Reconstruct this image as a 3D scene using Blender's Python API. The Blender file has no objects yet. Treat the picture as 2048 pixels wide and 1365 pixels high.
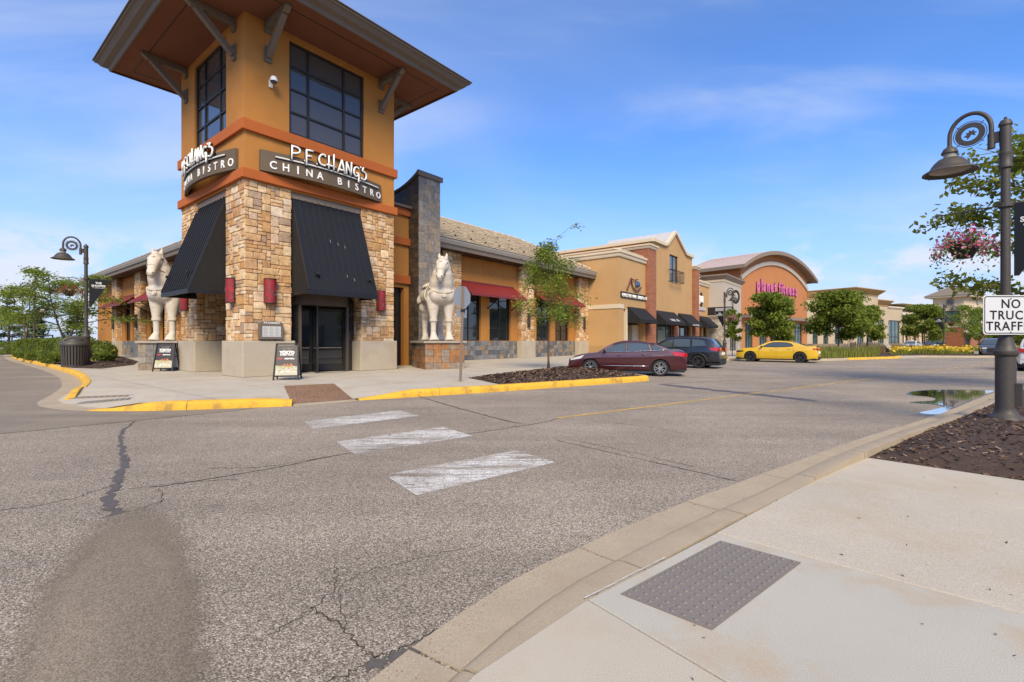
import bpy, bmesh, math, random
import numpy as np
from mathutils import Vector, Matrix, noise as mnoise
R = math.radians
S = bpy.context.scene
COL = S.collection
random.seed(7); np.random.seed(7)

# ------------------------------------------------------------------ camera
cam = bpy.data.cameras.new('camera'); camo = bpy.data.objects.new('camera', cam); COL.objects.link(camo)
cam.sensor_width = 36.0; cam.lens = 16.7; cam.clip_start = 0.05; cam.clip_end = 3000
camo.location = (0, 0, 1.46); camo.rotation_euler = (R(90), 0, 0)
S.camera = camo

# ------------------------------------------------------------------ sky + sun
SUN_EL, SUN_AZ = 42.0, 175.0      # azimuth clockwise from +Y (north): sun stands behind the viewer
w = bpy.data.worlds.new('World'); S.world = w; w.use_nodes = True
nt = w.node_tree; nt.nodes.clear(); N = nt.nodes; L = nt.links
out = N.new('ShaderNodeOutputWorld'); bg = N.new('ShaderNodeBackground'); bg.inputs['Strength'].default_value = 0.082
sky = N.new('ShaderNodeTexSky'); sky.sky_type = 'NISHITA'; sky.sun_disc = False
sky.sun_elevation = R(SUN_EL); sky.sun_rotation = R(SUN_AZ); sky.altitude = 200
sky.air_density = 1.0; sky.dust_density = 0.6; sky.ozone_density = 2.0
tc = N.new('ShaderNodeTexCoord'); sep = N.new('ShaderNodeSeparateXYZ'); L.new(tc.outputs['Generated'], sep.inputs[0])
def M_(op, a=None, b=None, c=None):
    n = N.new('ShaderNodeMath'); n.operation = op
    for i, x in enumerate((a, b, c)):
        if x is None: continue
        if isinstance(x, (int, float)): n.inputs[i].default_value = x
        else: L.new(x, n.inputs[i])
    return n.outputs[0]
zc = M_('MAXIMUM', M_('ADD', sep.outputs[2], 0.16), 0.05)
cv = N.new('ShaderNodeCombineXYZ')
L.new(M_('DIVIDE', sep.outputs[0], zc), cv.inputs[0]); L.new(M_('DIVIDE', sep.outputs[1], zc), cv.inputs[1])
def cloud(scale, rot, sx, sy, lo, hi, detail, rough, dist=0.0, seed=0.0):
    mp = N.new('ShaderNodeMapping'); mp.inputs['Rotation'].default_value = (0, 0, R(rot)); mp.inputs['Scale'].default_value = (sx, sy, 1)
    mp.inputs['Location'].default_value = (seed, seed*0.7, seed*0.3)
    L.new(cv.outputs[0], mp.inputs[0])
    n = N.new('ShaderNodeTexNoise'); n.inputs['Scale'].default_value = scale; n.inputs['Detail'].default_value = detail
    n.inputs['Roughness'].default_value = rough; n.inputs['Distortion'].default_value = dist
    L.new(mp.outputs[0], n.inputs['Vector'])
    r = N.new('ShaderNodeMapRange'); r.interpolation_type = 'SMOOTHSTEP'
    r.inputs['From Min'].default_value = lo; r.inputs['From Max'].default_value = hi
    L.new(n.outputs['Fac'], r.inputs['Value'])
    return r.outputs[0]
wisp = M_('MULTIPLY', cloud(1.1, 35, 0.55, 1.5, 0.47, 0.80, 7, 0.55, 0.5, 3.1), 0.42)
veil = M_('MULTIPLY', cloud(0.45, 10, 1, 1.3, 0.46, 0.80, 4, 0.5, 0.2, 8.3), 0.32)
cum = N.new('ShaderNodeTexNoise'); cum.inputs['Scale'].default_value = 7.0; cum.inputs['Detail'].default_value = 7; cum.inputs['Roughness'].default_value = 0.52
mpc = N.new('ShaderNodeMapping'); mpc.inputs['Scale'].default_value = (1, 1, 1.9); mpc.inputs['Location'].default_value = (2.35, 0.4, 0.0)
L.new(tc.outputs['Generated'], mpc.inputs[0]); L.new(mpc.outputs[0], cum.inputs['Vector'])
cr = N.new('ShaderNodeMapRange'); cr.interpolation_type = 'SMOOTHSTEP'; cr.inputs['From Min'].default_value = 0.44; cr.inputs['From Max'].default_value = 0.56
L.new(cum.outputs['Fac'], cr.inputs['Value'])
band = N.new('ShaderNodeMapRange'); band.interpolation_type = 'SMOOTHSTEP'; band.inputs['From Min'].default_value = 0.21; band.inputs['From Max'].default_value = 0.12
L.new(sep.outputs[2], band.inputs['Value'])
cumf = M_('MULTIPLY', M_('MULTIPLY', cr.outputs[0], band.outputs[0]), 0.88)
haz = N.new('ShaderNodeMapRange'); haz.interpolation_type = 'SMOOTHERSTEP'; haz.inputs['From Min'].default_value = 0.42; haz.inputs['From Max'].default_value = -0.02
L.new(sep.outputs[2], haz.inputs['Value'])
hz2 = N.new('ShaderNodeMapRange'); hz2.interpolation_type = 'SMOOTHERSTEP'; hz2.inputs['From Min'].default_value = 0.20; hz2.inputs['From Max'].default_value = -0.04; L.new(sep.outputs[2], hz2.inputs['Value'])
hazf = M_('ADD', M_('MULTIPLY', haz.outputs[0], 0.62), M_('MULTIPLY', hz2.outputs[0], 0.26))
tot = M_('MINIMUM', M_('MAXIMUM', M_('ADD', wisp, veil), cumf), 0.92)
mixh = N.new('ShaderNodeMix'); mixh.data_type = 'RGBA'; mixh.inputs[7].default_value = (3.9, 4.55, 6.1, 1); L.new(M_('MINIMUM', hazf, 0.95), mixh.inputs[0])
mix = N.new('ShaderNodeMix'); mix.data_type = 'RGBA'; mix.inputs[7].default_value = (5.4, 5.75, 6.5, 1)
tint = N.new('ShaderNodeMix'); tint.data_type = 'RGBA'; tint.blend_type = 'MULTIPLY'; tint.inputs[0].default_value = 1.0
tint.inputs[7].default_value = (0.72, 1.14, 1.72, 1)
L.new(sky.outputs[0], tint.inputs[6]); L.new(tint.outputs[2], mixh.inputs[6]); L.new(mixh.outputs[2], mix.inputs[6])
L.new(tot, mix.inputs[0]); L.new(mix.outputs[2], bg.inputs[0]); L.new(bg.outputs[0], out.inputs[0])

sun = bpy.data.lights.new('sun', 'SUN'); suno = bpy.data.objects.new('sun', sun); COL.objects.link(suno)
sun.energy = 2.9; sun.angle = R(28); sun.color = (1.0, 0.828, 0.54)
az = R(SUN_AZ); el = R(SUN_EL)
sd = Vector((math.sin(az)*math.cos(el), math.cos(az)*math.cos(el), math.sin(el)))
suno.rotation_euler = sd.to_track_quat('Z', 'Y').to_euler(); suno.location = (0, 0, 60)

S.view_settings.view_transform = 'Standard'; S.view_settings.look = 'None'
S.view_settings.exposure = 0.86; S.view_settings.gamma = 1.0; S.view_settings.use_curve_mapping = False
S.cycles.use_denoising = True
S.cycles.max_bounces = 6; S.cycles.diffuse_bounces = 3; S.cycles.glossy_bounces = 3; S.cycles.transmission_bounces = 4; S.cycles.transparent_max_bounces = 6
S.cycles.caustics_reflective = False; S.cycles.caustics_refractive = False

# ------------------------------------------------------------------ helpers
class MB:
    def __init__(s, M=None): s.v = []; s.f = []; s.M = M
    def pt(s, p):
        p = Vector(p)
        if s.M is not None: p = s.M @ p
        s.v.append(tuple(p)); return len(s.v)-1
    def poly(s, pts):
        s.f.append(tuple([s.pt(p) for p in pts])); return s
    def box(s, x0, x1, y0, y1, z0, z1):
        i = [s.pt(p) for p in ((x0,y0,z0),(x1,y0,z0),(x1,y1,z0),(x0,y1,z0),(x0,y0,z1),(x1,y0,z1),(x1,y1,z1),(x0,y1,z1))]
        for a in ((3,2,1,0),(4,5,6,7),(0,1,5,4),(1,2,6,5),(2,3,7,6),(3,0,4,7)): s.f.append(tuple(i[k] for k in a))
        return s
    def bar(s, a, b, w, h, up=(0,0,1)):
        a = Vector(a); b = Vector(b); d = (b-a).normalized(); up = Vector(up)
        if abs(d.dot(up)) > .98: up = Vector((1,0,0))
        x = d.cross(up).normalized(); y = x.cross(d).normalized()
        i = []
        for p in (a, b):
            for (q, r) in ((-1,-1),(1,-1),(1,1),(-1,1)): i.append(s.pt(p + x*q*w/2 + y*r*h/2))
        for a_ in ((3,2,1,0),(4,5,6,7),(0,1,5,4),(1,2,6,5),(2,3,7,6),(3,0,4,7)): s.f.append(tuple(i[k] for k in a_))
        return s
    def prism(s, pts, fn0, fn1):
        """closed outline pts (2-D); fn0/fn1 map an outline point to its two ends"""
        a = [s.pt(fn0(p)) for p in pts]; b = [s.pt(fn1(p)) for p in pts]; n = len(pts)
        s.f.append(tuple(a[::-1])); s.f.append(tuple(b))
        for k in range(n): s.f.append((a[k], a[(k+1)%n], b[(k+1)%n], b[k]))
        return s
    def tube(s, pts, rad, n=8, caps=True):
        pts = [Vector(p) for p in pts]; m = len(pts)
        if not isinstance(rad, (list, tuple)): rad = [rad]*m
        rings = []; px = None
        for k in range(m):
            d = (pts[min(k+1, m-1)] - pts[max(k-1, 0)])
            d = d.normalized() if d.length > 1e-9 else Vector((0,0,1))
            if px is None:
                px = d.cross(Vector((0,0,1)))
                if px.length < .05: px = d.cross(Vector((0,1,0)))
            px = (px - d*px.dot(d)).normalized(); py = d.cross(px)
            rings.append([s.pt(pts[k] + (px*math.cos(2*math.pi*j/n) + py*math.sin(2*math.pi*j/n))*rad[k]) for j in range(n)])
        for k in range(m-1):
            for j in range(n):
                s.f.append((rings[k][j], rings[k][(j+1)%n], rings[k+1][(j+1)%n], rings[k+1][j]))
        if caps: s.f.append(tuple(rings[0][::-1])); s.f.append(tuple(rings[-1]))
        return s
    def lathe(s, prof, n=20, c=(0,0,0), a0=0, a1=360):
        full = abs(a1-a0) >= 360; rings = []
        for (r, z) in prof:
            rings.append([s.pt((c[0]+r*math.cos(R(a0+(a1-a0)*j/n)), c[1]+r*math.sin(R(a0+(a1-a0)*j/n)), c[2]+z)) for j in range(n if full else n+1)])
        for k in range(len(prof)-1):
            for j in range(n):
                j2 = (j+1) % n if full else j+1
                s.f.append((rings[k][j], rings[k][j2], rings[k+1][j2], rings[k+1][j]))
        return s
    def ell(s, c, r, nu=12, nv=8):
        c = Vector(c); rows = []
        for i in range(1, nv):
            t = math.pi*i/nv
            rows.append([s.pt(c + Vector((r[0]*math.sin(t)*math.cos(2*math.pi*j/nu), r[1]*math.sin(t)*math.sin(2*math.pi*j/nu), r[2]*math.cos(t)))) for j in range(nu)])
        t = s.pt(c+Vector((0,0,r[2]))); b = s.pt(c-Vector((0,0,r[2])))
        for j in range(nu):
            s.f.append((t, rows[0][j], rows[0][(j+1)%nu])); s.f.append((b, rows[-1][(j+1)%nu], rows[-1][j]))
        for i in range(len(rows)-1):
            for j in range(nu): s.f.append((rows[i][j], rows[i+1][j], rows[i+1][(j+1)%nu], rows[i][(j+1)%nu]))
        return s
    def grid(s, fn, nu, nv):
        i = [[s.pt(fn(a/nu, b/nv)) for b in range(nv+1)] for a in range(nu+1)]
        for a in range(nu):
            for b in range(nv): s.f.append((i[a][b], i[a+1][b], i[a+1][b+1], i[a][b+1]))
        return s
    def facade(s, x0, x1, z0, z1, ops, y=0.0, d=0.25, top=None):
        """wall in the plane y with rectangular openings (a,b,c,d); reveals go to y+d"""
        xs = sorted({x0, x1, *[o[0] for o in ops], *[o[1] for o in ops]}); zs = sorted({z0, z1, *[o[2] for o in ops], *[o[3] for o in ops]})
        for a, b in zip(xs, xs[1:]):
            for c, e in zip(zs, zs[1:]):
                mx, mz = (a+b)/2, (c+e)/2
                if any(o[0] < mx < o[1] and o[2] < mz < o[3] for o in ops): continue
                s.poly([(a,y,c),(b,y,c),(b,y,e),(a,y,e)])
        for (a, b, c, e) in ops:
            s.poly([(a,y,c),(a,y,e),(a,y+d,e),(a,y+d,c)]); s.poly([(b,y,c),(b,y+d,c),(b,y+d,e),(b,y,e)])
            s.poly([(a,y,e),(b,y,e),(b,y+d,e),(a,y+d,e)]); s.poly([(a,y,c),(a,y+d,c),(b,y+d,c),(b,y,c)])
        return s
    def mesh(s, name, fix=True):
        me = bpy.data.meshes.new(name); me.from_pydata(s.v, [], s.f)
        if fix:
            bm = bmesh.new(); bm.from_mesh(me); bmesh.ops.remove_doubles(bm, verts=bm.verts, dist=1e-5)
            bmesh.ops.recalc_face_normals(bm, faces=bm.faces); bm.to_mesh(me); bm.free()
        me.update(); return me
    def build(s, name, mat, parent=None, smooth=False, loc=None, rot=None, fix=True, bevel=0, kind=None):
        return link(name, s.mesh(name, fix), mat, parent, smooth, loc, rot, bevel, kind)

def link(name, me, mat, parent=None, smooth=False, loc=None, rot=None, bevel=0, kind=None):
    o = bpy.data.objects.new(name, me); COL.objects.link(o)
    if mat is not None and len(me.materials) == 0: me.materials.append(mat)
    if smooth:
        me.polygons.foreach_set('use_smooth', [True]*len(me.polygons))
        if smooth == 'auto': me.set_sharp_from_angle(angle=R(38))
    if parent is not None: o.parent = parent
    if loc is not None: o.location = loc
    if rot is not None: o.rotation_euler = rot
    if bevel:
        b = o.modifiers.new('bevel', 'BEVEL'); b.width = bevel; b.segments = 2; b.limit_method = 'ANGLE'; b.angle_limit = R(40)
    if kind: o['kind'] = kind
    return o
def tag(o, label, cat, group=None):
    o['label'] = label; o['category'] = cat
    if group: o['group'] = group
    return o
def thing(name, label, cat, loc=(0,0,0), rz=0.0, group=None):
    o = bpy.data.objects.new(name, None); COL.objects.link(o); o.location = loc; o.rotation_euler = (0,0,rz)
    o.empty_display_size = .2
    return tag(o, label, cat, group)
def dup(root, loc, rz=None, label=None, scale=None):
    def cp(o, par):
        c = o.copy(); COL.objects.link(c)
        if par is not None: c.parent = par
        for ch in list(o.children): cp(ch, c)
        return c
    r = cp(root, None); r.location = loc
    if rz is not None: r.rotation_euler = (0,0,rz)
    if scale: r.scale = (scale,)*3
    if label: r['label'] = label
    return r
def smoothpath(pts, n=8, closed=False):
    """Catmull-Rom through pts"""
    P = [Vector(p) for p in pts]; m = len(P); o = []
    rng = range(m if closed else m-1)
    for i in rng:
        p0 = P[(i-1) % m] if (closed or i > 0) else P[0]*2-P[1]
        p1 = P[i]; p2 = P[(i+1) % m]
        p3 = P[(i+2) % m] if (closed or i+2 < m) else P[-1]*2-P[-2]
        for k in range(n):
            t = k/n; o.append(0.5*((2*p1)+(p2-p0)*t+(2*p0-5*p1+4*p2-p3)*t*t+(3*p1-p0-3*p2+p3)*t*t*t))
    if not closed: o.append(P[-1])
    return o

# ------------------------------------------------------------------ materials
def newmat(name):
    m = bpy.data.materials.new(name); m.use_nodes = True; n = m.node_tree.nodes; l = m.node_tree.links
    return m, n, l, n['Principled BSDF']
def c4(c, k=1.0): return (min(c[0]*k,1), min(c[1]*k,1), min(c[2]*k,1), 1)
def pm(name, col, rough=.8, var=.14, ns=1.5, bump=.12, bs=45, metal=0.0, coat=0.0, spec=.4, rand=0.0, stain=None, stain_s=.6, fine=.08):
    m, n, l, b = newmat(name)
    t = n.new('ShaderNodeTexCoord')
    a = n.new('ShaderNodeTexNoise'); a.inputs['Scale'].default_value = ns; a.inputs['Detail'].default_value = 6; a.inputs['Roughness'].default_value = .62
    l.new(t.outputs['Object'], a.inputs['Vector'])
    rp = n.new('ShaderNodeMix'); rp.data_type = 'RGBA'; rp.inputs[6].default_value = c4(col, 1-var*1.6); rp.inputs[7].default_value = c4(col, 1+var*1.6)
    l.new(a.outputs['Fac'], rp.inputs[0]); cur = rp.outputs[2]
    f = n.new('ShaderNodeTexNoise'); f.inputs['Scale'].default_value = bs; f.inputs['Detail'].default_value = 3
    l.new(t.outputs['Object'], f.inputs['Vector'])
    if fine:
        mx = n.new('ShaderNodeMix'); mx.data_type = 'RGBA'; mx.blend_type = 'OVERLAY'; mx.inputs[0].default_value = min(1, fine*4)
        l.new(cur, mx.inputs[6]); l.new(f.outputs['Fac'], mx.inputs[7]); cur = mx.outputs[2]
    if stain:
        s = n.new('ShaderNodeTexNoise'); s.inputs['Scale'].default_value = stain_s; s.inputs['Detail'].default_value = 7; s.inputs['Roughness'].default_value = .7
        l.new(t.outputs['Object'], s.inputs['Vector'])
        mr = n.new('ShaderNodeMapRange'); mr.inputs['From Min'].default_value = .51; mr.inputs['From Max'].default_value = .70; mr.inputs['To Max'].default_value = stain[3]
        l.new(s.outputs['Fac'], mr.inputs['Value'])
        mx = n.new('ShaderNodeMix'); mx.data_type = 'RGBA'; mx.inputs[7].default_value = c4(stain)
        l.new(mr.outputs[0], mx.inputs[0]); l.new(cur, mx.inputs[6]); cur = mx.outputs[2]
    if rand:
        oi = n.new('ShaderNodeObjectInfo'); hs = n.new('ShaderNodeHueSaturation')
        mr = n.new('ShaderNodeMapRange'); mr.inputs['To Min'].default_value = 1-rand; mr.inputs['To Max'].default_value = 1+rand
        l.new(oi.outputs['Random'], mr.inputs['Value']); l.new(mr.outputs[0], hs.inputs['Value']); l.new(cur, hs.inputs['Color']); cur = hs.outputs[0]
    l.new(cur, b.inputs['Base Color'])
    b.inputs['Roughness'].default_value = rough; b.inputs['Metallic'].default_value = metal
    b.inputs['Specular IOR Level'].default_value = spec; b.inputs['Coat Weight'].default_value = coat; b.inputs['Coat Roughness'].default_value = .04
    if bump:
        bp = n.new('ShaderNodeBump'); bp.inputs['Strength'].default_value = bump; bp.inputs['Distance'].default_value = .01
        l.new(f.outputs['Fac'], bp.inputs['Height']); l.new(bp.outputs[0], b.inputs['Normal'])
    return m
def flat(name, col, rough=.6, metal=0.0, spec=.4, coat=0.0):
    m, n, l, b = newmat(name)
    b.inputs['Base Color'].default_value = c4(col); b.inputs['Roughness'].default_value = rough; b.inputs['Metallic'].default_value = metal
    b.inputs['Specular IOR Level'].default_value = spec; b.inputs['Coat Weight'].default_value = coat; b.inputs['Coat Roughness'].default_value = .04
    return m
def palette(name, cols, source='Object', rough=.8, var=.2, ns=6, bump=.4, bs=25, spec=.35, scale=None):
    """base colour picked per object (or per island) from a row of real colours, with mottling"""
    m, n, l, b = newmat(name); t = n.new('ShaderNodeTexCoord')
    if source == 'Object': oi = n.new('ShaderNodeObjectInfo'); src = oi.outputs['Random']
    else: oi = n.new('ShaderNodeNewGeometry'); src = oi.outputs['Random Per Island']
    cr = n.new('ShaderNodeValToRGB'); cr.color_ramp.interpolation = 'CONSTANT'; e = cr.color_ramp.elements
    while len(e) < len(cols): e.new(0.5)
    for k, c in enumerate(cols): e[k].position = k/len(cols); e[k].color = c4(c)
    l.new(src, cr.inputs[0])
    geo = n.new('ShaderNodeNewGeometry')
    a = n.new('ShaderNodeTexNoise'); a.inputs['Scale'].default_value = ns; a.inputs['Detail'].default_value = 6; a.inputs['Roughness'].default_value = .65
    l.new(geo.outputs['Position'], a.inputs['Vector'])
    mr = n.new('ShaderNodeMapRange'); mr.inputs['From Min'].default_value = .25; mr.inputs['From Max'].default_value = .75
    mr.inputs['To Min'].default_value = 1-var*1.7; mr.inputs['To Max'].default_value = 1+var*1.7; l.new(a.outputs['Fac'], mr.inputs['Value'])
    hs = n.new('ShaderNodeHueSaturation'); l.new(cr.outputs[0], hs.inputs['Color']); l.new(mr.outputs[0], hs.inputs['Value'])
    l.new(hs.outputs[0], b.inputs['Base Color']); b.inputs['Roughness'].default_value = rough; b.inputs['Specular IOR Level'].default_value = spec
    f = n.new('ShaderNodeTexNoise'); f.inputs['Scale'].default_value = bs; f.inputs['Detail'].default_value = 5; l.new(geo.outputs['Position'], f.inputs['Vector'])
    bp = n.new('ShaderNodeBump'); bp.inputs['Strength'].default_value = bump; bp.inputs['Distance'].default_value = .02
    l.new(f.outputs['Fac'], bp.inputs['Height']); l.new(bp.outputs[0], b.inputs['Normal'])
    return m
def leafmat(name, cols, trans=.35, rough=.55):
    m, n, l, b = newmat(name)
    g = n.new('ShaderNodeNewGeometry'); cr = n.new('ShaderNodeValToRGB'); e = cr.color_ramp.elements
    while len(e) < len(cols): e.new(.5)
    for k, c in enumerate(cols): e[k].position = k/max(1, len(cols)-1); e[k].color = c4(c)
    l.new(g.outputs['Random Per Island'], cr.inputs[0])
    l.new(cr.outputs[0], b.inputs['Base Color']); b.inputs['Roughness'].default_value = rough; b.inputs['Specular IOR Level'].default_value = .3
    tr = n.new('ShaderNodeBsdfTranslucent'); l.new(cr.outputs[0], tr.inputs[0])
    mx = n.new('ShaderNodeMixShader'); mx.inputs[0].default_value = trans
    l.new(b.outputs[0], mx.inputs[1]); l.new(tr.outputs[0], mx.inputs[2]); l.new(mx.outputs[0], n['Material Output'].inputs[0])
    return m
def glassmat(name, col=(.02,.024,.026), rough=.04, spec=.75, wav=.0):
    m, n, l, b = newmat(name)
    b.inputs['Base Color'].default_value = c4(col); b.inputs['Roughness'].default_value = rough; b.inputs['Specular IOR Level'].default_value = spec
    b.inputs['Coat Weight'].default_value = .5; b.inputs['Coat Roughness'].default_value = .02
    if wav:
        t = n.new('ShaderNodeTexCoord'); f = n.new('ShaderNodeTexNoise'); f.inputs['Scale'].default_value = .8; l.new(t.outputs['Object'], f.inputs['Vector'])
        bp = n.new('ShaderNodeBump'); bp.inputs['Strength'].default_value = wav; bp.inputs['Distance'].default_value = .05
        l.new(f.outputs['Fac'], bp.inputs['Height']); l.new(bp.outputs[0], b.inputs['Normal'])
    return m

MT = dict(
 stucco = pm('stucco_ochre', (.45,.192,.042), .9, .10, .9, .5, 90, fine=.18, stain=(.36,.15,.035,.45), stain_s=.8),
 rust = pm('stucco_rust', (.42,.108,.024), .9, .09, .9, .5, 90, fine=.16),
 tan = pm('stucco_tan', (.47,.285,.125), .9, .08, .5, .4, 70, fine=.12, stain=(.40,.24,.11,.5), stain_s=.35),
 cream = pm('stucco_cream', (.58,.47,.32), .9, .06, .5, .3, 70),
 beige = pm('stucco_beige', (.46,.37,.26), .9, .07, .4, .3, 60),
 trim = pm('trim_cream', (.60,.50,.36), .85, .06, .8, .2, 60),
 greystucco = pm('stucco_grey', (.43,.38,.33), .9, .06, .5, .3, 60),
 orange = pm('stucco_orange', (.43,.175,.065), .9, .06, .5, .3, 60),
 cornice = pm('cornice_ochre', (.38,.24,.10), .85, .06, .5, .2, 60),
 taupe = pm('trim_taupe', (.22,.17,.13), .8, .06, .5, .2, 60),
 plinth = pm('cast_plinth', (.43,.37,.285), .88, .10, 1.2, .3, 70, fine=.1, stain=(.30,.20,.12,.35), stain_s=1.3),
 mortar = pm('mortar', (.135,.10,.075), .95, .15, 4, .5, 60),
 stone = palette('ledge_stone', [(.52,.31,.145),(.60,.41,.235),(.48,.27,.11),(.64,.475,.30),(.55,.345,.17),(.45,.255,.125),(.62,.445,.265),(.50,.30,.15),(.58,.38,.19),(.66,.53,.38),(.38,.265,.18),(.56,.40,.27)], rough=.85, var=.24, ns=5, bump=.8, bs=16),
 stonej = palette('ledge_stone_joined', [(.52,.31,.145),(.60,.41,.235),(.48,.27,.11),(.64,.475,.30),(.45,.255,.125),(.62,.445,.265),(.50,.30,.15)], source='Island', rough=.85, var=.24, ns=5, bump=.8, bs=16),
 slate = palette('slate_tile', [(.20,.178,.15),(.25,.215,.17),(.18,.168,.155),(.29,.23,.165),(.21,.19,.17),(.235,.18,.135),(.27,.245,.215)], rough=.6, var=.25, ns=7, bump=.5, bs=14, spec=.3),
 slatej = palette('slate_dado', [(.13,.125,.12),(.19,.18,.17),(.10,.11,.12),(.24,.22,.20),(.17,.15,.125),(.28,.19,.11),(.20,.20,.20)], source='Island', rough=.5, var=.3, ns=6, bump=.5, bs=14, spec=.5),
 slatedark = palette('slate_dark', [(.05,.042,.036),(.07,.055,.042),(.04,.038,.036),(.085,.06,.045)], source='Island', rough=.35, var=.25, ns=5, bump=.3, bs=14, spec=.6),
 slaterust = palette('slate_rust', [(.26,.12,.05),(.23,.175,.13),(.30,.14,.055),(.20,.155,.12),(.31,.17,.085),(.12,.085,.065),(.27,.13,.06),(.24,.20,.16)], rough=.6, var=.25, ns=6, bump=.4, bs=14),
 grout = pm('grout', (.15,.135,.115), .95, .1, 3),
 soffit = pm('soffit_brown', (.175,.068,.036), .9, .10, .8, .4, 120, fine=.12),
 greywood = pm('grey_wood', (.16,.125,.095), .75, .12, 2.5, .3, 40),
 fascia = pm('fascia_brown', (.15,.12,.095), .7, .08, 1.2, .15, 40),
 gutter = pm('gutter_grey', (.30,.27,.235), .5, .05, 1.2, .05, 40),
 roof_tile = palette('roof_tile', [(.48,.39,.275),(.42,.34,.235),(.52,.425,.30),(.45,.37,.26)], source='Island', rough=.85, var=.15, ns=2, bump=.3, bs=30),
 blackmetal = pm('black_metal', (.012,.013,.016), .42, .1, 2, .03, 30, spec=.5),
 awn_black = pm('awning_black_metal', (.012,.012,.014), .5, .2, 1.5, .0, 30, spec=.4),
 awn_side = pm('awning_side', (.012,.011,.011), .8, .1, 2),
 seam = flat('seam_black', (.022,.022,.025), .34),
 maroon_metal = pm('maroon_metal', (.17,.018,.018), .42, .12, 1.5, .05, 30, spec=.5),
 maroon_roof = pm('maroon_tile', (.20,.026,.022), .5, .15, 3, .1, 30),
 darkbrown = pm('dark_brown', (.030,.020,.014), .55, .2, 2, .05, 40),
 bronze = pm('bronze_frame', (.022,.019,.017), .45, .1, 2, .03, 30),
 header = pm('door_header', (.085,.062,.046), .55, .08, 2, .05, 40),
 glass = glassmat('glass_dark'),
 glass2 = glassmat('glass_tower', (.075,.07,.068), .06, .45),
 glassblue = glassmat('glass_shop', (.05,.065,.065), .08, .6),
 glassteal = glassmat('glass_teal', (.04,.09,.09), .1, .5),
 interior = flat('interior_dark', (.030,.024,.020), .9),
 signboard = pm('sign_board', (.115,.085,.058), .8, .10, 2, .2, 60),
 white = flat('white_letter', (.82,.82,.80), .45),
 whiteedge = flat('black_return', (.012,.012,.012), .6),
 pink = flat('pink_letter', (.62,.135,.30), .45),
 black = flat('black', (.008,.008,.009), .5),
 lampmetal = pm('lamp_metal', (.058,.050,.044), .55, .12, 3, .05, 30, spec=.45),
 lampglass = flat('lamp_lens', (.30,.27,.21), .25),
 concrete = pm('concrete', (.445,.40,.325), .92, .11, .7, .10, 260, fine=.2, stain=(.38,.25,.13,.55), stain_s=.9),
 concrete3 = pm('concrete_cool', (.42,.395,.335), .92, .09, .9, .10, 280, fine=.26, stain=(.40,.25,.11,.5), stain_s=1.5),
 concrete2 = pm('concrete_warm', (.445,.395,.315), .92, .10, .8, .10, 280, fine=.26, stain=(.40,.27,.14,.36), stain_s=1.2),
 kerb = pm('kerb_concrete', (.375,.305,.215), .92, .13, 1.6, .2, 220, fine=.16, stain=(.26,.19,.12,.35), stain_s=2.0),
 yellow = pm('kerb_yellow', (.66,.38,.035), .8, .12, 1.6, .2, 90, fine=.14, stain=(.20,.12,.055,.8), stain_s=2.4),
 mulch = pm('mulch', (.062,.038,.026), .95, .5, 12, 1.0, 45),
 brick = None, galv = flat('galvanised', (.36,.38,.40), .45, .5), rubber = flat('tyre_rubber', (.016,.016,.017), .75),
 alu = flat('alloy', (.55,.55,.56), .28, .9), chrome = flat('chrome', (.7,.7,.7), .15, 1.0),
 plastic = flat('black_plastic', (.014,.014,.015), .55), red = flat('tail_red', (.42,.012,.014), .15, coat=.6),
 headl = flat('headlight', (.55,.55,.53), .08, coat=.8), statue = pm('statue_white', (.56,.505,.43), .75, .07, 2.2, .15, 30, stain=(.33,.26,.19,.6), stain_s=3.2),
 bark = pm('bark', (.105,.078,.058), .95, .25, 6, .8, 30),
 leaf_honey = leafmat('leaves_honeylocust', [(.17,.235,.027),(.25,.32,.04),(.13,.19,.023),(.30,.36,.06)], .48),
 leaf_map = leafmat('leaves_maple', [(.13,.185,.022),(.23,.285,.04),(.165,.23,.028),(.31,.33,.06)], .5),
 leaf_hedge = leafmat('leaves_hedge', [(.11,.16,.022),(.17,.22,.032),(.21,.26,.04),(.085,.125,.018)], .35),
 leaf_dark = leafmat('leaves_evergreen', [(.016,.032,.016),(.03,.05,.022),(.022,.04,.018)], .15),
 leaf_right = leafmat('leaves_oak', [(.17,.215,.02),(.24,.28,.03),(.14,.17,.024),(.26,.27,.05)], .5),
 grassm = leafmat('grass_blades', [(.22,.29,.035),(.30,.34,.055),(.32,.30,.09),(.18,.25,.035)], .45),
 plume = leafmat('grass_plumes', [(.26,.17,.09),(.33,.23,.12),(.25,.20,.09)], .35),
 petal_y = leafmat('petals_yellow', [(.75,.52,.03),(.80,.62,.08),(.72,.45,.02)], .3),
 petal_p = leafmat('petals_pink', [(.55,.05,.16),(.62,.10,.24),(.70,.45,.50),(.45,.03,.10)], .3),
 petal_r = leafmat('petals_red', [(.32,.05,.05),(.42,.10,.09),(.25,.04,.04)], .3),
 butt_shade = flat('tile_butt_shade', (.085,.062,.045), .95), tactile = pm('tactile_panel', (.19,.165,.145), .75, .06, 2, .15, 90, fine=.1),
)
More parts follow.
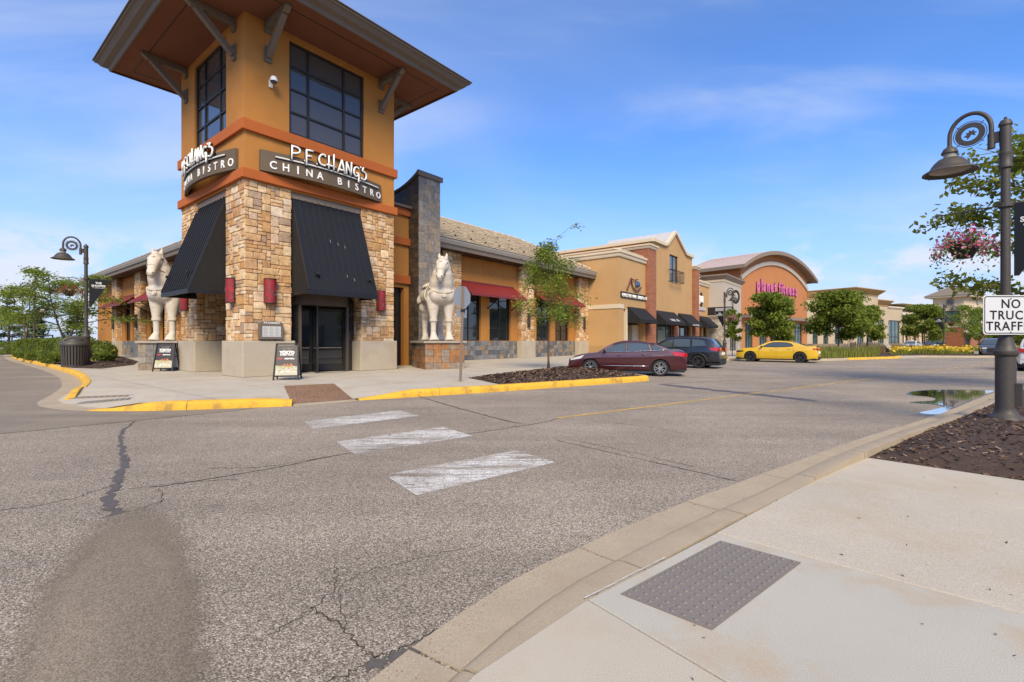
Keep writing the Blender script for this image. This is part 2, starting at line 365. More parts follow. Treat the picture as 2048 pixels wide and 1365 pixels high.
# ------------------------------------------------------------------ ground
def asphalt(name, base, light, dark, scale, bump):
    m, n, l, b = newmat(name); t = n.new('ShaderNodeTexCoord')
    v = n.new('ShaderNodeTexVoronoi'); v.inputs['Scale'].default_value = scale; l.new(t.outputs['Object'], v.inputs['Vector'])
    sc = n.new('ShaderNodeSeparateColor'); l.new(v.outputs['Color'], sc.inputs[0])
    cr = n.new('ShaderNodeValToRGB'); e = cr.color_ramp.elements; e[0].position = 0; e[0].color = c4(dark); e[1].position = 1; e[1].color = c4(light)
    x = e.new(.38); x.color = c4(base, .82); x = e.new(.72); x.color = c4(base, 1.12); x = e.new(.9); x.color = c4(light, .85)
    l.new(sc.outputs[0], cr.inputs[0])
    big = n.new('ShaderNodeTexNoise'); big.inputs['Scale'].default_value = .35; big.inputs['Detail'].default_value = 7; big.inputs['Roughness'].default_value = .6
    l.new(t.outputs['Object'], big.inputs['Vector'])
    mr = n.new('ShaderNodeMapRange'); mr.inputs['From Min'].default_value = .3; mr.inputs['From Max'].default_value = .7; mr.inputs['To Min'].default_value = .80; mr.inputs['To Max'].default_value = 1.16
    l.new(big.outputs['Fac'], mr.inputs['Value'])
    st = n.new('ShaderNodeTexNoise'); st.inputs['Scale'].default_value = 1.0; st.inputs['Detail'].default_value = 4
    mp = n.new('ShaderNodeMapping'); mp.inputs['Rotation'].default_value = (0, 0, R(-36)); mp.inputs['Scale'].default_value = (.12, 1.5, 1)
    l.new(t.outputs['Object'], mp.inputs[0]); l.new(mp.outputs[0], st.inputs['Vector'])
    m2 = n.new('ShaderNodeMapRange'); m2.inputs['From Min'].default_value = .3; m2.inputs['From Max'].default_value = .7; m2.inputs['To Min'].default_value = .88; m2.inputs['To Max'].default_value = 1.10
    l.new(st.outputs['Fac'], m2.inputs['Value'])
    mu = n.new('ShaderNodeMath'); mu.operation = 'MULTIPLY'; l.new(mr.outputs[0], mu.inputs[0]); l.new(m2.outputs[0], mu.inputs[1])
    hs = n.new('ShaderNodeHueSaturation'); l.new(cr.outputs[0], hs.inputs['Color']); l.new(mu.outputs[0], hs.inputs['Value'])
    l.new(hs.outputs[0], b.inputs['Base Color']); b.inputs['Roughness'].default_value = .88; b.inputs['Specular IOR Level'].default_value = .3
    bp = n.new('ShaderNodeBump'); bp.inputs['Strength'].default_value = bump; bp.inputs['Distance'].default_value = .006
    l.new(v.outputs['Distance'], bp.inputs['Height']); bp.invert = True; l.new(bp.outputs[0], b.inputs['Normal'])
    return m
MT['asphalt'] = asphalt('asphalt_coarse', (.292,.244,.190), (.60,.51,.41), (.090,.074,.056), 135, .7)
MT['asphalt2'] = asphalt('asphalt_fine', (.258,.215,.166), (.37,.315,.25), (.17,.14,.105), 190, .5)
MT['tar'] = pm('tar', (.10,.088,.076), .6, .2, 6, .3, 60)
MT['crack'] = pm('crack', (.045,.038,.033), .95, .2, 6, .3, 60)

def worn(name, col, lo, hi, ns, sx=1.0, sy=1.0, rot=0.0):
    m, n, l, b = newmat(name); t = n.new('ShaderNodeTexCoord')
    mp = n.new('ShaderNodeMapping'); mp.inputs['Rotation'].default_value = (0, 0, R(rot)); mp.inputs['Scale'].default_value = (sx, sy, 1)
    l.new(t.outputs['Object'], mp.inputs[0])
    a = n.new('ShaderNodeTexNoise'); a.inputs['Scale'].default_value = ns; a.inputs['Detail'].default_value = 8; a.inputs['Roughness'].default_value = .72; l.new(mp.outputs[0], a.inputs['Vector'])
    v = n.new('ShaderNodeTexVoronoi'); v.feature = 'DISTANCE_TO_EDGE'; v.inputs['Scale'].default_value = 7; l.new(t.outputs['Object'], v.inputs['Vector'])
    mr = n.new('ShaderNodeMapRange'); mr.inputs['From Min'].default_value = lo; mr.inputs['From Max'].default_value = hi; l.new(a.outputs['Fac'], mr.inputs['Value'])
    vm = n.new('ShaderNodeMapRange'); vm.inputs['From Min'].default_value = .010; vm.inputs['From Max'].default_value = .022; l.new(v.outputs['Distance'], vm.inputs['Value'])
    w2 = n.new('ShaderNodeTexNoise'); w2.inputs['Scale'].default_value = 1.3; w2.inputs['Detail'].default_value = 3; l.new(t.outputs['Object'], w2.inputs['Vector'])
    mw = n.new('ShaderNodeMapRange'); mw.inputs['From Min'].default_value = .36; mw.inputs['From Max'].default_value = .56; mw.inputs['To Min'].default_value = .5; l.new(w2.outputs['Fac'], mw.inputs['Value'])
    g_ = n.new('ShaderNodeTexNoise'); g_.inputs['Scale'].default_value = 95; g_.inputs['Detail'].default_value = 1; l.new(t.outputs['Object'], g_.inputs['Vector'])
    mg = n.new('ShaderNodeMapRange'); mg.inputs['From Min'].default_value = .34; mg.inputs['From Max'].default_value = .48; l.new(g_.outputs['Fac'], mg.inputs['Value'])
    m3 = n.new('ShaderNodeMath'); m3.operation = 'MULTIPLY'; l.new(mw.outputs[0], m3.inputs[0]); l.new(mg.outputs[0], m3.inputs[1]); m4 = n.new('ShaderNodeMath'); m4.operation = 'MULTIPLY'; l.new(m3.outputs[0], m4.inputs[0]); l.new(vm.outputs[0], m4.inputs[1])
    mu = n.new('ShaderNodeMath'); mu.operation = 'MULTIPLY'; l.new(mr.outputs[0], mu.inputs[0]); l.new(m4.outputs[0], mu.inputs[1])
    b.inputs['Base Color'].default_value = c4(col); b.inputs['Roughness'].default_value = .8
    l.new(mu.outputs[0], b.inputs['Alpha']); return m
MT['paintw'] = worn('road_paint_white', (.68,.65,.60), .38, .50, 3.0, .30, 1.8, -34)
MT['paintl'] = worn('stall_paint', (.50,.49,.46), .47, .62, 2.0)
MT['painty'] = worn('road_paint_yellow', (.68,.42,.09), .34, .46, 2.2, .3, 2.0, -37)

def sheet(name, pts, mat, z=.004, parent=None, kind='structure', loc=None):
    m = MB(); m.poly([(p[0], p[1], p[2] if len(p) > 2 else z) for p in pts])
    o = m.build(name, mat, parent); 
    if kind: o['kind'] = kind
    return o
def ribbon(pts, w, jit=0.0, seed=0, z=.004):
    rnd = random.Random(seed); P = smoothpath([(p[0], p[1], 0) for p in pts], 10); m = MB(); prev = None
    for k, p in enumerate(P):
        d = (P[min(k+1, len(P)-1)]-P[max(k-1, 0)]).normalized(); nrm = Vector((-d.y, d.x, 0))
        ww = w(k/(len(P)-1)) if callable(w) else w*(.75 if jit else 1)
        ww *= rnd.uniform(.55, 1.35) if jit else 1
        c = p + nrm*rnd.uniform(-jit, jit)
        a, b = c+nrm*ww/2, c-nrm*ww/2
        if prev: m.poly([(prev[0].x,prev[0].y,z),(prev[1].x,prev[1].y,z),(b.x,b.y,z),(a.x,a.y,z)])
        prev = (a, b)
    return m
m = MB(); m.poly([(-700,-300,0),(900,-300,0),(900,1400,0),(-700,1400,0)])
o = m.build('road', MT['asphalt']); o['kind'] = 'structure'
sheet('side_road', [(-9.2,6.2),(-6.06,9.62),(-5.2,10.9),(-9,10.7),(-11,12.5),(-19,21.5),(-45,44),(-110,100),(-160,60),(-60,20)], MT['asphalt2'], .004)
# smooth brown patch painted where the viewer's shadow was removed, and the tar work
MT['shadow_retouch'] = asphalt('asphalt_shadow_retouch', (.275,.222,.162), (.39,.325,.25), (.17,.138,.10), 170, .35)
def soft_edge(m, hx, hy):
    n = m.node_tree.nodes; l = m.node_tree.links; t = n.new('ShaderNodeTexCoord'); mp = n.new('ShaderNodeMapping'); mp.inputs['Scale'].default_value = (1/hx, 1/hy, 0); l.new(t.outputs['Object'], mp.inputs[0])
    ln = n.new('ShaderNodeVectorMath'); ln.operation = 'LENGTH'; l.new(mp.outputs[0], ln.inputs[0])
    nz = n.new('ShaderNodeTexNoise'); nz.inputs['Scale'].default_value = 2.2; nz.inputs['Detail'].default_value = 6; nz.inputs['Roughness'].default_value = .65; l.new(t.outputs['Object'], nz.inputs['Vector'])
    ad = n.new('ShaderNodeMath'); ad.operation = 'MULTIPLY_ADD'; l.new(nz.outputs['Fac'], ad.inputs[0]); ad.inputs[1].default_value = .7; l.new(ln.outputs['Value'], ad.inputs[2])
    mr = n.new('ShaderNodeMapRange'); mr.interpolation_type = 'SMOOTHSTEP'; mr.inputs['From Min'].default_value = 1.42; mr.inputs['From Max'].default_value = .90; mr.inputs['To Max'].default_value = .82; l.new(ad.outputs[0], mr.inputs['Value']); l.new(mr.outputs[0], n['Principled BSDF'].inputs['Alpha'])
soft_edge(MT['shadow_retouch'], 2.2, .42)
m = MB(); m.poly([(-2.6,-1.0,0),(2.6,-1.0,0),(2.6,1.0,0),(-2.6,1.0,0)]); m.build('asphalt_shadow_retouch', MT['shadow_retouch'], loc=(-2.08,2.5,.005), rot=(0,0,R(-53)), kind='structure')
cr_paths = [([(-2.45,12.5),(-1.7,11.2),(-.9,9.9),(-.13,8.72),(.15,8.4)], .045, .02),
 ([(.63,7.01),(1.3,6.2),(1.8,5.6),(2.33,4.95)], .016, .012), ([(.9,7.0),(1.5,6.3),(2.1,5.5)], .010, .02),
 ([(.86,8.95),(.64,8.61),(.1,8.1),(-.59,7.54),(-1.3,6.85),(-2.16,6.14),(-2.6,5.6),(-3.02,5.18),(-3.4,4.85),(-3.61,4.73)], .022, .015),
 ([(-2.3,6.0),(-2.9,5.5),(-3.5,5.45)], .012, .02), ([(-4.0,4.85),(-4.05,4.6),(-4.1,4.36),(-4.42,4.1),(-5.5,4.2),(-7,4.6)], .012, .02),
 ([(-3.9,4.6),(-3.4,4.9),(-2.9,5.0)], .010, .02), ([(-3.4,3.9),(-3.2,4.3),(-3.5,4.7)], .008, .02),
 ([(-8.04,7.46),(-7.0,8.5),(-6.06,9.62),(-5.6,10.2)], .016, .01),
 ([(-1.1,2.6),(-.9,2.45),(-.75,2.3),(-.62,2.2),(-.45,2.32),(-.2,2.6)], .012, .015), ([(-1.15,3.1),(-1.05,2.8),(-1.1,2.55),(-1.2,2.35)], .007, .02),
 ([(-.62,2.2),(-.75,2.05),(-.9,1.95)], .010, .02), ([(-.85,2.4),(-1.0,2.9),(-.6,3.2),(-.2,3.4)], .005, .02), ([(-.4,2.3),(-.5,2.15),(-.62,2.0)], .018, .01),
 ([(1.0,8.9),(1.6,8.6),(2.4,8.0),(2.7,7.5)], .012, .02), ([(.4,8.3),(-.2,8.0),(-.9,7.6)], .008, .02),
 ([(-4.6,12.6),(-4.4,13.2)], .01, .01), ([(5.2,16.2),(7.5,17.2),(10,18.2)], .05, .03), ([(6,13),(9,15.2),(14,19.2)], .02, .05), ([(3.2,11.9),(5,12.6),(7.8,14.2)], .012, .03)]
mk = MB()
for k, (p, ww, j) in enumerate(cr_paths):
    r_ = ribbon(p, ww, j, k, .0042); off = len(mk.v); mk.v += r_.v; mk.f += [tuple(i+off for i in f) for f in r_.f]
mk.build('crack', MT['crack'], kind='structure')
mk = MB()
for k, (p, ww, j) in enumerate([([(-6.9,8.7),(-6.3,7.7),(-5.78,7.01),(-5.0,6.1),(-4.64,5.71),(-4.3,5.2),(-4.06,4.9),(-3.7,4.35),(-3.32,3.99)], lambda t: .025+.055*min(1, t*2.2), .026),
       ([(5.0,16.1),(5.9,14.3),(6.7,12.9),(7.4,11.5)], lambda t: .30+.16*math.sin(t*3.1), .03), ([(-.66,2.13),(-.5,2.22),(-.38,2.3)], .09, .02)]):
    r_ = ribbon(p, ww, j, 40+k, .0046); off = len(mk.v); mk.v += r_.v; mk.f += [tuple(i+off for i in f) for f in r_.f]
mk.build('tar_strip', MT['tar'], kind='structure')
# painted markings
for q in ([(-3.78,8.62),(-3.29,7.86),(-1.80,9.22),(-2.34,9.95)], [(-2.54,6.86),(-2.03,6.12),(-.60,7.28),(-1.17,8.04)], [(-1.38,5.16),(-.9,4.48),(.52,5.70),(.04,6.32)]):
    a, b, c, d = [Vector((p[0], p[1], 0)) for p in q]; mk = MB()
    mk.grid(lambda s_, t_: tuple((a.lerp(d, s_)).lerp(b.lerp(c, s_), t_) + Vector((0,0,.0055))), 6, 3); mk.build('crossing_bar', MT['paintw'], kind='structure')
ribbon([(.86,8.97),(5.76,12.5),(12,17.0),(18.91,22.02),(30,30.2),(42,40)], .115, 0, 3, .0055).build('centre_line', MT['painty'], kind='structure')
for a, b in (((9.6,23.3),(14.0,19.8)),((7.2,20.6),(10.2,18.0)),((13.0,26.3),(17.4,22.6)),((16.4,29.2),(20.6,25.6)),((19.8,32.0),(24.2,28.4)),((45.8,33.3),(48.4,32.2)),((37.5,35.6),(40.5,36.2))):
    ribbon([a, ((a[0]+b[0])/2, (a[1]+b[1])/2), b], .11, 0, 3, .005).build('stall_line', MT['paintl'], kind='structure')
# puddle with its wet rim
wet = pm('wet_asphalt', (.05,.044,.04), .25, .1, 3, .1, 60, spec=.6)
pud = [(11.4,13.55),(12.1,13.95),(12.75,14.15),(13.6,14.05),(14.1,13.9),(12.65,12.75),(11.0,11.45),(9.62,10.35),(8.5,9.45),(8.25,9.62),(8.9,10.05),(9.6,10.55),(9.75,10.95),(9.5,11.3),(10.3,11.6),(10.9,12.3),(10.8,12.9)]
P_ = smoothpath([(x,y,0) for x,y in pud], 5, True); cx_, cy_ = 11.3, 12.1
sheet('wet_rim', [(cx_+(p.x-cx_)*1.05, cy_+(p.y-cy_)*1.05) for p in P_], wet, .0058)
water = flat('water', (.035,.032,.028), .015, 0, .9, 1.0); sheet('puddle_water', [(p.x, p.y) for p in P_], water, .0085)

# ------------------------------------------------------------------ kerbs and pavements
def kerb(name, path, mat, seg=2.4, hfun=lambda s: .18, panw=0.0, topw=.17, panmat=None, flip=1, gap=.012, n=8):
    """kerb stones swept along path (its road-side foot); inward side is to the left of the path if flip = 1"""
    P = smoothpath([(p[0], p[1], 0) for p in path], n); s = [0]
    for a, b in zip(P, P[1:]): s.append(s[-1]+(b-a).length)
    root = bpy.data.objects.new(name, None); COL.objects.link(root); root['kind'] = 'structure'
    def at(d):
        d = max(0, min(s[-1], d)); k = 0
        while k < len(s)-2 and s[k+1] < d: k += 1
        t = (d-s[k])/max(1e-6, s[k+1]-s[k]); p = P[k].lerp(P[k+1], t)
        a = (P[min(k+2, len(P)-1)]-P[max(k-1, 0)]).normalized(); return p, Vector((-a.y, a.x, 0))*flip
    cnt = max(1, round(s[-1]/seg)); ln = s[-1]/cnt
    for i in range(cnt):
        d0, d1 = i*ln+gap/2, (i+1)*ln-gap/2; K = max(2, int(ln/.35)); rows = []; rp = []
        for j in range(K+1):
            d = d0+(d1-d0)*j/K; p, nn = at(d); h = hfun(d)
            wob = .006*mnoise.noise(Vector((p.x*2, p.y*2, 1)))
            prof = [(panw, -.05), (panw, .012), (panw+.015+.02*h, h*.55+.005), (panw+.03+.05*h, h-.025*min(1,h*8)), (panw+.065+.05*h, h), (panw+topw, h), (panw+topw, -.05)]
            rows.append([p + nn*(o_+wob) + Vector((0,0,z_)) for o_, z_ in prof])
            if panw: rp.append([p + nn*(o_) + Vector((0,0,z_)) for o_, z_ in ((0,-.05),(0+wob*2,.007),(panw*.6,.006),(panw-.004,.011),(panw-.004,-.05))])
        for rr, mt, nm in ((rows, mat, 'kerb_stone'), (rp, panmat or mat, 'gutter_slab')):
            if not rr: continue
            m = MB(); ix = [[m.pt(q) for q in r_] for r_ in rr]
            for a_, b_ in zip(ix, ix[1:]):
                for k in range(len(a_)-1): m.f.append((a_[k], a_[k+1], b_[k+1], b_[k]))
            m.f.append(tuple(ix[0])); m.f.append(tuple(ix[-1][::-1])); m.build(nm, mt, root, smooth='auto')
    return root
ss = lambda a, b, x: (lambda t: t*t*(3-2*t))(max(0, min(1, (x-a)/(b-a))))
kerb('kerb', [(-75,72),(-53.4,50),(-39.3,37.0),(-26.5,26.3),(-19.1,19.9),(-14.7,15.5),(-12.5,12.9)], MT['yellow'], 3.0, panw=.5, topw=.2, panmat=MT['kerb'], flip=-1 if False else 1)
kerb('kerb', [(-12.5,12.9),(-11.75,11.9),(-11.2,11.2),(-10.6,10.65)], MT['yellow'], 1.6, lambda s: .18*(1-ss(.7, 2.6, s))+.012, panw=.45, topw=.2, panmat=MT['kerb'])
kerb('kerb', [(-10.6,10.65),(-10.1,10.32),(-9.4,10.03),(-8.9,9.9)], MT['kerb'], 1.3, lambda s: .02, panw=.3, topw=.35, panmat=MT['kerb'])
kerb('kerb', [(-8.9,9.9),(-8.3,9.85),(-7.55,9.9),(-6.2,10.2),(-4.93,10.64)], MT['yellow'], 2.1, lambda s: .012+.168*ss(0, 1.6, s)-.06*ss(3.4, 4.2, s), topw=.28)
kerb('kerb', [(-4.9,10.65),(-4.3,11.1),(-3.78,11.62)], MT['kerb'], 1.5, lambda s: .022, topw=.45)
kerb('kerb', [(-3.75,11.65),(-2.9,12.15),(-1.74,12.85),(-.37,13.66),(2.1,15.35),(4.6,17.05),(5.05,17.5)], MT['yellow'], 2.3, lambda s: .036+.148*min(1, s/1.42), topw=.26)
kerb('kerb', [(5.05,17.5),(5.15,18.0),(4.9,19.0),(4.1,21.5),(3.4,23.6),(3.6,24.8),(5,26.0)], MT['kerb'], 2.0, lambda s: .168, topw=.32)
kerb('kerb', [(5,26.0),(10.5,30.6),(17.6,36.4)], MT['kerb'], 3.0, lambda s: .166, topw=.34)
kerb('kerb', [(17.6,36.4),(18.6,36.0),(21,34.8),(23.6,34.8),(25.6,36.1)], MT['kerb'], 3.0, lambda s: .166, topw=.34)
kerb('kerb', [(25.6,36.1),(28.8,37.9),(31.9,39.4),(34.2,41.4)], MT['yellow'], 3.0, lambda s: .17, topw=.4)
kerb('kerb', [(34.2,41.4),(36.5,42.2),(40.5,41.4),(43.5,42.4),(45.5,45.5),(46,50)], MT['kerb'], 3.0, lambda s: .166, topw=.4)
kerb('kerb', [(-2.6,-1.6),(-1.5,.4),(-.60,2.05),(-.07,2.80),(.38,3.26),(1.33,4.09),(2.4,4.94),(5.1,7.01),(7.2,8.5),(10,10.6),(14.6,14.1),(16.5,15.0),(20,15.6)], MT['kerb'], 1.45, lambda s: .035+.095*ss(7.6, 10.0, s), panw=.30, topw=.225, panmat=MT['kerb'], flip=-1, gap=.022)
# plaza: slabs with recessed joints on a bed
plaza = bpy.data.objects.new('pavement', None); COL.objects.link(plaza); plaza['kind'] = 'structure'
F0, F1, B0, B1 = (-5.05,10.88), (-3.92,11.72), (-6.6,13.75), (-5.45,14.55)
poly = [(-75,73),(-53.2,50.6),(-39.1,37.6),(-26.2,26.9),(-18.8,20.5),(-14.3,16.1),(-12.0,13.3),(-10.2,12.9),(-8.4,11.9),(-7.25,10.15),(-6.3,10.36), B0, B1,(-2.75,12.42),(-1.65,13.05),(-.42,13.82),(2.05,15.48),(4.55,17.2),(4.95,17.65),(5.0,18.0),(4.75,19.0),(3.95,21.5),(3.28,23.6),(3.5,24.85),(4.9,26.05),(17.55,36.5),(21,34.95),(23.6,34.95),(25.6,36.25),(31.85,39.55),(36.5,42.35),(40.5,41.55),(43.4,42.5),(45.35,45.5),(60,70),(70,130),(-90,130)]
bm = bmesh.new(); V_ = [bm.verts.new((x,y,0)) for x,y in poly]
from mathutils.geometry import delaunay_2d_cdt
vc, _, fc, _, _, _ = delaunay_2d_cdt([Vector(p) for p in poly], [], [list(range(len(poly)))], 1, 1e-4)
bm.free(); bm = bmesh.new(); V_ = [bm.verts.new((p.x,p.y,0)) for p in vc]
for f in fc: bm.faces.new([V_[i] for i in f])
TH = R(51.3); uu = Vector((math.cos(TH), math.sin(TH), 0)); vv = Vector((-math.sin(TH), math.cos(TH), 0)); C0 = Vector((-9.52,16.9,0))
def LW(a, b, z=0): 
    p = C0+uu*a+vv*b; return Vector((p.x, p.y, z))
JG = .007
for ax, rng, off in ((uu, range(-4, 12), -.4), (vv, range(-5, 9), -.6)):
    for k in rng:
        for e_ in (-JG, JG): bmesh.ops.bisect_plane(bm, geom=bm.verts[:]+bm.edges[:]+bm.faces[:], plane_co=C0+ax*(k*2.7+off+e_), plane_no=ax)
cells = {}; bed = MB()
for f in bm.faces:
    q = f.calc_center_median()-C0; a_, b_ = (q.dot(uu)+.4)/2.7, (q.dot(vv)+.6)/2.7; pts = [(v.co.x, v.co.y) for v in f.verts]
    if (abs(a_-round(a_))*2.7 < JG*.99 and -4 <= round(a_) < 12) or (abs(b_-round(b_))*2.7 < JG*.99 and -5 <= round(b_) < 9):
        bed.poly([(x,y,.150) for x,y in pts]); continue
    cells.setdefault((max(-5,min(11,math.floor(a_))), max(-6,min(8,math.floor(b_)))), []).append(pts)
for (i, j), fs in cells.items():
    m = MB(); z_ = .160+.0015*mnoise.noise(Vector((i*1.7,j*1.3,0)))
    for pts in fs: m.poly([(x,y,z_) for x,y in pts])
    m.build('slab', MT['concrete'], plaza)
bm.free()
bed.build('joint_bed', MT['grout'], plaza, fix=False)
sk = MB()
for a, b in zip(poly, poly[1:]):
    if a not in (B0,) and b not in (B0, B1) and a != B1: sk.poly([(*a,-.05),(*b,-.05),(*b,.157),(*a,.157)])
sk.build('slab_edge', MT['concrete'], plaza, fix=False)
m = MB(); m.poly([(*F0,.03),(*B0,.161),(-6.3,10.36,.161)]); m.poly([(*F1,.03),(-2.75,12.42,.161),(*B1,.161)]); m.build('ramp_flare', MT['concrete'], plaza)
lo = [(-11.85,12.9),(-11.1,11.6),(-10.35,10.95),(-9.35,10.38),(-8.75,10.2),(-7.9,10.06)]; hi = [(-11.98,13.32),(-10.9,13.06),(-10.18,12.92),(-8.75,12.12),(-8.38,11.92),(-7.22,10.17)]
m = MB()
for a, b, c, d in zip(lo, lo[1:], hi[1:], hi): m.poly([(*a,.018 if a != lo[0] else .15),(*b,.018 if b != lo[-1] else .15),(*c,.161)]); m.poly([(*a,.018 if a != lo[0] else .15),(*c,.161),(*d,.161)])
m.build('ramp_flare', MT['concrete'], plaza)
agg = asphalt('exposed_aggregate', (.25,.135,.075), (.42,.29,.20), (.10,.05,.03), 60, .6)
m = MB(); m.poly([(*F0,.03),(*F1,.03),(*B1,.162),(*B0,.162)]); m.build('ramp', agg, kind='structure')
gr = thing('drain_grate', 'brown metal drain grate set in the pavement near the corner kerb', 'drain grate', (-9.5,11.0,.1665), R(25))
m = MB()
for k in range(9): m.box(-.5+k*.115, -.44+k*.115, -.16, .16, 0, .008)
m.build('slat', MT['taupe'], gr, kind='stuff'); m = MB(); m.box(-.53,.55,-.2,-.165,0,.009); m.box(-.53,.55,.165,.2,0,.009); m.build('frame', MT['taupe'], gr)
# near pavement
near = bpy.data.objects.new('pavement', None); COL.objects.link(near); near['kind'] = 'structure'
def slabn(pts, mt, z=.05, g=.008):
    c = sum((Vector((p[0],p[1],0)) for p in pts), Vector())/len(pts); m = MB()
    ins = [Vector((p[0],p[1],0)) + (c-Vector((p[0],p[1],0))).normalized()*g for p in pts]
    m.prism([(p.x,p.y) for p in ins], lambda p: (p[0],p[1],-.05), lambda p: (p[0],p[1],z)); m.build('slab', mt, near, bevel=.006)
slabn([(-.16,2.02),(.41,2.60),(2.33,.06),(2.2,-3),(-2.0,-3),(-1.2,.3)], MT['concrete2'])
slabn([(.41,2.60),(1.02,3.10),(1.50,3.50),(6.08,-.68),(2.33,.06)], MT['concrete3'])
slabn([(1.50,3.50),(2.62,4.45),(3.30,5.00),(7.5,.68),(6.08,-.68)], MT['concrete2'], .052)
slabn([(3.30,5.00),(4.28,5.74),(7.98,1.69),(7.5,.68)], MT['concrete2'], .054)
slabn([(2.33,.06),(6.08,-.68),(6,-4),(2.2,-3)], MT['concrete'])
sheet('joint_bed', [(-2.4,-3.2),(-1.25,.35),(-.2,2.1),(.42,2.66),(1.5,3.58),(2.6,4.55),(4.3,5.85),(8.6,1.2),(8,-4.5)], MT['grout'], .02, near, None)
ribbon([(.40,2.612),(.55,2.735),(.80,2.94),(1.0,3.105)], .012, .002, 5, .0475).build('joint_sealant', flat('sealant', (.5,.49,.46), .8), near)
def mound(name, pts, h, mt, z0=.06, res=.22, rim=.5, chips=0, kind='structure', seed=1):
    bm = bmesh.new(); bm.faces.new([bm.verts.new((x,y,0)) for x,y in pts])
    xs = [p[0] for p in pts]; ys = [p[1] for p in pts]; bmesh.ops.triangulate(bm, faces=bm.faces[:])
    st = max(res, (max(xs)-min(xs))/90)
    k = min(xs)+st
    while k < max(xs): bmesh.ops.bisect_plane(bm, geom=bm.verts[:]+bm.edges[:]+bm.faces[:], plane_co=(k,0,0), plane_no=(1,0,0)); k += st
    k = min(ys)+st
    while k < max(ys): bmesh.ops.bisect_plane(bm, geom=bm.verts[:]+bm.edges[:]+bm.faces[:], plane_co=(0,k,0), plane_no=(0,1,0)); k += st
    ed = [(Vector((*pts[i],0)), Vector((*pts[(i+1) % len(pts)],0))) for i in range(len(pts))]
    def zat(x, y):
        p = Vector((x,y,0)); d = 1e9
        for a, b in ed:
            t = max(0, min(1, (p-a).dot(b-a)/max(1e-9, (b-a).length_squared))); d = min(d, (p-a-(b-a)*t).length)
        return z0 + h*ss(0, rim, d) + min(1, d*6)*(.035*mnoise.noise(Vector((x*1.7,y*1.7,seed))) + .02*mnoise.noise(Vector((x*6,y*6,seed))))
    for v in bm.verts: v.co.z = zat(v.co.x, v.co.y)
    me = bpy.data.meshes.new(name); bm.to_mesh(me)
    tris = [(f.calc_area(), f.calc_center_median()) for f in bm.faces]; bm.free()
    o = link(name, me, mt, smooth=True, kind=kind)
    return o, zat
def inside(pts, x, y):
    c = False; j = len(pts)-1
    for i in range(len(pts)):
        if (pts[i][1] > y) != (pts[j][1] > y) and x < (pts[j][0]-pts[i][0])*(y-pts[i][1])/(pts[j][1]-pts[i][1])+pts[i][0]: c = not c
        j = i
    return c
chipm = palette('bark_chips', [(.095,.052,.032),(.055,.032,.021),(.15,.09,.055),(.032,.021,.015),(.11,.06,.037),(.24,.165,.115)], source='Island', rough=.95, var=.2, ns=20, bump=0)
def chips(name, pts, zat, n, size, seed, near=None):
    rnd = random.Random(seed); xs = [p[0] for p in pts]; ys = [p[1] for p in pts]; V = []; Fc = []; got = 0
    while got < n:
        x = rnd.uniform(min(xs), max(xs)); y = rnd.uniform(min(ys), max(ys))
        if near and rnd.random() > near(x, y): 
            got += .2; continue
        if not inside(pts, x, y): continue
        z = zat(x, y); L_ = size*rnd.uniform(.5, 1.5); W_ = L_*rnd.uniform(.2, .45); a = rnd.uniform(0, 6.3); ti = rnd.uniform(-.5, .5)
        dx, dy = math.cos(a), math.sin(a); k = len(V)
        V += [(x-dx*L_+dy*W_, y-dy*L_-dx*W_, z-L_*ti+.006),(x+dx*L_+dy*W_, y+dy*L_-dx*W_, z+L_*ti+.006),(x+dx*L_-dy*W_*.7, y+dy*L_+dx*W_*.7, z+L_*ti+.014),(x-dx*L_-dy*W_, y-dy*L_+dx*W_, z-L_*ti+.016)]
        Fc.append((k,k+1,k+2,k+3)); got += 1
    me = bpy.data.meshes.new(name); me.from_pydata(V, [], Fc); return link(name, me, chipm, kind='stuff')
mr = [(4.28,5.76),(6.6,7.72),(10,10.25),(14.4,13.7),(16.6,14.6),(20,15.2),(30,15),(30,0),(16,-6),(7.98,1.69)]
_, zr = mound('planting_bed', mr, .11, MT['mulch'], .048, .25, .5, seed=2)
chips('bark_mulch', mr, zr, 26000, .024, 3, near=lambda x, y: max(0, min(1, 1.25-((x-5.5)**2+(y-5.5)**2)**.5/11)))
isl = [(-1.55,16.75),(-.42,15.02),(1.0,15.9),(2.0,15.62+.95),(4.45,17.3),(4.86,17.75),(4.62,19),(3.85,21.4),(3.1,23.4),(1.6,21.7),(.12,19.0)]
isl = [(-1.55,16.75),(-.42,14.0),(2.0,15.62),(4.45,17.3),(4.86,17.75),(4.62,19),(3.85,21.4),(3.1,23.4),(1.6,21.7),(.12,19.0)]
isl[1] = (-.30,14.08)
_, zi = mound('planting_bed', isl, .14, MT['mulch'], .165, .25, .9, seed=4)
chips('bark_mulch', isl, zi, 5000, .05, 5)
bl = [(-20.6,25.9),(-19.2,22.2),(-21.2,22.9),(-26.3,27.3),(-39,38.2),(-53,51),(-50,56),(-33,40),(-24,30.5)]
_, zl = mound('planting_bed', bl, .22, MT['mulch'], .165, .4, 1.5, seed=6)
chips('bark_mulch', bl, zl, 3000, .07, 7)
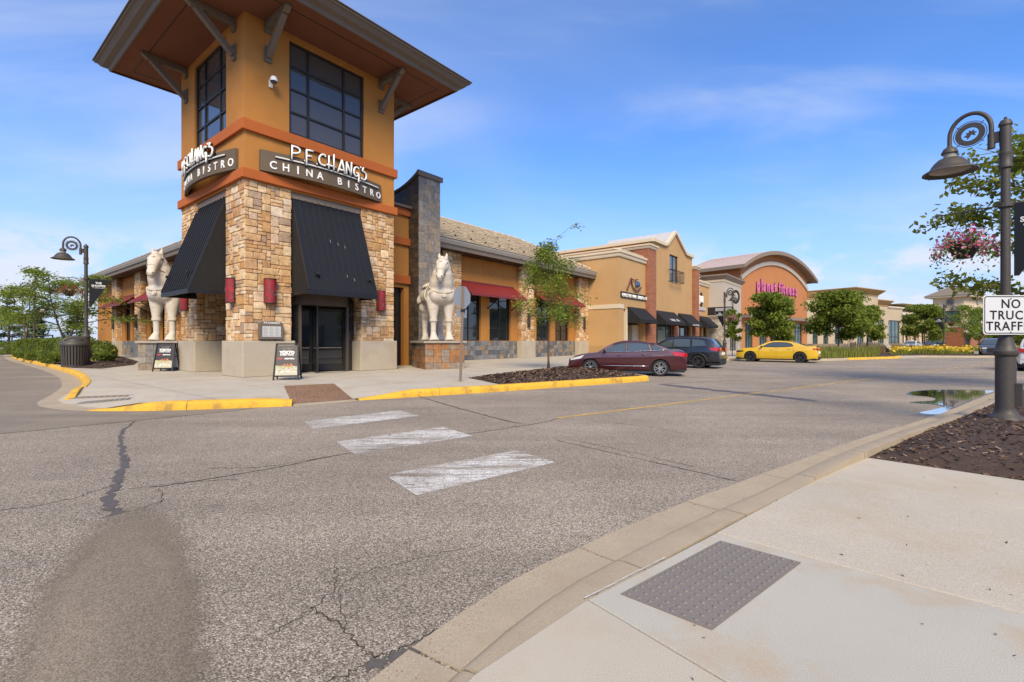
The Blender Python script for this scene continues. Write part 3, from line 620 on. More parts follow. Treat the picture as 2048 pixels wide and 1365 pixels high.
# tactile paving panel let into the ramp slab
tp_ = bpy.data.objects.new('tactile_paving', None); COL.objects.link(tp_); tp_['kind'] = 'structure'
a, b, d = Vector((1.47,3.35,0)), Vector((1.84,3.02,0)), Vector((.60,2.64,0)); ex = (b-a)/1.0; ey = (d-a)
for half in (0, 1):
    o0 = a+ey*(half*.5+.004); o1 = a+ey*((half+1)*.5-.004); m = MB(); z_ = .0545
    m.prism([(o0.x,o0.y),(o0.x+ex.x,o0.y+ex.y),(o1.x+ex.x,o1.y+ex.y),(o1.x,o1.y)], lambda p: (p[0],p[1],.03), lambda p: (p[0],p[1],z_)); pl = m.build('panel', MT['tactile'], tp_)
    m = MB()
    for i in range(8):
        for j in range(9):
            c = o0+(o1-o0)*((j+.5)/9)+ex*((i+.5)/8); m.lathe([(.0125,z_-.001),(.0115,z_+.004),(.007,z_+.0062),(.0001,z_+.0065)], 8, (c.x,c.y,0))
    m.build('dome', MT['tactile'], pl, smooth=True, fix=False, kind='stuff')
# ------------------------------------------------------------------ restaurant
RB = thing('restaurant_building', 'ochre stucco restaurant with stone piers, a tall corner tower and dark slate dado', 'restaurant', (C0.x, C0.y, 0), TH)
SW = Matrix(((0,1,0,0),(1,0,0,0),(0,0,1,0),(0,0,0,1)))     # mirrors a right-hand face onto the left-hand face
Z0 = .16
W6 = 6.5
# --- tower walls
for Mx in (None, SW):
    m = MB(Mx); m.facade(0, W6, 7.2, 13.25, [(1.61,4.9,9.42,12.98)], 0, .16); m.build('tower_wall', MT['stucco'], RB, smooth=False)
    m = MB(Mx); m.poly([(1.3,.55,9.2),(5.2,.55,9.2),(5.2,.55,13.1),(1.3,.55,13.1)]); m.build('dark_interior', MT['interior'], RB)
m = MB(); m.poly([(W6,0,7.2),(W6,W6,7.2),(W6,W6,13.25),(W6,0,13.25)]); m.poly([(W6,W6,7.2),(0,W6,7.2),(0,W6,13.25),(W6,W6,13.25)]); m.build('tower_wall', MT['stucco'], RB)
m = MB(); m.box(1.75,6.45,1.75,6.45,Z0,7.2); m.build('tower_core', MT['stucco'], RB)
for z0, z1 in ((8.98,9.38),(7.27,7.62)):
    m = MB(); o_ = .12
    m.poly([(-o_,-o_,z0),(W6+o_,-o_,z0),(W6+o_,W6+o_,z0),(-o_,W6+o_,z0)]); m.poly([(-o_,-o_,z1),(W6+o_,-o_,z1),(W6+o_,W6+o_,z1),(-o_,W6+o_,z1)])
    for a, b in (((-o_,-o_),(W6+o_,-o_)),((W6+o_,-o_),(W6+o_,W6+o_)),((W6+o_,W6+o_),(-o_,W6+o_)),((-o_,W6+o_),(-o_,-o_))): m.poly([(*a,z0),(*b,z0),(*b,z1),(*a,z1)])
    if z0 < 8: m.poly([(.002,.002,7.199),(W6-.002,.002,7.199),(W6-.002,W6-.002,7.199),(.002,W6-.002,7.199)])
    m.build('belt_course', MT['rust'], RB, bevel=.02)
# --- tower windows
def window(parent, x0, x1, z0, z1, xs, zs, y, Mx=None, fw=.07, glass='glass', name='window', mat='bronze', tilt=.004):
    fr = MB(Mx)
    fr.box(x0,x1,y-.03,y+.05,z0,z0+fw); fr.box(x0,x1,y-.03,y+.05,z1-fw,z1); fr.box(x0,x0+fw,y-.032,y+.052,z0,z1); fr.box(x1-fw,x1,y-.032,y+.052,z0,z1)
    for x in xs: fr.box(x-fw*.45,x+fw*.45,y-.025,y+.045,z0+fw,z1-fw)
    for z in zs: fr.box(x0+fw,x1-fw,y-.02,y+.04,z-fw*.4,z+fw*.4)
    f = fr.build(name, MT[mat], parent)
    X = [x0, *xs, x1]; Zs = [z0, *zs, z1]
    for a, b in zip(X, X[1:]):
        for c, d in zip(Zs, Zs[1:]):
            t = random.uniform(-tilt, tilt)*(b-a); t2 = random.uniform(-tilt, tilt)*(d-c)
            p = MB(Mx); p.poly([(a,y+.03+t,c),(b,y+.03-t,c),(b,y+.03-t+t2,d),(a,y+.03+t+t2,d)]); p.build('pane', MT[glass], f, fix=False)
    return f
for Mx in (None, SW):
    window(RB, 1.61, 4.9, 9.42, 12.98, (2.42,3.98), (10.3,11.18,12.06), .11, Mx, .09, 'glass2')
# --- tower roof
m = MB(); o_ = 2.02; m.box(-o_,W6+o_,-o_,W6+o_,13.22,13.3)
sf = m.build('soffit', MT['soffit'], RB)
m = MB(); g0 = 1.38
for a, b in (((-g0,-g0),(W6+g0,-g0)),((W6+g0,-g0),(W6+g0,W6+g0)),((W6+g0,W6+g0),(-g0,W6+g0)),((-g0,W6+g0),(-g0,-g0))): m.bar((*a,13.217),(*b,13.217),.035,.012)
m.build('reveal_joint', MT['darkbrown'], sf)
m = MB(); prof = [(2.0,13.16),(2.06,13.16),(2.12,13.3),(2.3,13.36),(2.42,13.5),(2.5,13.53),(2.5,13.60),(2.44,13.62)]
for (o1,z1),(o2,z2) in zip(prof, prof[1:]):
    q1 = [(-o1,-o1,z1),(W6+o1,-o1,z1),(W6+o1,W6+o1,z1),(-o1,W6+o1,z1)]; q2 = [(-o2,-o2,z2),(W6+o2,-o2,z2),(W6+o2,W6+o2,z2),(-o2,W6+o2,z2)]
    for k in range(4): m.poly([q1[k], q1[(k+1)%4], q2[(k+1)%4], q2[k]])
m.build('fascia', MT['fascia'], RB)
m = MB(); e = 2.56; q = [(-e,-e,13.63),(W6+e,-e,13.63),(W6+e,W6+e,13.63),(-e,W6+e,13.63)]; ap = (W6/2,W6/2,16.2)
for k in range(4): m.poly([q[k], q[(k+1)%4], ap])
m.poly(q[::-1]); rf = m.build('roof', MT['roof_tile'], RB)
m = MB(); m.box(-e,W6+e,-e,W6+e,13.605,13.628); m.build('roof_edge', MT['fascia'], rf)
def bracket(Mx):
    m = MB(Mx)   # local: x along wall (0 = centre), y outwards negative
    m.box(-.13,.13,-.09,0,11.72,12.28); m.box(-.13,.13,-.09,0,12.78,13.21); m.box(-.11,.11,-1.42,-.09,12.98,13.21)
    m.poly([(-.11,-1.42,12.98),(.11,-1.42,12.98),(.11,-1.62,13.12),(-.11,-1.62,13.12)]); m.poly([(-.11,-1.62,13.12),(.11,-1.62,13.12),(.11,-1.62,13.21),(-.11,-1.62,13.21)])
    m.poly([(-.11,-1.42,12.98),(-.11,-1.62,13.12),(-.11,-1.62,13.21),(-.11,-1.42,13.21)]); m.poly([(.11,-1.42,12.98),(.11,-1.42,13.21),(.11,-1.62,13.21),(.11,-1.62,13.12)])
    m.bar((0,-.08,11.92),(0,-1.28,13.02),.20,.20,(1,0,0))
    m.build('bracket', MT['greywood'], RB, bevel=.012)
for x in (.80, 5.78):
    bracket(Matrix.Translation((x,0,0))); bracket(SW @ Matrix.Translation((x,0,0)))
    bracket(Matrix.Translation((W6,x,0)) @ Matrix.Rotation(R(90),4,'Z')); bracket(Matrix.Translation((x,W6,0)) @ Matrix.Rotation(R(180),4,'Z'))
# --- stone piers: ashlar packing, each stone its own object
def rough_stone(seed):
    rnd = random.Random(seed); m = MB(); n = 3
    xs = [-.5,-.44,.0,.44,.5]
    def p(i, j, y): return (xs[i], y, xs[j])
    idx = {}
    for i in range(5):
        for j in range(5):
            edge = i in (0,4) or j in (0,4); corner = i in (0,4) and j in (0,4)
            y = 0.0 if edge else -.055-rnd.uniform(0,.03)
            if i == 2 and j == 2: y = -.07-rnd.uniform(0,.035)
            jx = rnd.uniform(-.02,.02) if edge else rnd.uniform(-.05,.05)*(0 if not edge and i == 2 else 1); jz = rnd.uniform(-.025,.025)
            sc = .93 if corner else 1
            idx[i,j] = m.pt((xs[i]*sc+jx, y, xs[j]*sc+jz))
    for i in range(4):
        for j in range(4): m.f.append((idx[i,j], idx[i+1,j], idx[i+1,j+1], idx[i,j+1]))
    ring = [idx[i,0] for i in range(5)]+[idx[4,j] for j in range(1,5)]+[idx[i,4] for i in range(3,-1,-1)]+[idx[0,j] for j in range(3,0,-1)]
    back = [m.pt((m.v[k][0]*.99, .05, m.v[k][2]*.99)) for k in ring]
    for k in range(len(ring)): m.f.append((ring[k], back[k], back[(k+1)%len(ring)], ring[(k+1)%len(ring)]))
    return m
stone_src = [rough_stone(s) for s in range(9)]; stone_mesh = [s.mesh('stone') for s in stone_src]
for me in stone_mesh:
    me.materials.append(MT['stone']); me.polygons.foreach_set('use_smooth', [True]*len(me.polygons)); me.set_sharp_from_angle(angle=R(16))
def pack(w, h, cx=.13, cz=.115, seed=0, big=.18):
    rnd = random.Random(seed); nx = max(2, round(w/cx)); nz = round(h/cz); cx = w/nx; cz = h/nz
    occ = np.zeros((nz, nx), bool); out_ = []
    for j in range(nz):
        for i in range(nx):
            if occ[j,i]: continue
            ww = rnd.choice((1,2,2,3,3,4)); hh = rnd.choice((1,1,2,2)) if rnd.random() > big else 3
            free = 0
            while i+free < nx and not occ[j,i+free] and free < ww: free += 1
            if i+free < nx and nx-(i+free) == 1 and not occ[j,i+free]: free += 1
            ww = free; k = 1
            while k < hh and j+k < nz and not occ[j+k, i:i+ww].any(): k += 1
            occ[j:j+k, i:i+ww] = True; out_.append((i*cx, (i+ww)*cx, j*cz, (j+k)*cz))
    return out_
NST = [0]; joined = MB()
def clad(parent, w, h, M, seed, objs=True, j=.007, cx=.15, cz=.13, dep=.42):
    rnd = random.Random(seed*7+1)
    for (a, b, c, d) in pack(w, h, cx, cz, seed):
        sx, sz = b-a-2*j, d-c-2*j; k = rnd.randrange(9); Mx = M @ Matrix.Translation(((a+b)/2, 0, (c+d)/2)) @ Matrix.Diagonal((sx, dep*rnd.uniform(.7,1.15), sz, 1))
        if objs and NST[0] < 295:
            o = bpy.data.objects.new('stone', stone_mesh[k]); COL.objects.link(o); o.parent = parent; o.matrix_local = Mx; NST[0] += 1
        else:
            off = len(joined.v); joined.v += [tuple(Mx @ Vector(v)) for v in stone_src[k].v]; joined.f += [tuple(i+off for i in f) for f in stone_src[k].f]
def face(x, y, ang, z=0): return Matrix.Translation((x, y, z)) @ Matrix.Rotation(R(ang), 4, 'Z')
def pier(x0, x1, y0, y1, z0, z1, name='stone_pier', base=True):
    m = MB(); m.box(x0+.03,x1-.03,y0+.03,y1-.03,z0,z1); p = m.build(name, MT['mortar'], RB)
    if base:
        m = MB(); o_ = .10; m.prism([(x0-o_,y0-o_),(x1+o_,y0-o_),(x1+o_,y1+o_),(x0-o_,y1+o_)], lambda q: (q[0],q[1],Z0), lambda q: (q[0],q[1],z0+.01)); m.build('plinth', MT['plinth'], RB, bevel=.03)
    return p
ZS, ZT = 1.46, 7.27
p1 = pier(0,1.7,0,1.67,ZS,ZT); p2 = pier(4.77,6.5,0,1.67,ZS,ZT); p3 = pier(0,1.67,4.7,6.5,ZS,ZT)
clad(p1, 1.70, ZT-ZS, face(0,.03,0,ZS), 1)                     # corner pier, right-hand face
clad(p1, 1.67, ZT-ZS, face(.03,1.67,-90,ZS), 2)                # corner pier, left-hand face
clad(p2, 1.73, ZT-ZS, face(4.77,.03,0,ZS), 3)
clad(p3, 1.80, ZT-ZS, face(.03,6.5,-90,ZS), 5, False)
clad(p2, 1.67, ZT-ZS, face(4.80,1.67,-90,ZS), 4, False)
clad(p3, 1.67, ZT-ZS, face(0,4.73,0,ZS), 6, False)
clad(p1, 1.67, ZT-ZS, face(1.67,0,90,ZS), 7, False)
clad(p2, 1.67, ZT-ZS, face(6.47,0,90,ZS), 8, False)
# --- the big black metal awnings over the two doors
def awning(Mx, side):
    x0, x1 = 1.74, 4.73; yt, zt, yb, zb = .10, 7.0, -1.2, 3.34
    m = MB(Mx); m.poly([(x0,yt,zt),(x1,yt,zt),(x1,yb,zb),(x0,yb,zb)]); m.poly([(x0,yt+.05,zt),(x0,yb+.05,zb-.02),(x1,yb+.05,zb-.02),(x1,yt+.05,zt)])
    a = m.build('awning', MT['awn_black'], RB)
    m = MB(Mx); m.poly([(x0+.004,yt,zt-.01),(x0+.004,yb+.02,zb),(x0+.004,yt,zb)]); m.poly([(x1-.004,yt,zt-.01),(x1-.004,yt,zb),(x1-.004,yb+.02,zb)]); m.build('end_panel', MT['awn_side'], a)
    m = MB(Mx); m.box(x0-.02,x1+.02,yb-.02,yb+.07,zb-.14,zb+.01); m.box(x0-.01,x0+.05,yb+.07,.02,zb-.13,zb); m.box(x1-.05,x1+.01,yb+.07,.02,zb-.13,zb); m.build('valance', MT['awn_black'], a)
    for k in range(12):
        x = x0+.012+(x1-x0-.024)*k/11; s = MB(Mx); s.bar((x,yt,zt+.02),(x,yb-.005,zb+.03),.022,.075); s.build('seam', MT['seam'], a)
    for x in (x0+.42, x1-.28):
        s = MB(Mx); s.bar((x,yb+.20,zb+.62),(x,yb+.07,zb+.68),.10,.10); s.bar((x,yb+.2,zb+.5),(x,yb+.13,zb+.72),.04,.04); s.build('spotlight', MT['bronze'], a)
    if side == 0:
        for (x, t) in ((3.0,.42),(3.33,.44),(3.62,.46),(3.45,.80),(3.75,.83)):
            y, z = yt+(yb-yt)*t, zt+(zb-zt)*t; s = MB(Mx); s.bar((x,y-.045,z+.03),(x+.01,y-.045-.04,z-.09),.014,.014); s.build('scrape', MT['gutter'], a)
    m = MB(Mx); m.box(x0-.03,x1+.03,.06,.16,6.97,7.2); m.build('awning_head', MT['taupe'], RB)
awning(None, 0); awning(SW, 1)
# --- entrances
def entrance(Mx, revolving):
    m = MB(Mx); m.poly([(1.68,1.66,Z0),(4.78,1.66,Z0),(4.78,1.66,7.2),(1.68,1.66,7.2)]); m.build('dark_interior', MT['interior'], RB)
    if not revolving:
        window(RB, 1.72, 4.66, Z0+.02, 3.2, (2.7,3.7), (.5,2.6), 1.3, Mx, .08); return
    c = (3.22, 1.18); r = 1.36
    d = MB(Mx); d.lathe([(r+.05,3.32),(r+.05,2.9),(r-.1,2.9)], 40, (c[0],c[1],0)); d.lathe([(.001,3.3),(r+.04,3.3)], 40, (c[0],c[1],0)); d.lathe([(.001,2.92),(r+.02,2.92)], 40, (c[0],c[1],0))
    rd = d.build('revolving_door', MT['header'], RB, smooth='auto')
    for a in (-140,-40,140,40): 
        x, y = c[0]+r*math.cos(R(a)), c[1]+r*math.sin(R(a)); q = MB(Mx); q.box(x-.05,x+.05,y-.05,y+.05,Z0,2.9); q.build('post', MT['header'], rd)
    for a0 in (-220, -40):
        q = MB(Mx); q.lathe([(r,Z0+.1),(r,2.88)], 12, (c[0],c[1],0), a0, a0+80); q.build('curved_glass', MT['glass'], rd, smooth=True)
        q = MB(Mx); q.lathe([(r+.01,Z0),(r+.01,Z0+.14)], 12, (c[0],c[1],0), a0, a0+80); q.build('kick_rail', MT['bronze'], rd, smooth=True)
    for a in (-112, -22, 68, 158):
        M2 = (Mx if Mx else Matrix()) @ Matrix.Translation((c[0],c[1],0)) @ Matrix.Rotation(R(a),4,'Z')
        q = MB(M2)
        for bx in ((.05,.15,Z0+.04,2.85),(1.2,1.32,Z0+.04,2.85)): q.box(bx[0],bx[1],-.03,.03,bx[2],bx[3])
        q.box(.15,1.2,-.03,.03,Z0+.04,Z0+.34); q.box(.15,1.2,-.03,.03,2.72,2.85)
        lf = q.build('door_leaf', MT['bronze'], rd)
        q = MB(M2); q.poly([(.15,.012,Z0+.34),(1.2,.012,Z0+.34),(1.2,.012,2.72),(.15,.012,2.72)]); q.build('glass', MT['glass'], lf, fix=False)
        q = MB(M2); q.tube([(.15,-.07,1.18),(1.2,-.07,1.18)], .02, 6); q.tube([(.15,.07,1.18),(1.2,.07,1.18)], .02, 6); q.build('push_bar', MT['chrome'], lf)
    q = MB(Mx); q.lathe([(r-.02,Z0+.01),(r-.06,Z0+.03)], 40, (c[0],c[1],0)); q.build('threshold', MT['galv'], rd)
    for x0, x1 in ((1.72,1.95),(4.5,4.74)):
        q = MB(Mx); q.box(x0,x1,.55,.58,Z0,3.2); q.build('side_glass', MT['glass'], RB)
entrance(None, True); entrance(SW, False)
# --- wings: mirrored pair
EV, WV, RV = 3.2, 4.5, 9.2      # eave, wall, ridge
ZE, ZR = 7.16, 10.9
def slates(x0, x1, z0, z1, y, Mx, mb, s=.30, seed=0):
    rnd = random.Random(seed); nz = max(1, round((z1-z0)/s)); hz = (z1-z0)/nz
    for j in range(nz):
        x = x0 - rnd.uniform(0,.25)
        while x < x1:
            wd = s*rnd.choice((.8,1,1,1.35)); a, b = max(x, x0), min(x+wd, x1); x += wd
            if b-a < .03: continue
            t = y - rnd.uniform(.012,.03); mb.box(a+.004, b-.004, t, y+.01, z0+j*hz+.004, z0+(j+1)*hz-.004)
def wing(Mx, x_end, piers, wins, seed):
    fm = MB(Mx); ops = [(a, b, ZS+.02, 4.9) for a, b in wins]
    fm.facade(6.5, x_end, ZS, 7.3, ops, WV, .3); fm.build('wing_wall', MT['stucco'], RB)
    m = MB(Mx); m.box(6.5,x_end,WV+.35,WV+.5,Z0,7.2); m.build('dark_interior', MT['interior'], RB)
    m = MB(Mx); m.poly([(x_end,WV,Z0),(x_end,14,Z0),(x_end,14,7.3),(x_end,WV,7.3)]); m.build('wing_wall', MT['stucco'], RB)
    for a, b in wins:
        window(RB, a, b, ZS+.02, 4.9, ((a+b)/2+.05,), (2.35,), WV+.2, Mx, .07)
    dm = MB(Mx); slates(10.7, x_end, Z0, ZS, WV-.01, Mx, dm, .33, seed); dm.build('slate_dado', MT['slatej'], RB, kind='stuff')
    m = MB(Mx); m.box(6.5,x_end,WV-.012,WV+.05,Z0,ZS); m.build('dado_backing', MT['grout'], RB)
    jt = MB(Mx)
    for k in range(1, 40):
        x = 13.4+k*2.12
        if x < x_end and not any(a-.1 < x < b+.1 for a, b in piers): jt.box(x-.012,x+.012,WV-.004,WV+.01,5.1,7.1)
    jt.build('control_joint', MT['rust'], RB)
    for k, (a, b) in enumerate(piers):
        m = MB(Mx); m.box(a+.02,b-.02,WV-.43,WV,ZS,7.2); pp = m.build('stone_pier', MT['mortar'], RB)
        m = MB(Mx); m.box(a-.07,b+.07,WV-.52,WV-.013,Z0,ZS+.01); m.build('plinth', MT['plinth'], RB, bevel=.02)
        for M2, wd in ((face(a,WV-.43,0,ZS), b-a), (face(a+.02,WV,-90,ZS), .43)):
            clad(pp, wd, 7.2-ZS, (Mx if Mx else Matrix()) @ M2, seed*10+k, False, cx=.16, cz=.15)
    # eaves, roof of stepped tile courses
    X0, X1 = 6.5, x_end+.6
    m = MB(Mx); m.poly([(X0,EV+.12,ZE),(X1,EV+.12,ZE),(X1,WV+.2,ZE),(X0,WV+.2,ZE)]); m.build('soffit', MT['darkbrown'], RB)
    m = MB(Mx); m.box(X0,X1,EV+.06,EV+.16,ZE-.02,ZE+.34); m.box(X1-.1,X1,EV+.06,RV*2-EV,ZE-.02,ZE+.34); m.build('fascia', MT['fascia'], RB)
    g = MB(Mx); g.prism([(EV+.055,ZE+.24),(EV-.02,ZE+.28),(EV-.09,ZE+.48),(EV-.09,ZE+.55),(EV+.055,ZE+.55)], lambda q: (X0,q[0],q[1]), lambda q: (X1+.06,q[0],q[1])); g.build('gutter', MT['gutter'], RB)
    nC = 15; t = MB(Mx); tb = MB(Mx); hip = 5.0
    for k in range(nC):
        f0, f1 = k/nC, (k+1)/nC; y0, y1 = EV-.06+(RV-EV)*f0, EV-.06+(RV-EV)*f1; z0, z1 = ZE+.56+(ZR-ZE-.5)*f0, ZE+.56+(ZR-ZE-.5)*f1
        xa0, xa1 = X0, X1+.08-hip*f0; xb1 = X1+.08-hip*f1; nseg = max(6, int((xa1-xa0)/.42))
        for j in range(nseg):
            a, b = xa0+(xa1-xa0)*j/nseg, xa0+(xa1-xa0)*(j+1)/nseg; b2 = min(b, xb1) if j == nseg-1 else b; a2 = min(a, b2)
            lift = .12+random.uniform(0,.015)
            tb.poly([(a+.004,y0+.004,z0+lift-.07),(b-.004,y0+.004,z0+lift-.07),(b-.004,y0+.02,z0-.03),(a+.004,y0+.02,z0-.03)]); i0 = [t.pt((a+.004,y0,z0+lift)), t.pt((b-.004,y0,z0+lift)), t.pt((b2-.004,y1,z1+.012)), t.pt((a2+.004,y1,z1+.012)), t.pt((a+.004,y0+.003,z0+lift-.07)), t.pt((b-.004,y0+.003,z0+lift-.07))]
            t.f += [(i0[0],i0[1],i0[2],i0[3]), (i0[4],i0[5],i0[1],i0[0])]
    t.build('roof_tile', MT['roof_tile'], RB, fix=False, kind='stuff'); tb.build('tile_butt_shade', MT['butt_shade'], RB, fix=False, kind='stuff')  # risers coloured dark for the shadow lines and hollows under the tile ends
    m = MB(Mx); e0 = EV-.05; zb = ZE+.54
    m.poly([(X0,e0,zb),(X1+.07,e0,zb),(X1+.07-hip,RV,ZR+.02),(X0,RV,ZR+.02)]); m.poly([(X1+.07,e0,zb),(X1+.07,2*RV-e0,zb),(X1+.07-hip,RV,ZR+.02)]); m.poly([(X0,RV,ZR+.02),(X1+.07-hip,RV,ZR+.02),(X1+.07,2*RV-e0,zb),(X0,2*RV-e0,zb)]); m.build('roof', MT['roof_tile'], RB)
    m = MB(Mx)
    for k in range(int((X1-hip-X0)/.42)):
        x = X0+k*.42; m.tube([(x,RV,ZR+.06),(x+.40,RV,ZR+.09)], [.10,.12], 6)
    for k in range(18):
        a = Vector((X1+.08,e0,zb+.05)).lerp(Vector((X1+.08-hip,RV,ZR+.08)), k/18); b = Vector((X1+.08,e0,zb+.05)).lerp(Vector((X1+.08-hip,RV,ZR+.08)), (k+.95)/18); m.tube([a,b],[.12,.10],6)
    m.build('ridge_tile', MT['roof_tile'], RB, kind='stuff')
    s = MB(Mx); rnd = random.Random(seed)
    for row, f in enumerate((.12,.27,.55)):
        x = X0+2+row*.7
        while x < X1-1-5*f:
            y, z = EV+(RV-EV)*f, ZE+.62+(ZR-ZE-.5)*f; s.box(x-.04,x+.04,y-.05,y+.04,z,z+.13); x += 1.45
    s.build('snow_guard', MT['bronze'], RB, kind='stuff')
    s = MB(Mx); 
    for x in np.arange(15, x_end, 4.3): s.lathe([(.09,ZE-.015),(.001,ZE-.015)], 10, (x,EV+.75,0))
    s.build('downlight', MT['gutter'], RB)
PR = [(13.35,15.0),(21.5,23.1),(30.0,31.58)]; WR = [(15.1,17.37),(18.27,20.7),(24.0,26.05),(26.75,29.0)]
wing(None, 31.58, PR, WR, 1)
wing(SW, 47.2, [(14.4,16.0),(22.2,23.8),(30.0,31.6),(37.5,39.1)], [(16.7,18.7),(19.5,21.6),(24.4,26.5),(27.3,29.4),(32.3,34.2),(34.9,36.8)], 2)
# --- red ribbed canopies over the windows
def canopy(Mx, x0, x1):
    zt, zb, yt, yb = 5.45, 4.52, WV-.05, WV-1.35
    n = round((x1-x0)/.14); m = MB(Mx)
    def P(i, t):
        x = x0+(x1-x0)*i/(2*n); dz = .05 if i % 2 else 0
        return (x, yt+(yb-yt)*t, zt+(zb-zt)*t+dz)
    for i in range(2*n): m.poly([P(i,0), P(i+1,0), P(i+1,1), P(i,1)])
    c = m.build('canopy', MT['maroon_metal'], RB, fix=False)
    m = MB(Mx); m.box(x0,x1,yb-.02,yb+.05,zb-.09,zb+.02); m.box(x0,x1,yt-.02,yt+.06,zt,zt+.09); m.build('canopy_rail', MT['maroon_metal'], c)
    for x in (x0+.25, (x0+x1)/2, x1-.25):
        a = MB(Mx); a.bar((x,WV-.02,3.75),(x,yb+.12,zb+.0),.06,.06); a.bar((x,WV-.02,zb-.02),(x,yb+.05,zb-.03),.05,.05); a.build('canopy_arm', MT['bronze'], c)
canopy(None, 15.05, 21.0); canopy(None, 23.5, 29.6)
canopy(SW, 16.6, 21.8); canopy(SW, 24.2, 29.6); canopy(SW, 31.9, 39.2)
# --- vestibule between tower and slate pylon
m = MB(); m.facade(6.5, 9.23, Z0, 8.5, [(6.8,8.9,Z0,4.3)], 2.3, .5); m.build('vestibule_wall', MT['stucco'], RB)
for z0, z1 in ((8.12,8.48),(6.55,6.92),(4.5,4.92)):
    m = MB(); m.box(6.5,9.23,2.16,2.31,z0,z1); m.build('belt_course', MT['rust'], RB)
m = MB(); m.box(6.5,9.23,2.0,4.4,8.5,8.62); m.build('vestibule_roof', MT['fascia'], RB)
window(RB, 6.8, 8.9, Z0, 4.3, (7.85,), (2.9,), 2.6, None, .08)
m = MB(); m.poly([(6.5,2.9,Z0),(9.2,2.9,Z0),(9.2,2.9,4.5),(6.5,2.9,4.5)]); m.build('dark_interior', MT['interior'], RB)
# --- slate pylon with a swept top
def topz(v): 
    t = max(0, min(1, (v-1.5)/2.6)); return 10.28-.72*(1-(1-t)**2.2)
U0, U1 = 9.23, 10.75; vs = [1.5+k*.22 for k in range(21)]
prof = [(v, topz(v)) for v in vs]
m = MB(); m.prism([(1.53,Z0)]+[(v+.03 if k == 0 else v, z) for k, (v, z) in enumerate(prof)]+[(vs[-1],Z0)], lambda q: (U0+.03,q[0],q[1]), lambda q: (U1-.03,q[0],q[1])); py = m.build('slate_pylon', MT['grout'], RB)
m = MB()
for a, b in zip(prof, prof[1:]):
    m.poly([(U0-.09,a[0],a[1]+.02),(U1+.09,a[0],a[1]+.02),(U1+.09,b[0],b[1]+.02),(U0-.09,b[0],b[1]+.02)]); m.poly([(U0-.09,a[0],a[1]+.16),(U1+.09,a[0],a[1]+.16),(U1+.09,b[0],b[1]+.16),(U0-.09,b[0],b[1]+.16)])
    for u_ in (U0-.09, U1+.09): m.poly([(u_,a[0],a[1]+.02),(u_,b[0],b[1]+.02),(u_,b[0],b[1]+.16),(u_,a[0],a[1]+.16)])
m.box(U0-.11,U1+.11,1.38,1.52,10.20,10.46); m.build('coping', MT['fascia'], py)
tile_mesh = []
for k in range(5):
    q = MB(); rnd = random.Random(k); q.box(-.5,.5,-.5,.5,-.5,.5); q.v = [(x+rnd.uniform(-.012,.012), y*(1+rnd.uniform(-.2,.2)), z+rnd.uniform(-.012,.012)) for x, y, z in q.v]
    me = q.mesh('tile'); me.materials.append(MT['slate']); tile_mesh.append(me)
rnd = random.Random(11); nz = 31; hz = (10.2-Z0)/nz
for j in range(nz):
    cuts = [0, *sorted(rnd.sample([.28,.42,.56,.72,.86,1.0,1.12,1.26], 4)), 1.52]
    for a, b in zip(cuts, cuts[1:]):
        if b-a < .04: continue
        o = bpy.data.objects.new('tile', rnd.choice(tile_mesh)); COL.objects.link(o); o.parent = py
        o.location = (U0+(a+b)/2, 1.515-rnd.uniform(0,.012), Z0+(j+.5)*hz); o.scale = (b-a-.008, .04, hz-.008)
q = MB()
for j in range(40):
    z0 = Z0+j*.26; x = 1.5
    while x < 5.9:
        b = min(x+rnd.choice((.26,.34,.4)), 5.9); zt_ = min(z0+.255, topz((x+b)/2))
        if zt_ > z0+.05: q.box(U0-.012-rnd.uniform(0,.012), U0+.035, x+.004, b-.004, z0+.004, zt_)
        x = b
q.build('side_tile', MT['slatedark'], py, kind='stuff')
joined.build('stone', MT['stonej'], RB, smooth='auto', kind='stuff')
# ------------------------------------------------------------------ lettering
def textmesh(s, size, ext=.0, bold=0.0, spacing=1.0, align='LEFT', bev=0.0):
    c = bpy.data.curves.new('t', 'FONT'); c.body = s; c.size = size; c.extrude = ext; c.offset = bold; c.space_character = spacing
    c.align_x = align; c.resolution_u = 3
    o = bpy.data.objects.new('t', c); COL.objects.link(o); dg = bpy.context.evaluated_depsgraph_get()
    me = bpy.data.meshes.new_from_object(o.evaluated_get(dg)); bpy.data.objects.remove(o); bpy.data.curves.remove(c)
    return me
RX = Matrix.Rotation(R(90), 4, 'X')      # text plane x-y to upright x-z, facing -y
def text(parent, s, size, M, mat, ext=.01, bold=0.0, spacing=1.0, align='CENTER', name='lettering', sx=1.0, sz=1.0):
    me = textmesh(s, size, ext, bold, spacing, align); me.transform(M @ RX @ Matrix.Diagonal((sx, sz, 1, 1))); me.name = name
    me.materials.clear(); return link(name, me, mat, parent)
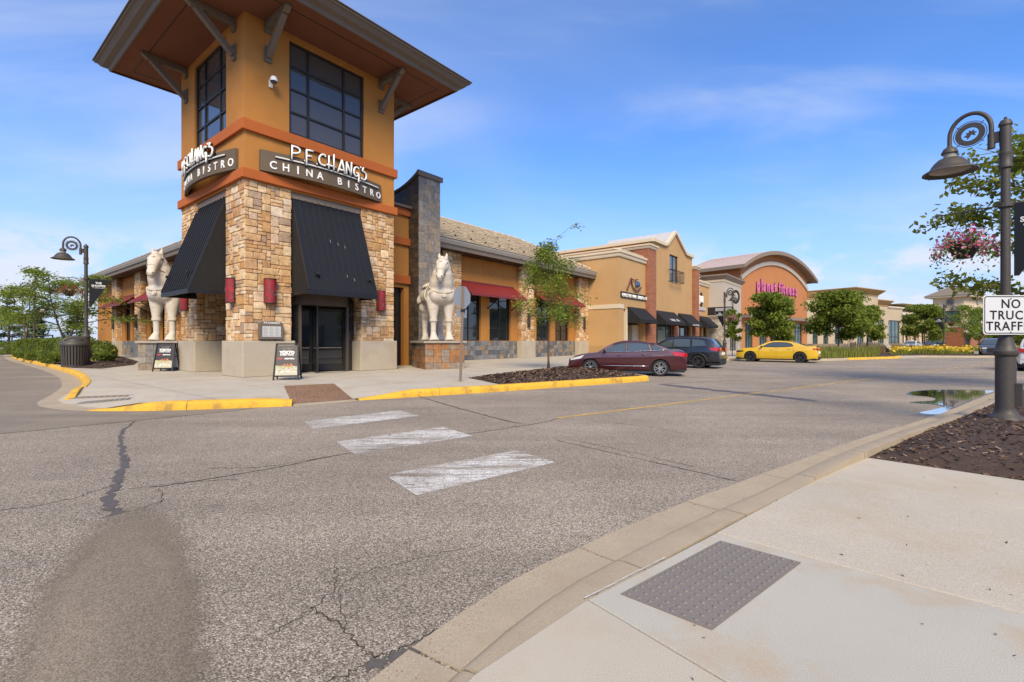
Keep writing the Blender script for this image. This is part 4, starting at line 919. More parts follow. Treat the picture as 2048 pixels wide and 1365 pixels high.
# ------------------------------------------------------------------ the two curved restaurant signs
STROKES = {
 'P': [[(0,0),(.02,1.0)],[(.0,.94),(.25,.92),(.38,.78),(.33,.58),(.18,.48),(.02,.44)]], '.': [[(0,.13),(.03,.13)]],
 'F': [[(0,-.16),(.0,.95)],[(0,.93),(.34,.95)],[(.0,.52),(.27,.55)]],
 'C': [[(.36,.80),(.32,.92),(.16,.90),(.04,.68),(.02,.42),(.10,.22),(.24,.16),(.37,.20)]],
 'H': [[(.02,.02),(.02,.98)],[(-.10,.30),(.38,.28)],[(.30,.02),(.30,1.18)]],
 'A': [[(0,.02),(.24,.98)],[(.24,.98),(.42,.02)],[(.02,.22),(.44,.24)]],
 'N': [[(0,.02),(.0,.96)],[(.0,.96),(.30,.08)],[(.30,.08),(.32,1.06)]],
 'G': [[(.34,.74),(.28,.84),(.12,.80),(.02,.58),(.02,.32),(.12,.14),(.24,.18),(.32,.34)],[(.18,.38),(.34,.38),(.33,-.26)]],
 "'": [[(0,1.0),(.03,.90)]], 'S': [[(.12,1.02),(.02,.72)],[(.02,.72),(.20,.68),(.32,.50),(.28,.22),(.12,.08),(-.06,.14)]]}
def restaurant_sign(Mx, label):
    sg = thing('restaurant_sign', label, 'sign', (C0.x, C0.y, 0), TH, 'restaurant name signs')
    vb = lambda u: -.12-.40*(1-((u-3.1)/2.6)**2)
    m = MB(Mx); K = 20
    for lay, (d0, d1) in enumerate(((0, .10),)):
        rows = [[(u, vb(u), 7.66), (u, vb(u), 8.42), (u, vb(u)+.12, 8.42), (u, vb(u)+.12, 7.66)] for u in [.5+5.2*k/K for k in range(K+1)]]
        ix = [[m.pt(p) for p in r_] for r_ in rows]
        for a, b in zip(ix, ix[1:]):
            for k in range(4): m.f.append((a[k], b[k], b[(k+1)%4], a[(k+1)%4]))
        m.f.append(tuple(ix[0])); m.f.append(tuple(ix[-1][::-1]))
    m.build('board', MT['signboard'], sg)
    m = MB(Mx); m.tube([(u, vb(u)-.05, 8.23) for u in [.95+4.5*k/K for k in range(K+1)]], .026, 6); m.build('underline', MT['white'], sg)
    m = MB(Mx); m.tube([(u, vb(u)-.0, 8.22) for u in [.95+4.5*k/K for k in range(K+1)]], .04, 6); m.build('underline_shade', MT['whiteedge'], sg)
    flipx = (lambda u: u) if Mx is None else (lambda u: 6.2-u)
    x = 1.47; sc = .62; x_adv = {'P':.50,'.':.10,'F':.43,'C':.45,'H':.46,'A':.45,'N':.40,'G':.40,"'":.08,'S':.4}
    for ch in "P.F.CHANG'S":
        lm = MB(Mx); bm_ = MB(Mx)
        for st in STROKES[ch]:
            pts = smoothpath([(p[0], 0, p[1]) for p in st], 4) if len(st) > 2 else [Vector((p[0],0,p[1])) for p in st]
            P3 = []
            for p in pts:
                u = flipx(x + p.x*sc*1.22); P3.append((u, vb(u)-.12, 8.24+p.z*sc*.88))
            lm.tube(P3, .036, 6); bm_.tube([(a, b+.06, c-.012) for a, b, c in P3], .052, 6)
        L_ = lm.build('letter', MT['white'], sg, smooth=True); bm_.build('letter_return', MT['whiteedge'], L_)
        x += x_adv[ch]*sc*1.42
    for i, ch in enumerate('CHINA BISTRO'):
        if ch == ' ': continue
        u = flipx(.90+i*.419); s_ = (vb(u+.05)-vb(u-.05))/.1
        Mt = Matrix.Translation((u, vb(u)-.012, 7.79)) @ Matrix.Rotation(math.atan(s_),4,'Z')
        if Mx is not None: Mt = SW @ Matrix.Translation((u, vb(u)-.012, 7.79)) @ Matrix.Rotation(math.atan(s_),4,'Z') @ Matrix.Scale(-1,4,(1,0,0))
        text(sg, ch, .40, Mt, MT['white'], .012, .006 if ch != 'I' else .01, name='letter', sx=.92)
    return sg
restaurant_sign(None, 'curved brown restaurant sign with white letters facing the road, above the revolving door')
restaurant_sign(SW, 'curved brown restaurant sign seen edge on, on the left face of the tower')
# ------------------------------------------------------------------ small things on the tower
cm = thing('security_camera', 'small white dome security camera on the ochre tower wall', 'security camera', LW(.9,-.02,10.98), TH)
m = MB(); m.box(-.07,.07,-.04,0,-.14,.12); m.tube([(0,-.03,.06),(0,-.22,.08)], .04, 8); m.build('mount', MT['white'], cm)
m = MB(); m.lathe([(.001,.16),(.09,.15),(.13,.06),(.13,-.02)], 14, (0,-.26,.02)); m.build('housing', MT['white'], cm, smooth='auto')
m = MB(); m.lathe([(.11,-.02),(.09,-.09),(.001,-.12)], 14, (0,-.26,.02)); m.build('dome', MT['glass'], cm, smooth=True)
lan = pm('lantern_red', (.26,.022,.030), .45, .35, 7, .2, 20); lanl = flat('lantern_fret', (.15,.11,.11), .5)
def lantern(p, rz, label):
    t = thing('wall_lantern', label, 'wall lantern', p, rz, 'red wall lanterns on the stone piers'); rnd = random.Random(int(p[0]*100))
    m = MB(); m.lathe([(.21,-.44),(.21,.44)], 10, (0,0,0), 180, 360); m.build('shade', lan, t, smooth=True)
    m = MB()
    for k in range(16):
        a, b = rnd.uniform(190,350), rnd.uniform(-.4,.4); a2, b2 = min(352, max(188, a+rnd.choice((-1,1))*rnd.uniform(20,60))), max(-.42, min(.42, b+rnd.uniform(-.25,.25)))
        pts = [(.218*math.cos(R(a+(a2-a)*s/4)), .218*math.sin(R(a+(a2-a)*s/4)), b+(b2-b)*s/4) for s in range(5)]; m.tube(pts, .008, 4)
    m.build('fretwork', lanl, t, kind='stuff')
    m = MB()
    for z in (-.455, .43): m.lathe([(.001,z),(.225,z),(.225,z+.025),(.001,z+.025)], 10, (0,0,0), 180, 360)
    m.box(-.22,.22,-.01,.02,-.455,.455); m.build('frame', MT['darkbrown'], t)
lantern(LW(.87,-.05,3.30), TH, 'red lantern on the corner pier above the menu box')
lantern(LW(5.73,-.05,3.26), TH, 'red lantern on the stone pier to the right of the revolving door')
lantern(LW(-.05,.95,3.31), TH-R(90), 'red lantern on the left face of the corner pier, by the awning end')
lantern(LW(-.05,5.8,3.22), TH-R(90), 'red lantern on the far left pier behind the white horse')
for (u_, v_, rz, lb) in ((22.3,4.02,TH,'narrow bronze lantern on the stone pier between the red canopies'),(30.8,4.02,TH,'narrow bronze lantern on the last stone pier beside the tan shop'),(4.02,30.8,TH-R(90),'narrow bronze lantern on the left wing pier half hidden by the horse'),(4.02,38.3,TH-R(90),'narrow bronze lantern on the pier at the far left end of the restaurant')):
    t = thing('wall_lantern', lb, 'wall lantern', LW(u_, v_, 3.1), rz, 'bronze lanterns on the wing piers')
    m = MB(); m.lathe([(.15,-.5),(.15,.5)], 8, (0,0,0), 180, 360); m.build('shade', MT['darkbrown'], t, smooth=True)
    m = MB(); m.box(-.17,.17,-.17,.02,.5,.54); m.box(-.17,.17,-.17,.02,-.54,-.5); m.build('frame', MT['bronze'], t)
mb_ = thing('menu_box', 'grey framed menu box with a white menu on the corner pier', 'menu box', LW(.88,-.06,1.86), TH)
m = MB(); m.box(-.43,.43,-.10,.04,-.33,.22); m.prism([(-.43,.22)]+[(.43*-math.cos(math.pi*k/10), .22+.12*math.sin(math.pi*k/10)) for k in range(1,10)]+[(.43,.22)], lambda q: (q[0],-.10,q[1]), lambda q: (q[0],.04,q[1])); m.build('frame', MT['fascia'], mb_)
m = MB(); m.box(-.33,.33,-.112,-.09,-.25,.14); m.build('menu', pm('paper', (.55,.55,.53), .6, .05, 5), mb_)
m = MB()
for k in range(3):
    for j in range(9): m.box(-.30+k*.21,-.12+k*.21-.03*(j%3),-.1145,-.112,-.22+j*.038,-.208+j*.038)
m.build('print', flat('print_grey', (.25,.25,.25), .7), mb_, kind='stuff')
text(mb_, "P.F.CHANG'S", .10, Matrix.Translation((0,-.104,.235)), MT['white'], .002, .002)
# ------------------------------------------------------------------ A-frame boards
def aframe(p, rz, label):
    t = thing('sandwich_board', label, 'sandwich board', p, rz, 'sandwich boards by the entrance'); h = 1.22; lean = .20
    def side(s):
        m = MB(); top = Vector((0,0,h)); 
        for x in (-.36,.36): m.bar((x*1.06,-s*(.30),0),(x*.92,-s*.03,h),.045,.03)
        m.bar((-.335,-s*.03,h-.02),(.335,-s*.03,h-.02),.04,.04); m.bar((-.37,-s*.275,.13),(.37,-s*.275,.13),.04,.03)
        return m
    side(1).build('front_frame', MT['black'], t); side(-1).build('rear_frame', MT['black'], t)
    m = MB(); 
    for x in (-.345,.345): m.bar((x,-.17,.62),(x,.17,.62),.015,.025)
    m.build('stay', MT['black'], t)
    A = math.atan2(.245, 1.05)
    for s in (1,-1):
        Mx = (Matrix.Rotation(R(180),4,'Z') if s < 0 else Matrix()) @ Matrix.Translation((0,-.275,.13)) @ Matrix.Rotation(-A,4,'X')
        m = MB(Mx); m.prism([(-.352,.02),(.352,.02),(.318,1.05),(-.318,1.05)], lambda q: (q[0],0,q[1]), lambda q: (q[0],.012,q[1])); m.build('poster' if s > 0 else 'rear_panel', flat('poster_dark', (.034,.026,.030), .4) if s > 0 else flat('panel_pale', (.40,.42,.48), .5), t)
    Mx = Matrix.Translation((0,-.275,.13)) @ Matrix.Rotation(-A,4,'X') @ Matrix.Translation((0,-.004,0)); wm = MT['white']
    text(t, "P.F. CHANG'S", .055, Mx @ Matrix.Translation((0,0,.93)), flat('print_tan', (.35,.25,.2), .6), .001)
    text(t, 'LIMITED TIME ONLY', .034, Mx @ Matrix.Translation((0,0,.865)), wm, .001)
    text(t, 'TOKYO', .118, Mx @ Matrix.Translation((0,0,.765)), wm, .001, .006, sx=1.1)
    text(t, 'STREET FOOD', .066, Mx @ Matrix.Translation((0,0,.70)), wm, .001, .002)
    text(t, 'NEW!', .062, Mx @ Matrix.Translation((-.215,0,.575)), flat('print_red', (.55,.05,.04), .5), .001, .004)
    text(t, 'SUSHI ROLL', .058, Mx @ Matrix.Translation((.085,0,.575)), wm, .001, .003)
    fm = MB(Mx); rnd = random.Random(3)
    fm.prism([(-.338,.03),(.338,.03),(.33,.33),(.1,.36),(-.15,.35),(-.332,.36)], lambda q: (q[0],0,q[1]), lambda q: (q[0],.006,q[1])); fm.build('food_picture', pm('print_rice', (.45,.42,.33), .6, .35, 22, 0), t)
    for nm, colr, (zx, zz), n_, rr in (('food_picture',(.30,.36,.09),(.28,.30),16,.03),('food_picture',(.50,.16,.06),(.16,.36),14,.035),('food_picture',(.62,.58,.48),(.30,.16),22,.035),('food_picture',(.10,.05,.03),(.3,.22),9,.012)):
        fm = MB(Mx)
        for k in range(n_):
            x, z, r_ = rnd.uniform(-zx,zx), max(.06, zz+rnd.uniform(-.05,.05)), rr*rnd.uniform(.5,1.2)
            fm.poly([(x+r_*math.cos(a*1.05), -.002-.0002*k, z+r_*.7*math.sin(a*1.05)) for a in range(6)])
        fm.build(nm, flat('print_ink', colr, .6), t, fix=False)
    return t
aframe((-7.58,16.05,Z0), R(15), 'sandwich board poster standing in front of the corner pier, right of the tower corner')
aframe((-14.95,20.55,Z0), R(8), 'sandwich board poster standing in front of the left horse pedestal')
# ------------------------------------------------------------------ horses on pedestals
from mathutils.bvhtree import BVHTree
def horse(loc, rz, yaw, scale, label):
    t = thing('horse_statue', label, 'horse statue', loc, rz, 'white stone horses beside the tower'); t.scale = (scale*1.13, scale*1.05, scale)
    m = MB(); n = 14
    def chain(pts):
        m.tube([p[:3] for p in pts], [p[3] for p in pts], n)
        for p in pts: m.ell(p[:3], (p[3],)*3, n, 10)
    chain([(0,-.95,2.28,.52),(0,-.6,2.28,.60),(0,0,2.24,.61),(0,.6,2.27,.62),(0,1.05,2.32,.58),(0,1.32,2.25,.44)])
    for s in (-1,1):
        m.ell((s*.26,-1.02,2.22),(.30,.36,.42),n,10); m.ell((s*.30,1.0,2.2),(.34,.46,.55),n,10); m.ell((s*.36,-.70,2.2),(.26,.34,.5),n,10)
    chain([(0,-.80,2.55,.58),(0,-.98,2.88,.53),(0,-1.12,3.2,.45),(0,-1.21,3.5,.36),(0,-1.26,3.74,.29)])
    for k in range(9):                                           # cropped mane along the crest
        a = k/8; m.ell((0,-.50-.52*a, 2.95+1.0*a-.10*math.sin(a*3.1)+.03),(.10,.13,.13),8,6)
    HM = Matrix.Translation((0,-1.26,3.7)) @ Matrix.Rotation(yaw,4,'Z')
    def H(x, y, z): p = HM @ Vector((x,y,z)); return (p.x,p.y,p.z)
    chain([(*H(0,-.02,.12),.25),(*H(0,-.22,.0),.255),(*H(0,-.40,-.24),.215),(*H(0,-.54,-.50),.165),(*H(0,-.62,-.68),.165)])
    for s in (-1,1):
        m.ell(H(s*.13,-.16,-.12),(.14,.20,.25),n,8); m.ell(H(s*.19,-.32,.02),(.07,.09,.08),10,6); m.ell(H(s*.085,-.70,-.66),(.075,.08,.09),10,6)
        m.tube([H(s*.14,.02,.30),H(s*.165,-.01,.44),H(s*.15,-.02,.58)],[.085,.075,.018],10)
    m.ell(H(0,-.60,-.83),(.12,.13,.075),10,6); m.ell(H(0,-.18,.30),(.10,.10,.10),10,8)
    for s in (-1,1):
        x = s*.34; chain([(x,-.80,2.0,.33),(x,-.84,1.62,.255),(x,-.86,1.30,.19),(x,-.87,1.05,.155),(x,-.86,.75,.125),(x,-.85,.40,.125),(x,-.90,.24,.145)])
        m.tube([(x,-.92,.30),(x,-.98,.10),(x,-1.0,0)],[.13,.20,.235],n)
        x = s*.36; chain([(x,.98,2.1,.40),(x,.92,1.72,.32),(x,1.02,1.40,.215),(x,1.16,1.10,.165),(x,1.16,.85,.13),(x,1.12,.45,.12),(x,1.05,.25,.14)])
        m.tube([(x,1.05,.30),(x,.98,.10),(x,.95,0)],[.13,.19,.225],n)
    chain([(0,1.55,2.55,.13),(0,1.78,2.35,.14),(0,1.84,2.05,.13),(0,1.80,1.75,.07)])
    o = m.build('h', None, fix=False); r_ = o.modifiers.new('r','REMESH'); r_.mode = 'VOXEL'; r_.voxel_size = .034; sm = o.modifiers.new('s','SMOOTH'); sm.iterations = 7; sm.factor = .5
    me = bpy.data.meshes.new_from_object(o.evaluated_get(bpy.context.evaluated_depsgraph_get())); bpy.data.objects.remove(o)
    me.name = 'body'; body = link('body', me, MT['statue'], t, smooth=True)
    bv = BVHTree.FromPolygons([v.co for v in me.vertices], [p.vertices for p in me.polygons])
    def hit(o_, d):
        h = bv.ray_cast(Vector(o_), Vector(d).normalized()); return h[0] if h[0] else Vector(o_)
    st2 = MT['statue']
    neck = []
    for k in range(31):
        a = R(-150+300*k/30); z = 2.30+.75*(1-math.cos(a))/2*1.35; d = Vector((math.sin(a), -math.cos(a), 0)); neck.append(hit(Vector((0,-.75,z))+d*2.2, -d)+d*.01)
    m = MB(); m.tube(neck, .026, 6); m.build('breast_collar', pm('statue_tack', (.42,.34,.25), .75, .1, 4), t, smooth=True)
    for i in (10, 15, 20):
        p = neck[i]; d = Vector((p.x, p.y+.75, 0)).normalized(); p = hit(p+d*1.5-Vector((0,0,.10)), -d); q = d.to_track_quat('Z','Y').to_matrix().to_4x4(); q.translation = p
        m = MB(q); m.lathe([(.001,.05),(.05,.05),(.06,.025),(.085,.025),(.10,.045),(.115,.02),(.115,-.05)], 16); m.build('medallion', st2, t, smooth='auto')
    for (y0, z0, y1, z1, nm) in ((-.42,-.42,-.50,-.30,'noseband'),(-.12,.22,-.16,.16,'browband')):
        ring = []
        for k in range(25):
            a = 2*math.pi*k/24; c = Vector((0,y0,z0)); ax = Vector((0,.55,.83)) if nm == 'noseband' else Vector((0,.2,.98)); e1 = Vector((1,0,0)); e2 = Vector((0,-ax.z,ax.y))
            d = e1*math.cos(a)+e2*math.sin(a); dw = (HM.to_3x3() @ d); cw = HM @ c; ring.append(hit(cw+dw*.8, -dw)+dw*.006)
        m = MB(); m.tube(ring, .022, 6); m.build(nm, st2, t, smooth=True)
    m = MB()
    for s in (-1,1): m.tube([hit(HM @ Vector((s*.8,-.14-.06*k,.2-.14*k)), HM.to_3x3() @ Vector((-s,0,0))) for k in range(5)], .018, 6)
    p = hit(HM @ Vector((0,-1.2,.10)), HM.to_3x3() @ Vector((0,1,0))); m.ell(p, (.07,.05,.07), 10, 8); m.build('bridle', st2, t, smooth=True)
    dk = flat('statue_eye', (.10,.085,.07), .5); m = MB()
    for s in (-1,1):
        p = hit(HM @ Vector((s*.9,-.36,.03)), HM.to_3x3() @ Vector((-s,.15,0))); m.ell(p, (.035,.045,.035), 10, 6)
        p = hit(HM @ Vector((s*.10,-1.4,-.66)), HM.to_3x3() @ Vector((0,1,0))); m.ell(p, (.026,.02,.032), 8, 6)
    m.tube([hit(HM @ Vector((x,-1.4,-.79)), HM.to_3x3() @ Vector((0,1,0))) for x in (-.10,-.05,0,.05,.10)], .011, 5); m.build('eye', dk, t)
    def bl(a, b):
        y = -.45+1.35*a; th = R(-118+236*b); hem = .03*math.sin(a*22)*abs(math.sin(th)) ; d = Vector((math.sin(th), 0, math.cos(th))); p = hit(Vector((0,y,2.3))+d*2, -d)
        return p + d*(.035+.02*math.sin(a*16+b*3)*abs(math.sin(th)))
    m = MB(); m.grid(bl, 26, 30); b_ = m.build('saddle_cloth', st2, t, smooth=True); so = b_.modifiers.new('s','SOLIDIFY'); so.thickness = .05; so.offset = 0
    m = MB(); m.grid(lambda a, b: (lambda th, y: (lambda d: hit(Vector((0,y,2.3))+d*2,-d)+d*(.10+.07*(2*a-1)**2*math.cos(th)))(Vector((math.sin(th),0,math.cos(th)))))(R(-55+110*b), -.15+.75*a), 12, 12); b_ = m.build('saddle', st2, t, smooth=True); so = b_.modifiers.new('s','SOLIDIFY'); so.thickness = .10; so.offset = 0
    for s in (-1,1):
        m = MB(); m.lathe([(.13,.93),(.178,.95),(.178,1.07),(.14,1.09)], 14, (s*.34,-.868,0)); m.build('knee_cuff', st2, t, smooth='auto')
    return t
def pedestal(loc, rz, w_, d_, label, tint):
    t = thing('statue_pedestal', label, 'pedestal', loc, rz, 'tiled pedestals under the horses'); h = 1.20
    m = MB(); m.box(-w_/2+.02,w_/2-.02,-d_/2+.02,d_/2-.02,0,h); m.build('core', MT['grout'], t)
    m = MB(); m.box(-w_/2-.09,w_/2+.09,-d_/2-.09,d_/2+.09,h,h+.11); m.build('cap', pm('cap_stone', (.33,.285,.235), .85, .1, 2), t, bevel=.015)
    nz = 4; hz = h/nz
    for (fx, fy, ang, L_) in ((-w_/2,-d_/2,0,w_),(-w_/2,d_/2,-90,d_),(w_/2,-d_/2,90,d_)):
        nx = round(L_/.36)
        for i in range(nx):
            for j in range(nz):
                o = bpy.data.objects.new('tile', pt_mesh[tint]); COL.objects.link(o); o.parent = t
                o.matrix_local = face(fx, fy, ang) @ Matrix.Translation(((i+.5)*L_/nx, .012, (j+.5)*hz)) @ Matrix.Diagonal((L_/nx-.012, .03, hz-.012, 1))
    return t
pt_mesh = {}
for k in ('slaterust','slate'):
    q = MB(); q.box(-.5,.5,-.5,.5,-.5,.5); me = q.mesh('tile'); me.materials.append(MT[k]); pt_mesh[k] = me
pedestal((-3.65,23.23,Z0), R(25), 1.88, 2.6, 'rust and grey tiled pedestal beneath the right horse, beside the stop sign post', 'slaterust')
pedestal((-15.75,22.40,Z0), R(0), 1.72, 2.6, 'grey tiled pedestal beneath the left horse, behind a sandwich board', 'slate')
horse((-3.65,23.2,Z0+1.31), R(21), R(-24), .955, 'white stone horse statue in front of the slate pylon, on the rust tiled pedestal')
horse((-15.75,22.45,Z0+1.31), R(-2), R(17), .97, 'white stone horse statue left of the tower, partly behind the black awning')
# ------------------------------------------------------------------ vegetation helpers
def leaf_mesh(name, P, size, rng, aspect=.5, up=.35, mat=None, parent=None, kind=None, loc=None, drop=0.0, dirs=None, cup=.0):
    P = np.asarray(P, float); n = len(P)
    d = rng.normal(size=(n,3)) if dirs is None else dirs + rng.normal(size=(n,3))*.35
    d[:,2] -= drop; d /= np.linalg.norm(d, axis=1)[:,None]+1e-9
    nn = rng.normal(size=(n,3)); nn[:,2] += up*3; s = np.cross(d, nn); s /= np.linalg.norm(s, axis=1)[:,None]+1e-9
    L_ = size*rng.uniform(.6,1.35,n)[:,None]; W_ = L_*aspect
    V = np.empty((n,4,3)); V[:,0] = P-d*L_*.5; V[:,1] = P+s*W_*.5; V[:,2] = P+d*L_*.5; V[:,3] = P-s*W_*.5
    me = bpy.data.meshes.new(name); me.vertices.add(n*4); me.vertices.foreach_set('co', V.ravel())
    me.loops.add(n*4); me.loops.foreach_set('vertex_index', np.arange(n*4, dtype=np.int32))
    me.polygons.add(n); me.polygons.foreach_set('loop_start', np.arange(0,n*4,4,dtype=np.int32)); me.polygons.foreach_set('loop_total', np.full(n,4,dtype=np.int32))
    me.update(calc_edges=True)
    return link(name, me, mat, parent, kind=kind, loc=loc)
def tree(name, loc, H, th, rad, n, size, mat, label, seed, style='round', group=None, lean=(0,0), tr=.10, multi=1, aspect=.5, limbs=18, zlow=None, squash=1.0, spread=.85, zj=.09):
    rng = np.random.default_rng(seed); t = thing(name, label, 'tree', loc, 0, group)
    b = MB(); tips = []; zl = zlow if zlow is not None else th
    stems = []
    for k in range(multi):
        a = 2*math.pi*k/max(1,multi)+seed; sp = rad*.28 if multi > 1 else 0
        pts = [Vector((0,0,-.08)), Vector((lean[0]*.2, lean[1]*.2, th*.6)), Vector((lean[0]*.4+sp*.4*math.cos(a), lean[1]*.4+sp*.4*math.sin(a), th)),
               Vector((lean[0]*.8+sp*math.cos(a), lean[1]*.8+sp*math.sin(a), th+(H-th)*.5)), Vector((lean[0]+sp*1.2*math.cos(a), lean[1]+sp*1.2*math.sin(a), H*.95))]
        pts = smoothpath(pts, 4); r0 = tr/(1 if multi == 1 else 1.3); b.tube(pts, [r0*(1-.86*i/(len(pts)-1))*(1.35 if i == 0 else 1) for i in range(len(pts))], 7); stems.append(pts)
    tk = b.build('trunk', MT['bark'], t, smooth=True)
    lb = MB(); P = []; D = []
    for i in range(limbs):
        f = (i+.5)/limbs; st = stems[i % len(stems)]
        z = zl*1.02+(H*.97-zl)*f
        c = min(st, key=lambda q: abs(q.z-z)); a = i*2.39996+rng.uniform(-.4,.4)
        if style == 'round': prof = math.sqrt(max(.04, 1-(2*(f-.38)/1.28)**2)); rise = .25+.5*f
        elif style == 'tier': prof = (.45+.55*math.sin(math.pi*min(1,f*1.15+.12)))*rng.uniform(.55,1.15); rise = .12+.25*f
        else: prof = (1-f)**.8; rise = -.1
        ln = rad*prof*rng.uniform(.78,1.08); d = Vector((math.cos(a), math.sin(a), rise)).normalized()
        e = c+d*ln; e.z = min(e.z, H); mid = c.lerp(e,.5)+Vector((0,0,.06*ln))
        seg = smoothpath([c, mid, e + Vector((0,0,-.05*ln if style == 'tier' else 0))], 5); rr = max(.006, tr*.32*(1-.5*f))
        lb.tube(seg, [rr*(1-.85*k/(len(seg)-1)) for k in range(len(seg))], 5, caps=False)
        for j in range(7 if style != 'tier' else 9):
            q = seg[min(len(seg)-1, int((.30+.70*(j+.5)/8)*(len(seg)-1)))]; a2 = a+(1 if j % 2 else -1)*rng.uniform(.4,1.2); l2 = ln*rng.uniform(.18,.42)*(1.0 if style != 'tier' else 1.0)
            e2 = q+Vector((math.cos(a2)*l2, math.sin(a2)*l2, l2*rng.uniform(-.1,.5) if style != 'tier' else l2*rng.uniform(-.18,.22)))
            if j % 2 == 0: lb.tube([q, e2], [rr*.35, .003], 4, caps=False)
            tips.append((q, e2, l2))
    lb.build('limb', MT['bark'], t, smooth=True)
    per = max(1, n//len(tips))
    for q, e2, l2 in tips:
        k = int(per*rng.uniform(.35,1.65)); tt = rng.uniform(.15,1.12,k)[:,None]; base = np.array(q)+(np.array(e2)-np.array(q))*tt
        if style == 'tier': jit = rng.normal(size=(k,3))*np.array([.16,.16,zj])*rad*.42
        else: jit = rng.normal(size=(k,3))*np.array([.17,.17,.14*squash])*rad*.62*spread
        P.append(base+jit); dd = np.tile(np.array((e2-q).normalized()), (k,1)); D.append(dd)
    P = np.concatenate(P); D = np.concatenate(D)
    P = P[P[:,2] < H+.25]; D = D[:len(P)]
    leaf_mesh('crown', P, size, rng, aspect, .35, MT[mat], t, drop=.25, dirs=D if style == 'tier' else None)
    return t
def shrub(name, loc, rx, ry, h, n, size, mat, label, seed, group=None, box=True, rz=0.0, extra=None):
    rng = np.random.default_rng(seed); t = thing(name, label, 'shrub', loc, rz, group)
    u = rng.normal(size=(n,3)); u /= np.linalg.norm(u, axis=1)[:,None]
    if box: u = np.sign(u)*np.abs(u)**.55; u /= np.max(np.abs(u),axis=1)[:,None]**.55
    rr = 1-np.abs(rng.normal(size=n))[:,None]*.10; nz = np.array([1+.13*mnoise.noise(Vector(p*2.2)+Vector((seed,0,0))) for p in u])[:,None]
    P = u*rr*nz*np.array([rx,ry,h*.5])+np.array([0,0,h*.5]); P = P[P[:,2] > .02]
    leaf_mesh('foliage', P, size, rng, .55, .3, MT[mat], t)
    m = MB(); m.ell((0,0,h*.47),(rx*.80,ry*.80,h*.42),12,8); m.build('inner_growth', MT['leaf_hedge'], t, smooth=True)
    if extra:
        k, sz, mt = extra; idx = rng.choice(len(P), k); Q = P[idx]*np.array([1.05,1.05,1.03]); leaf_mesh('flower', Q, sz, rng, .9, .3, MT[mt], t, kind='stuff')
    return t
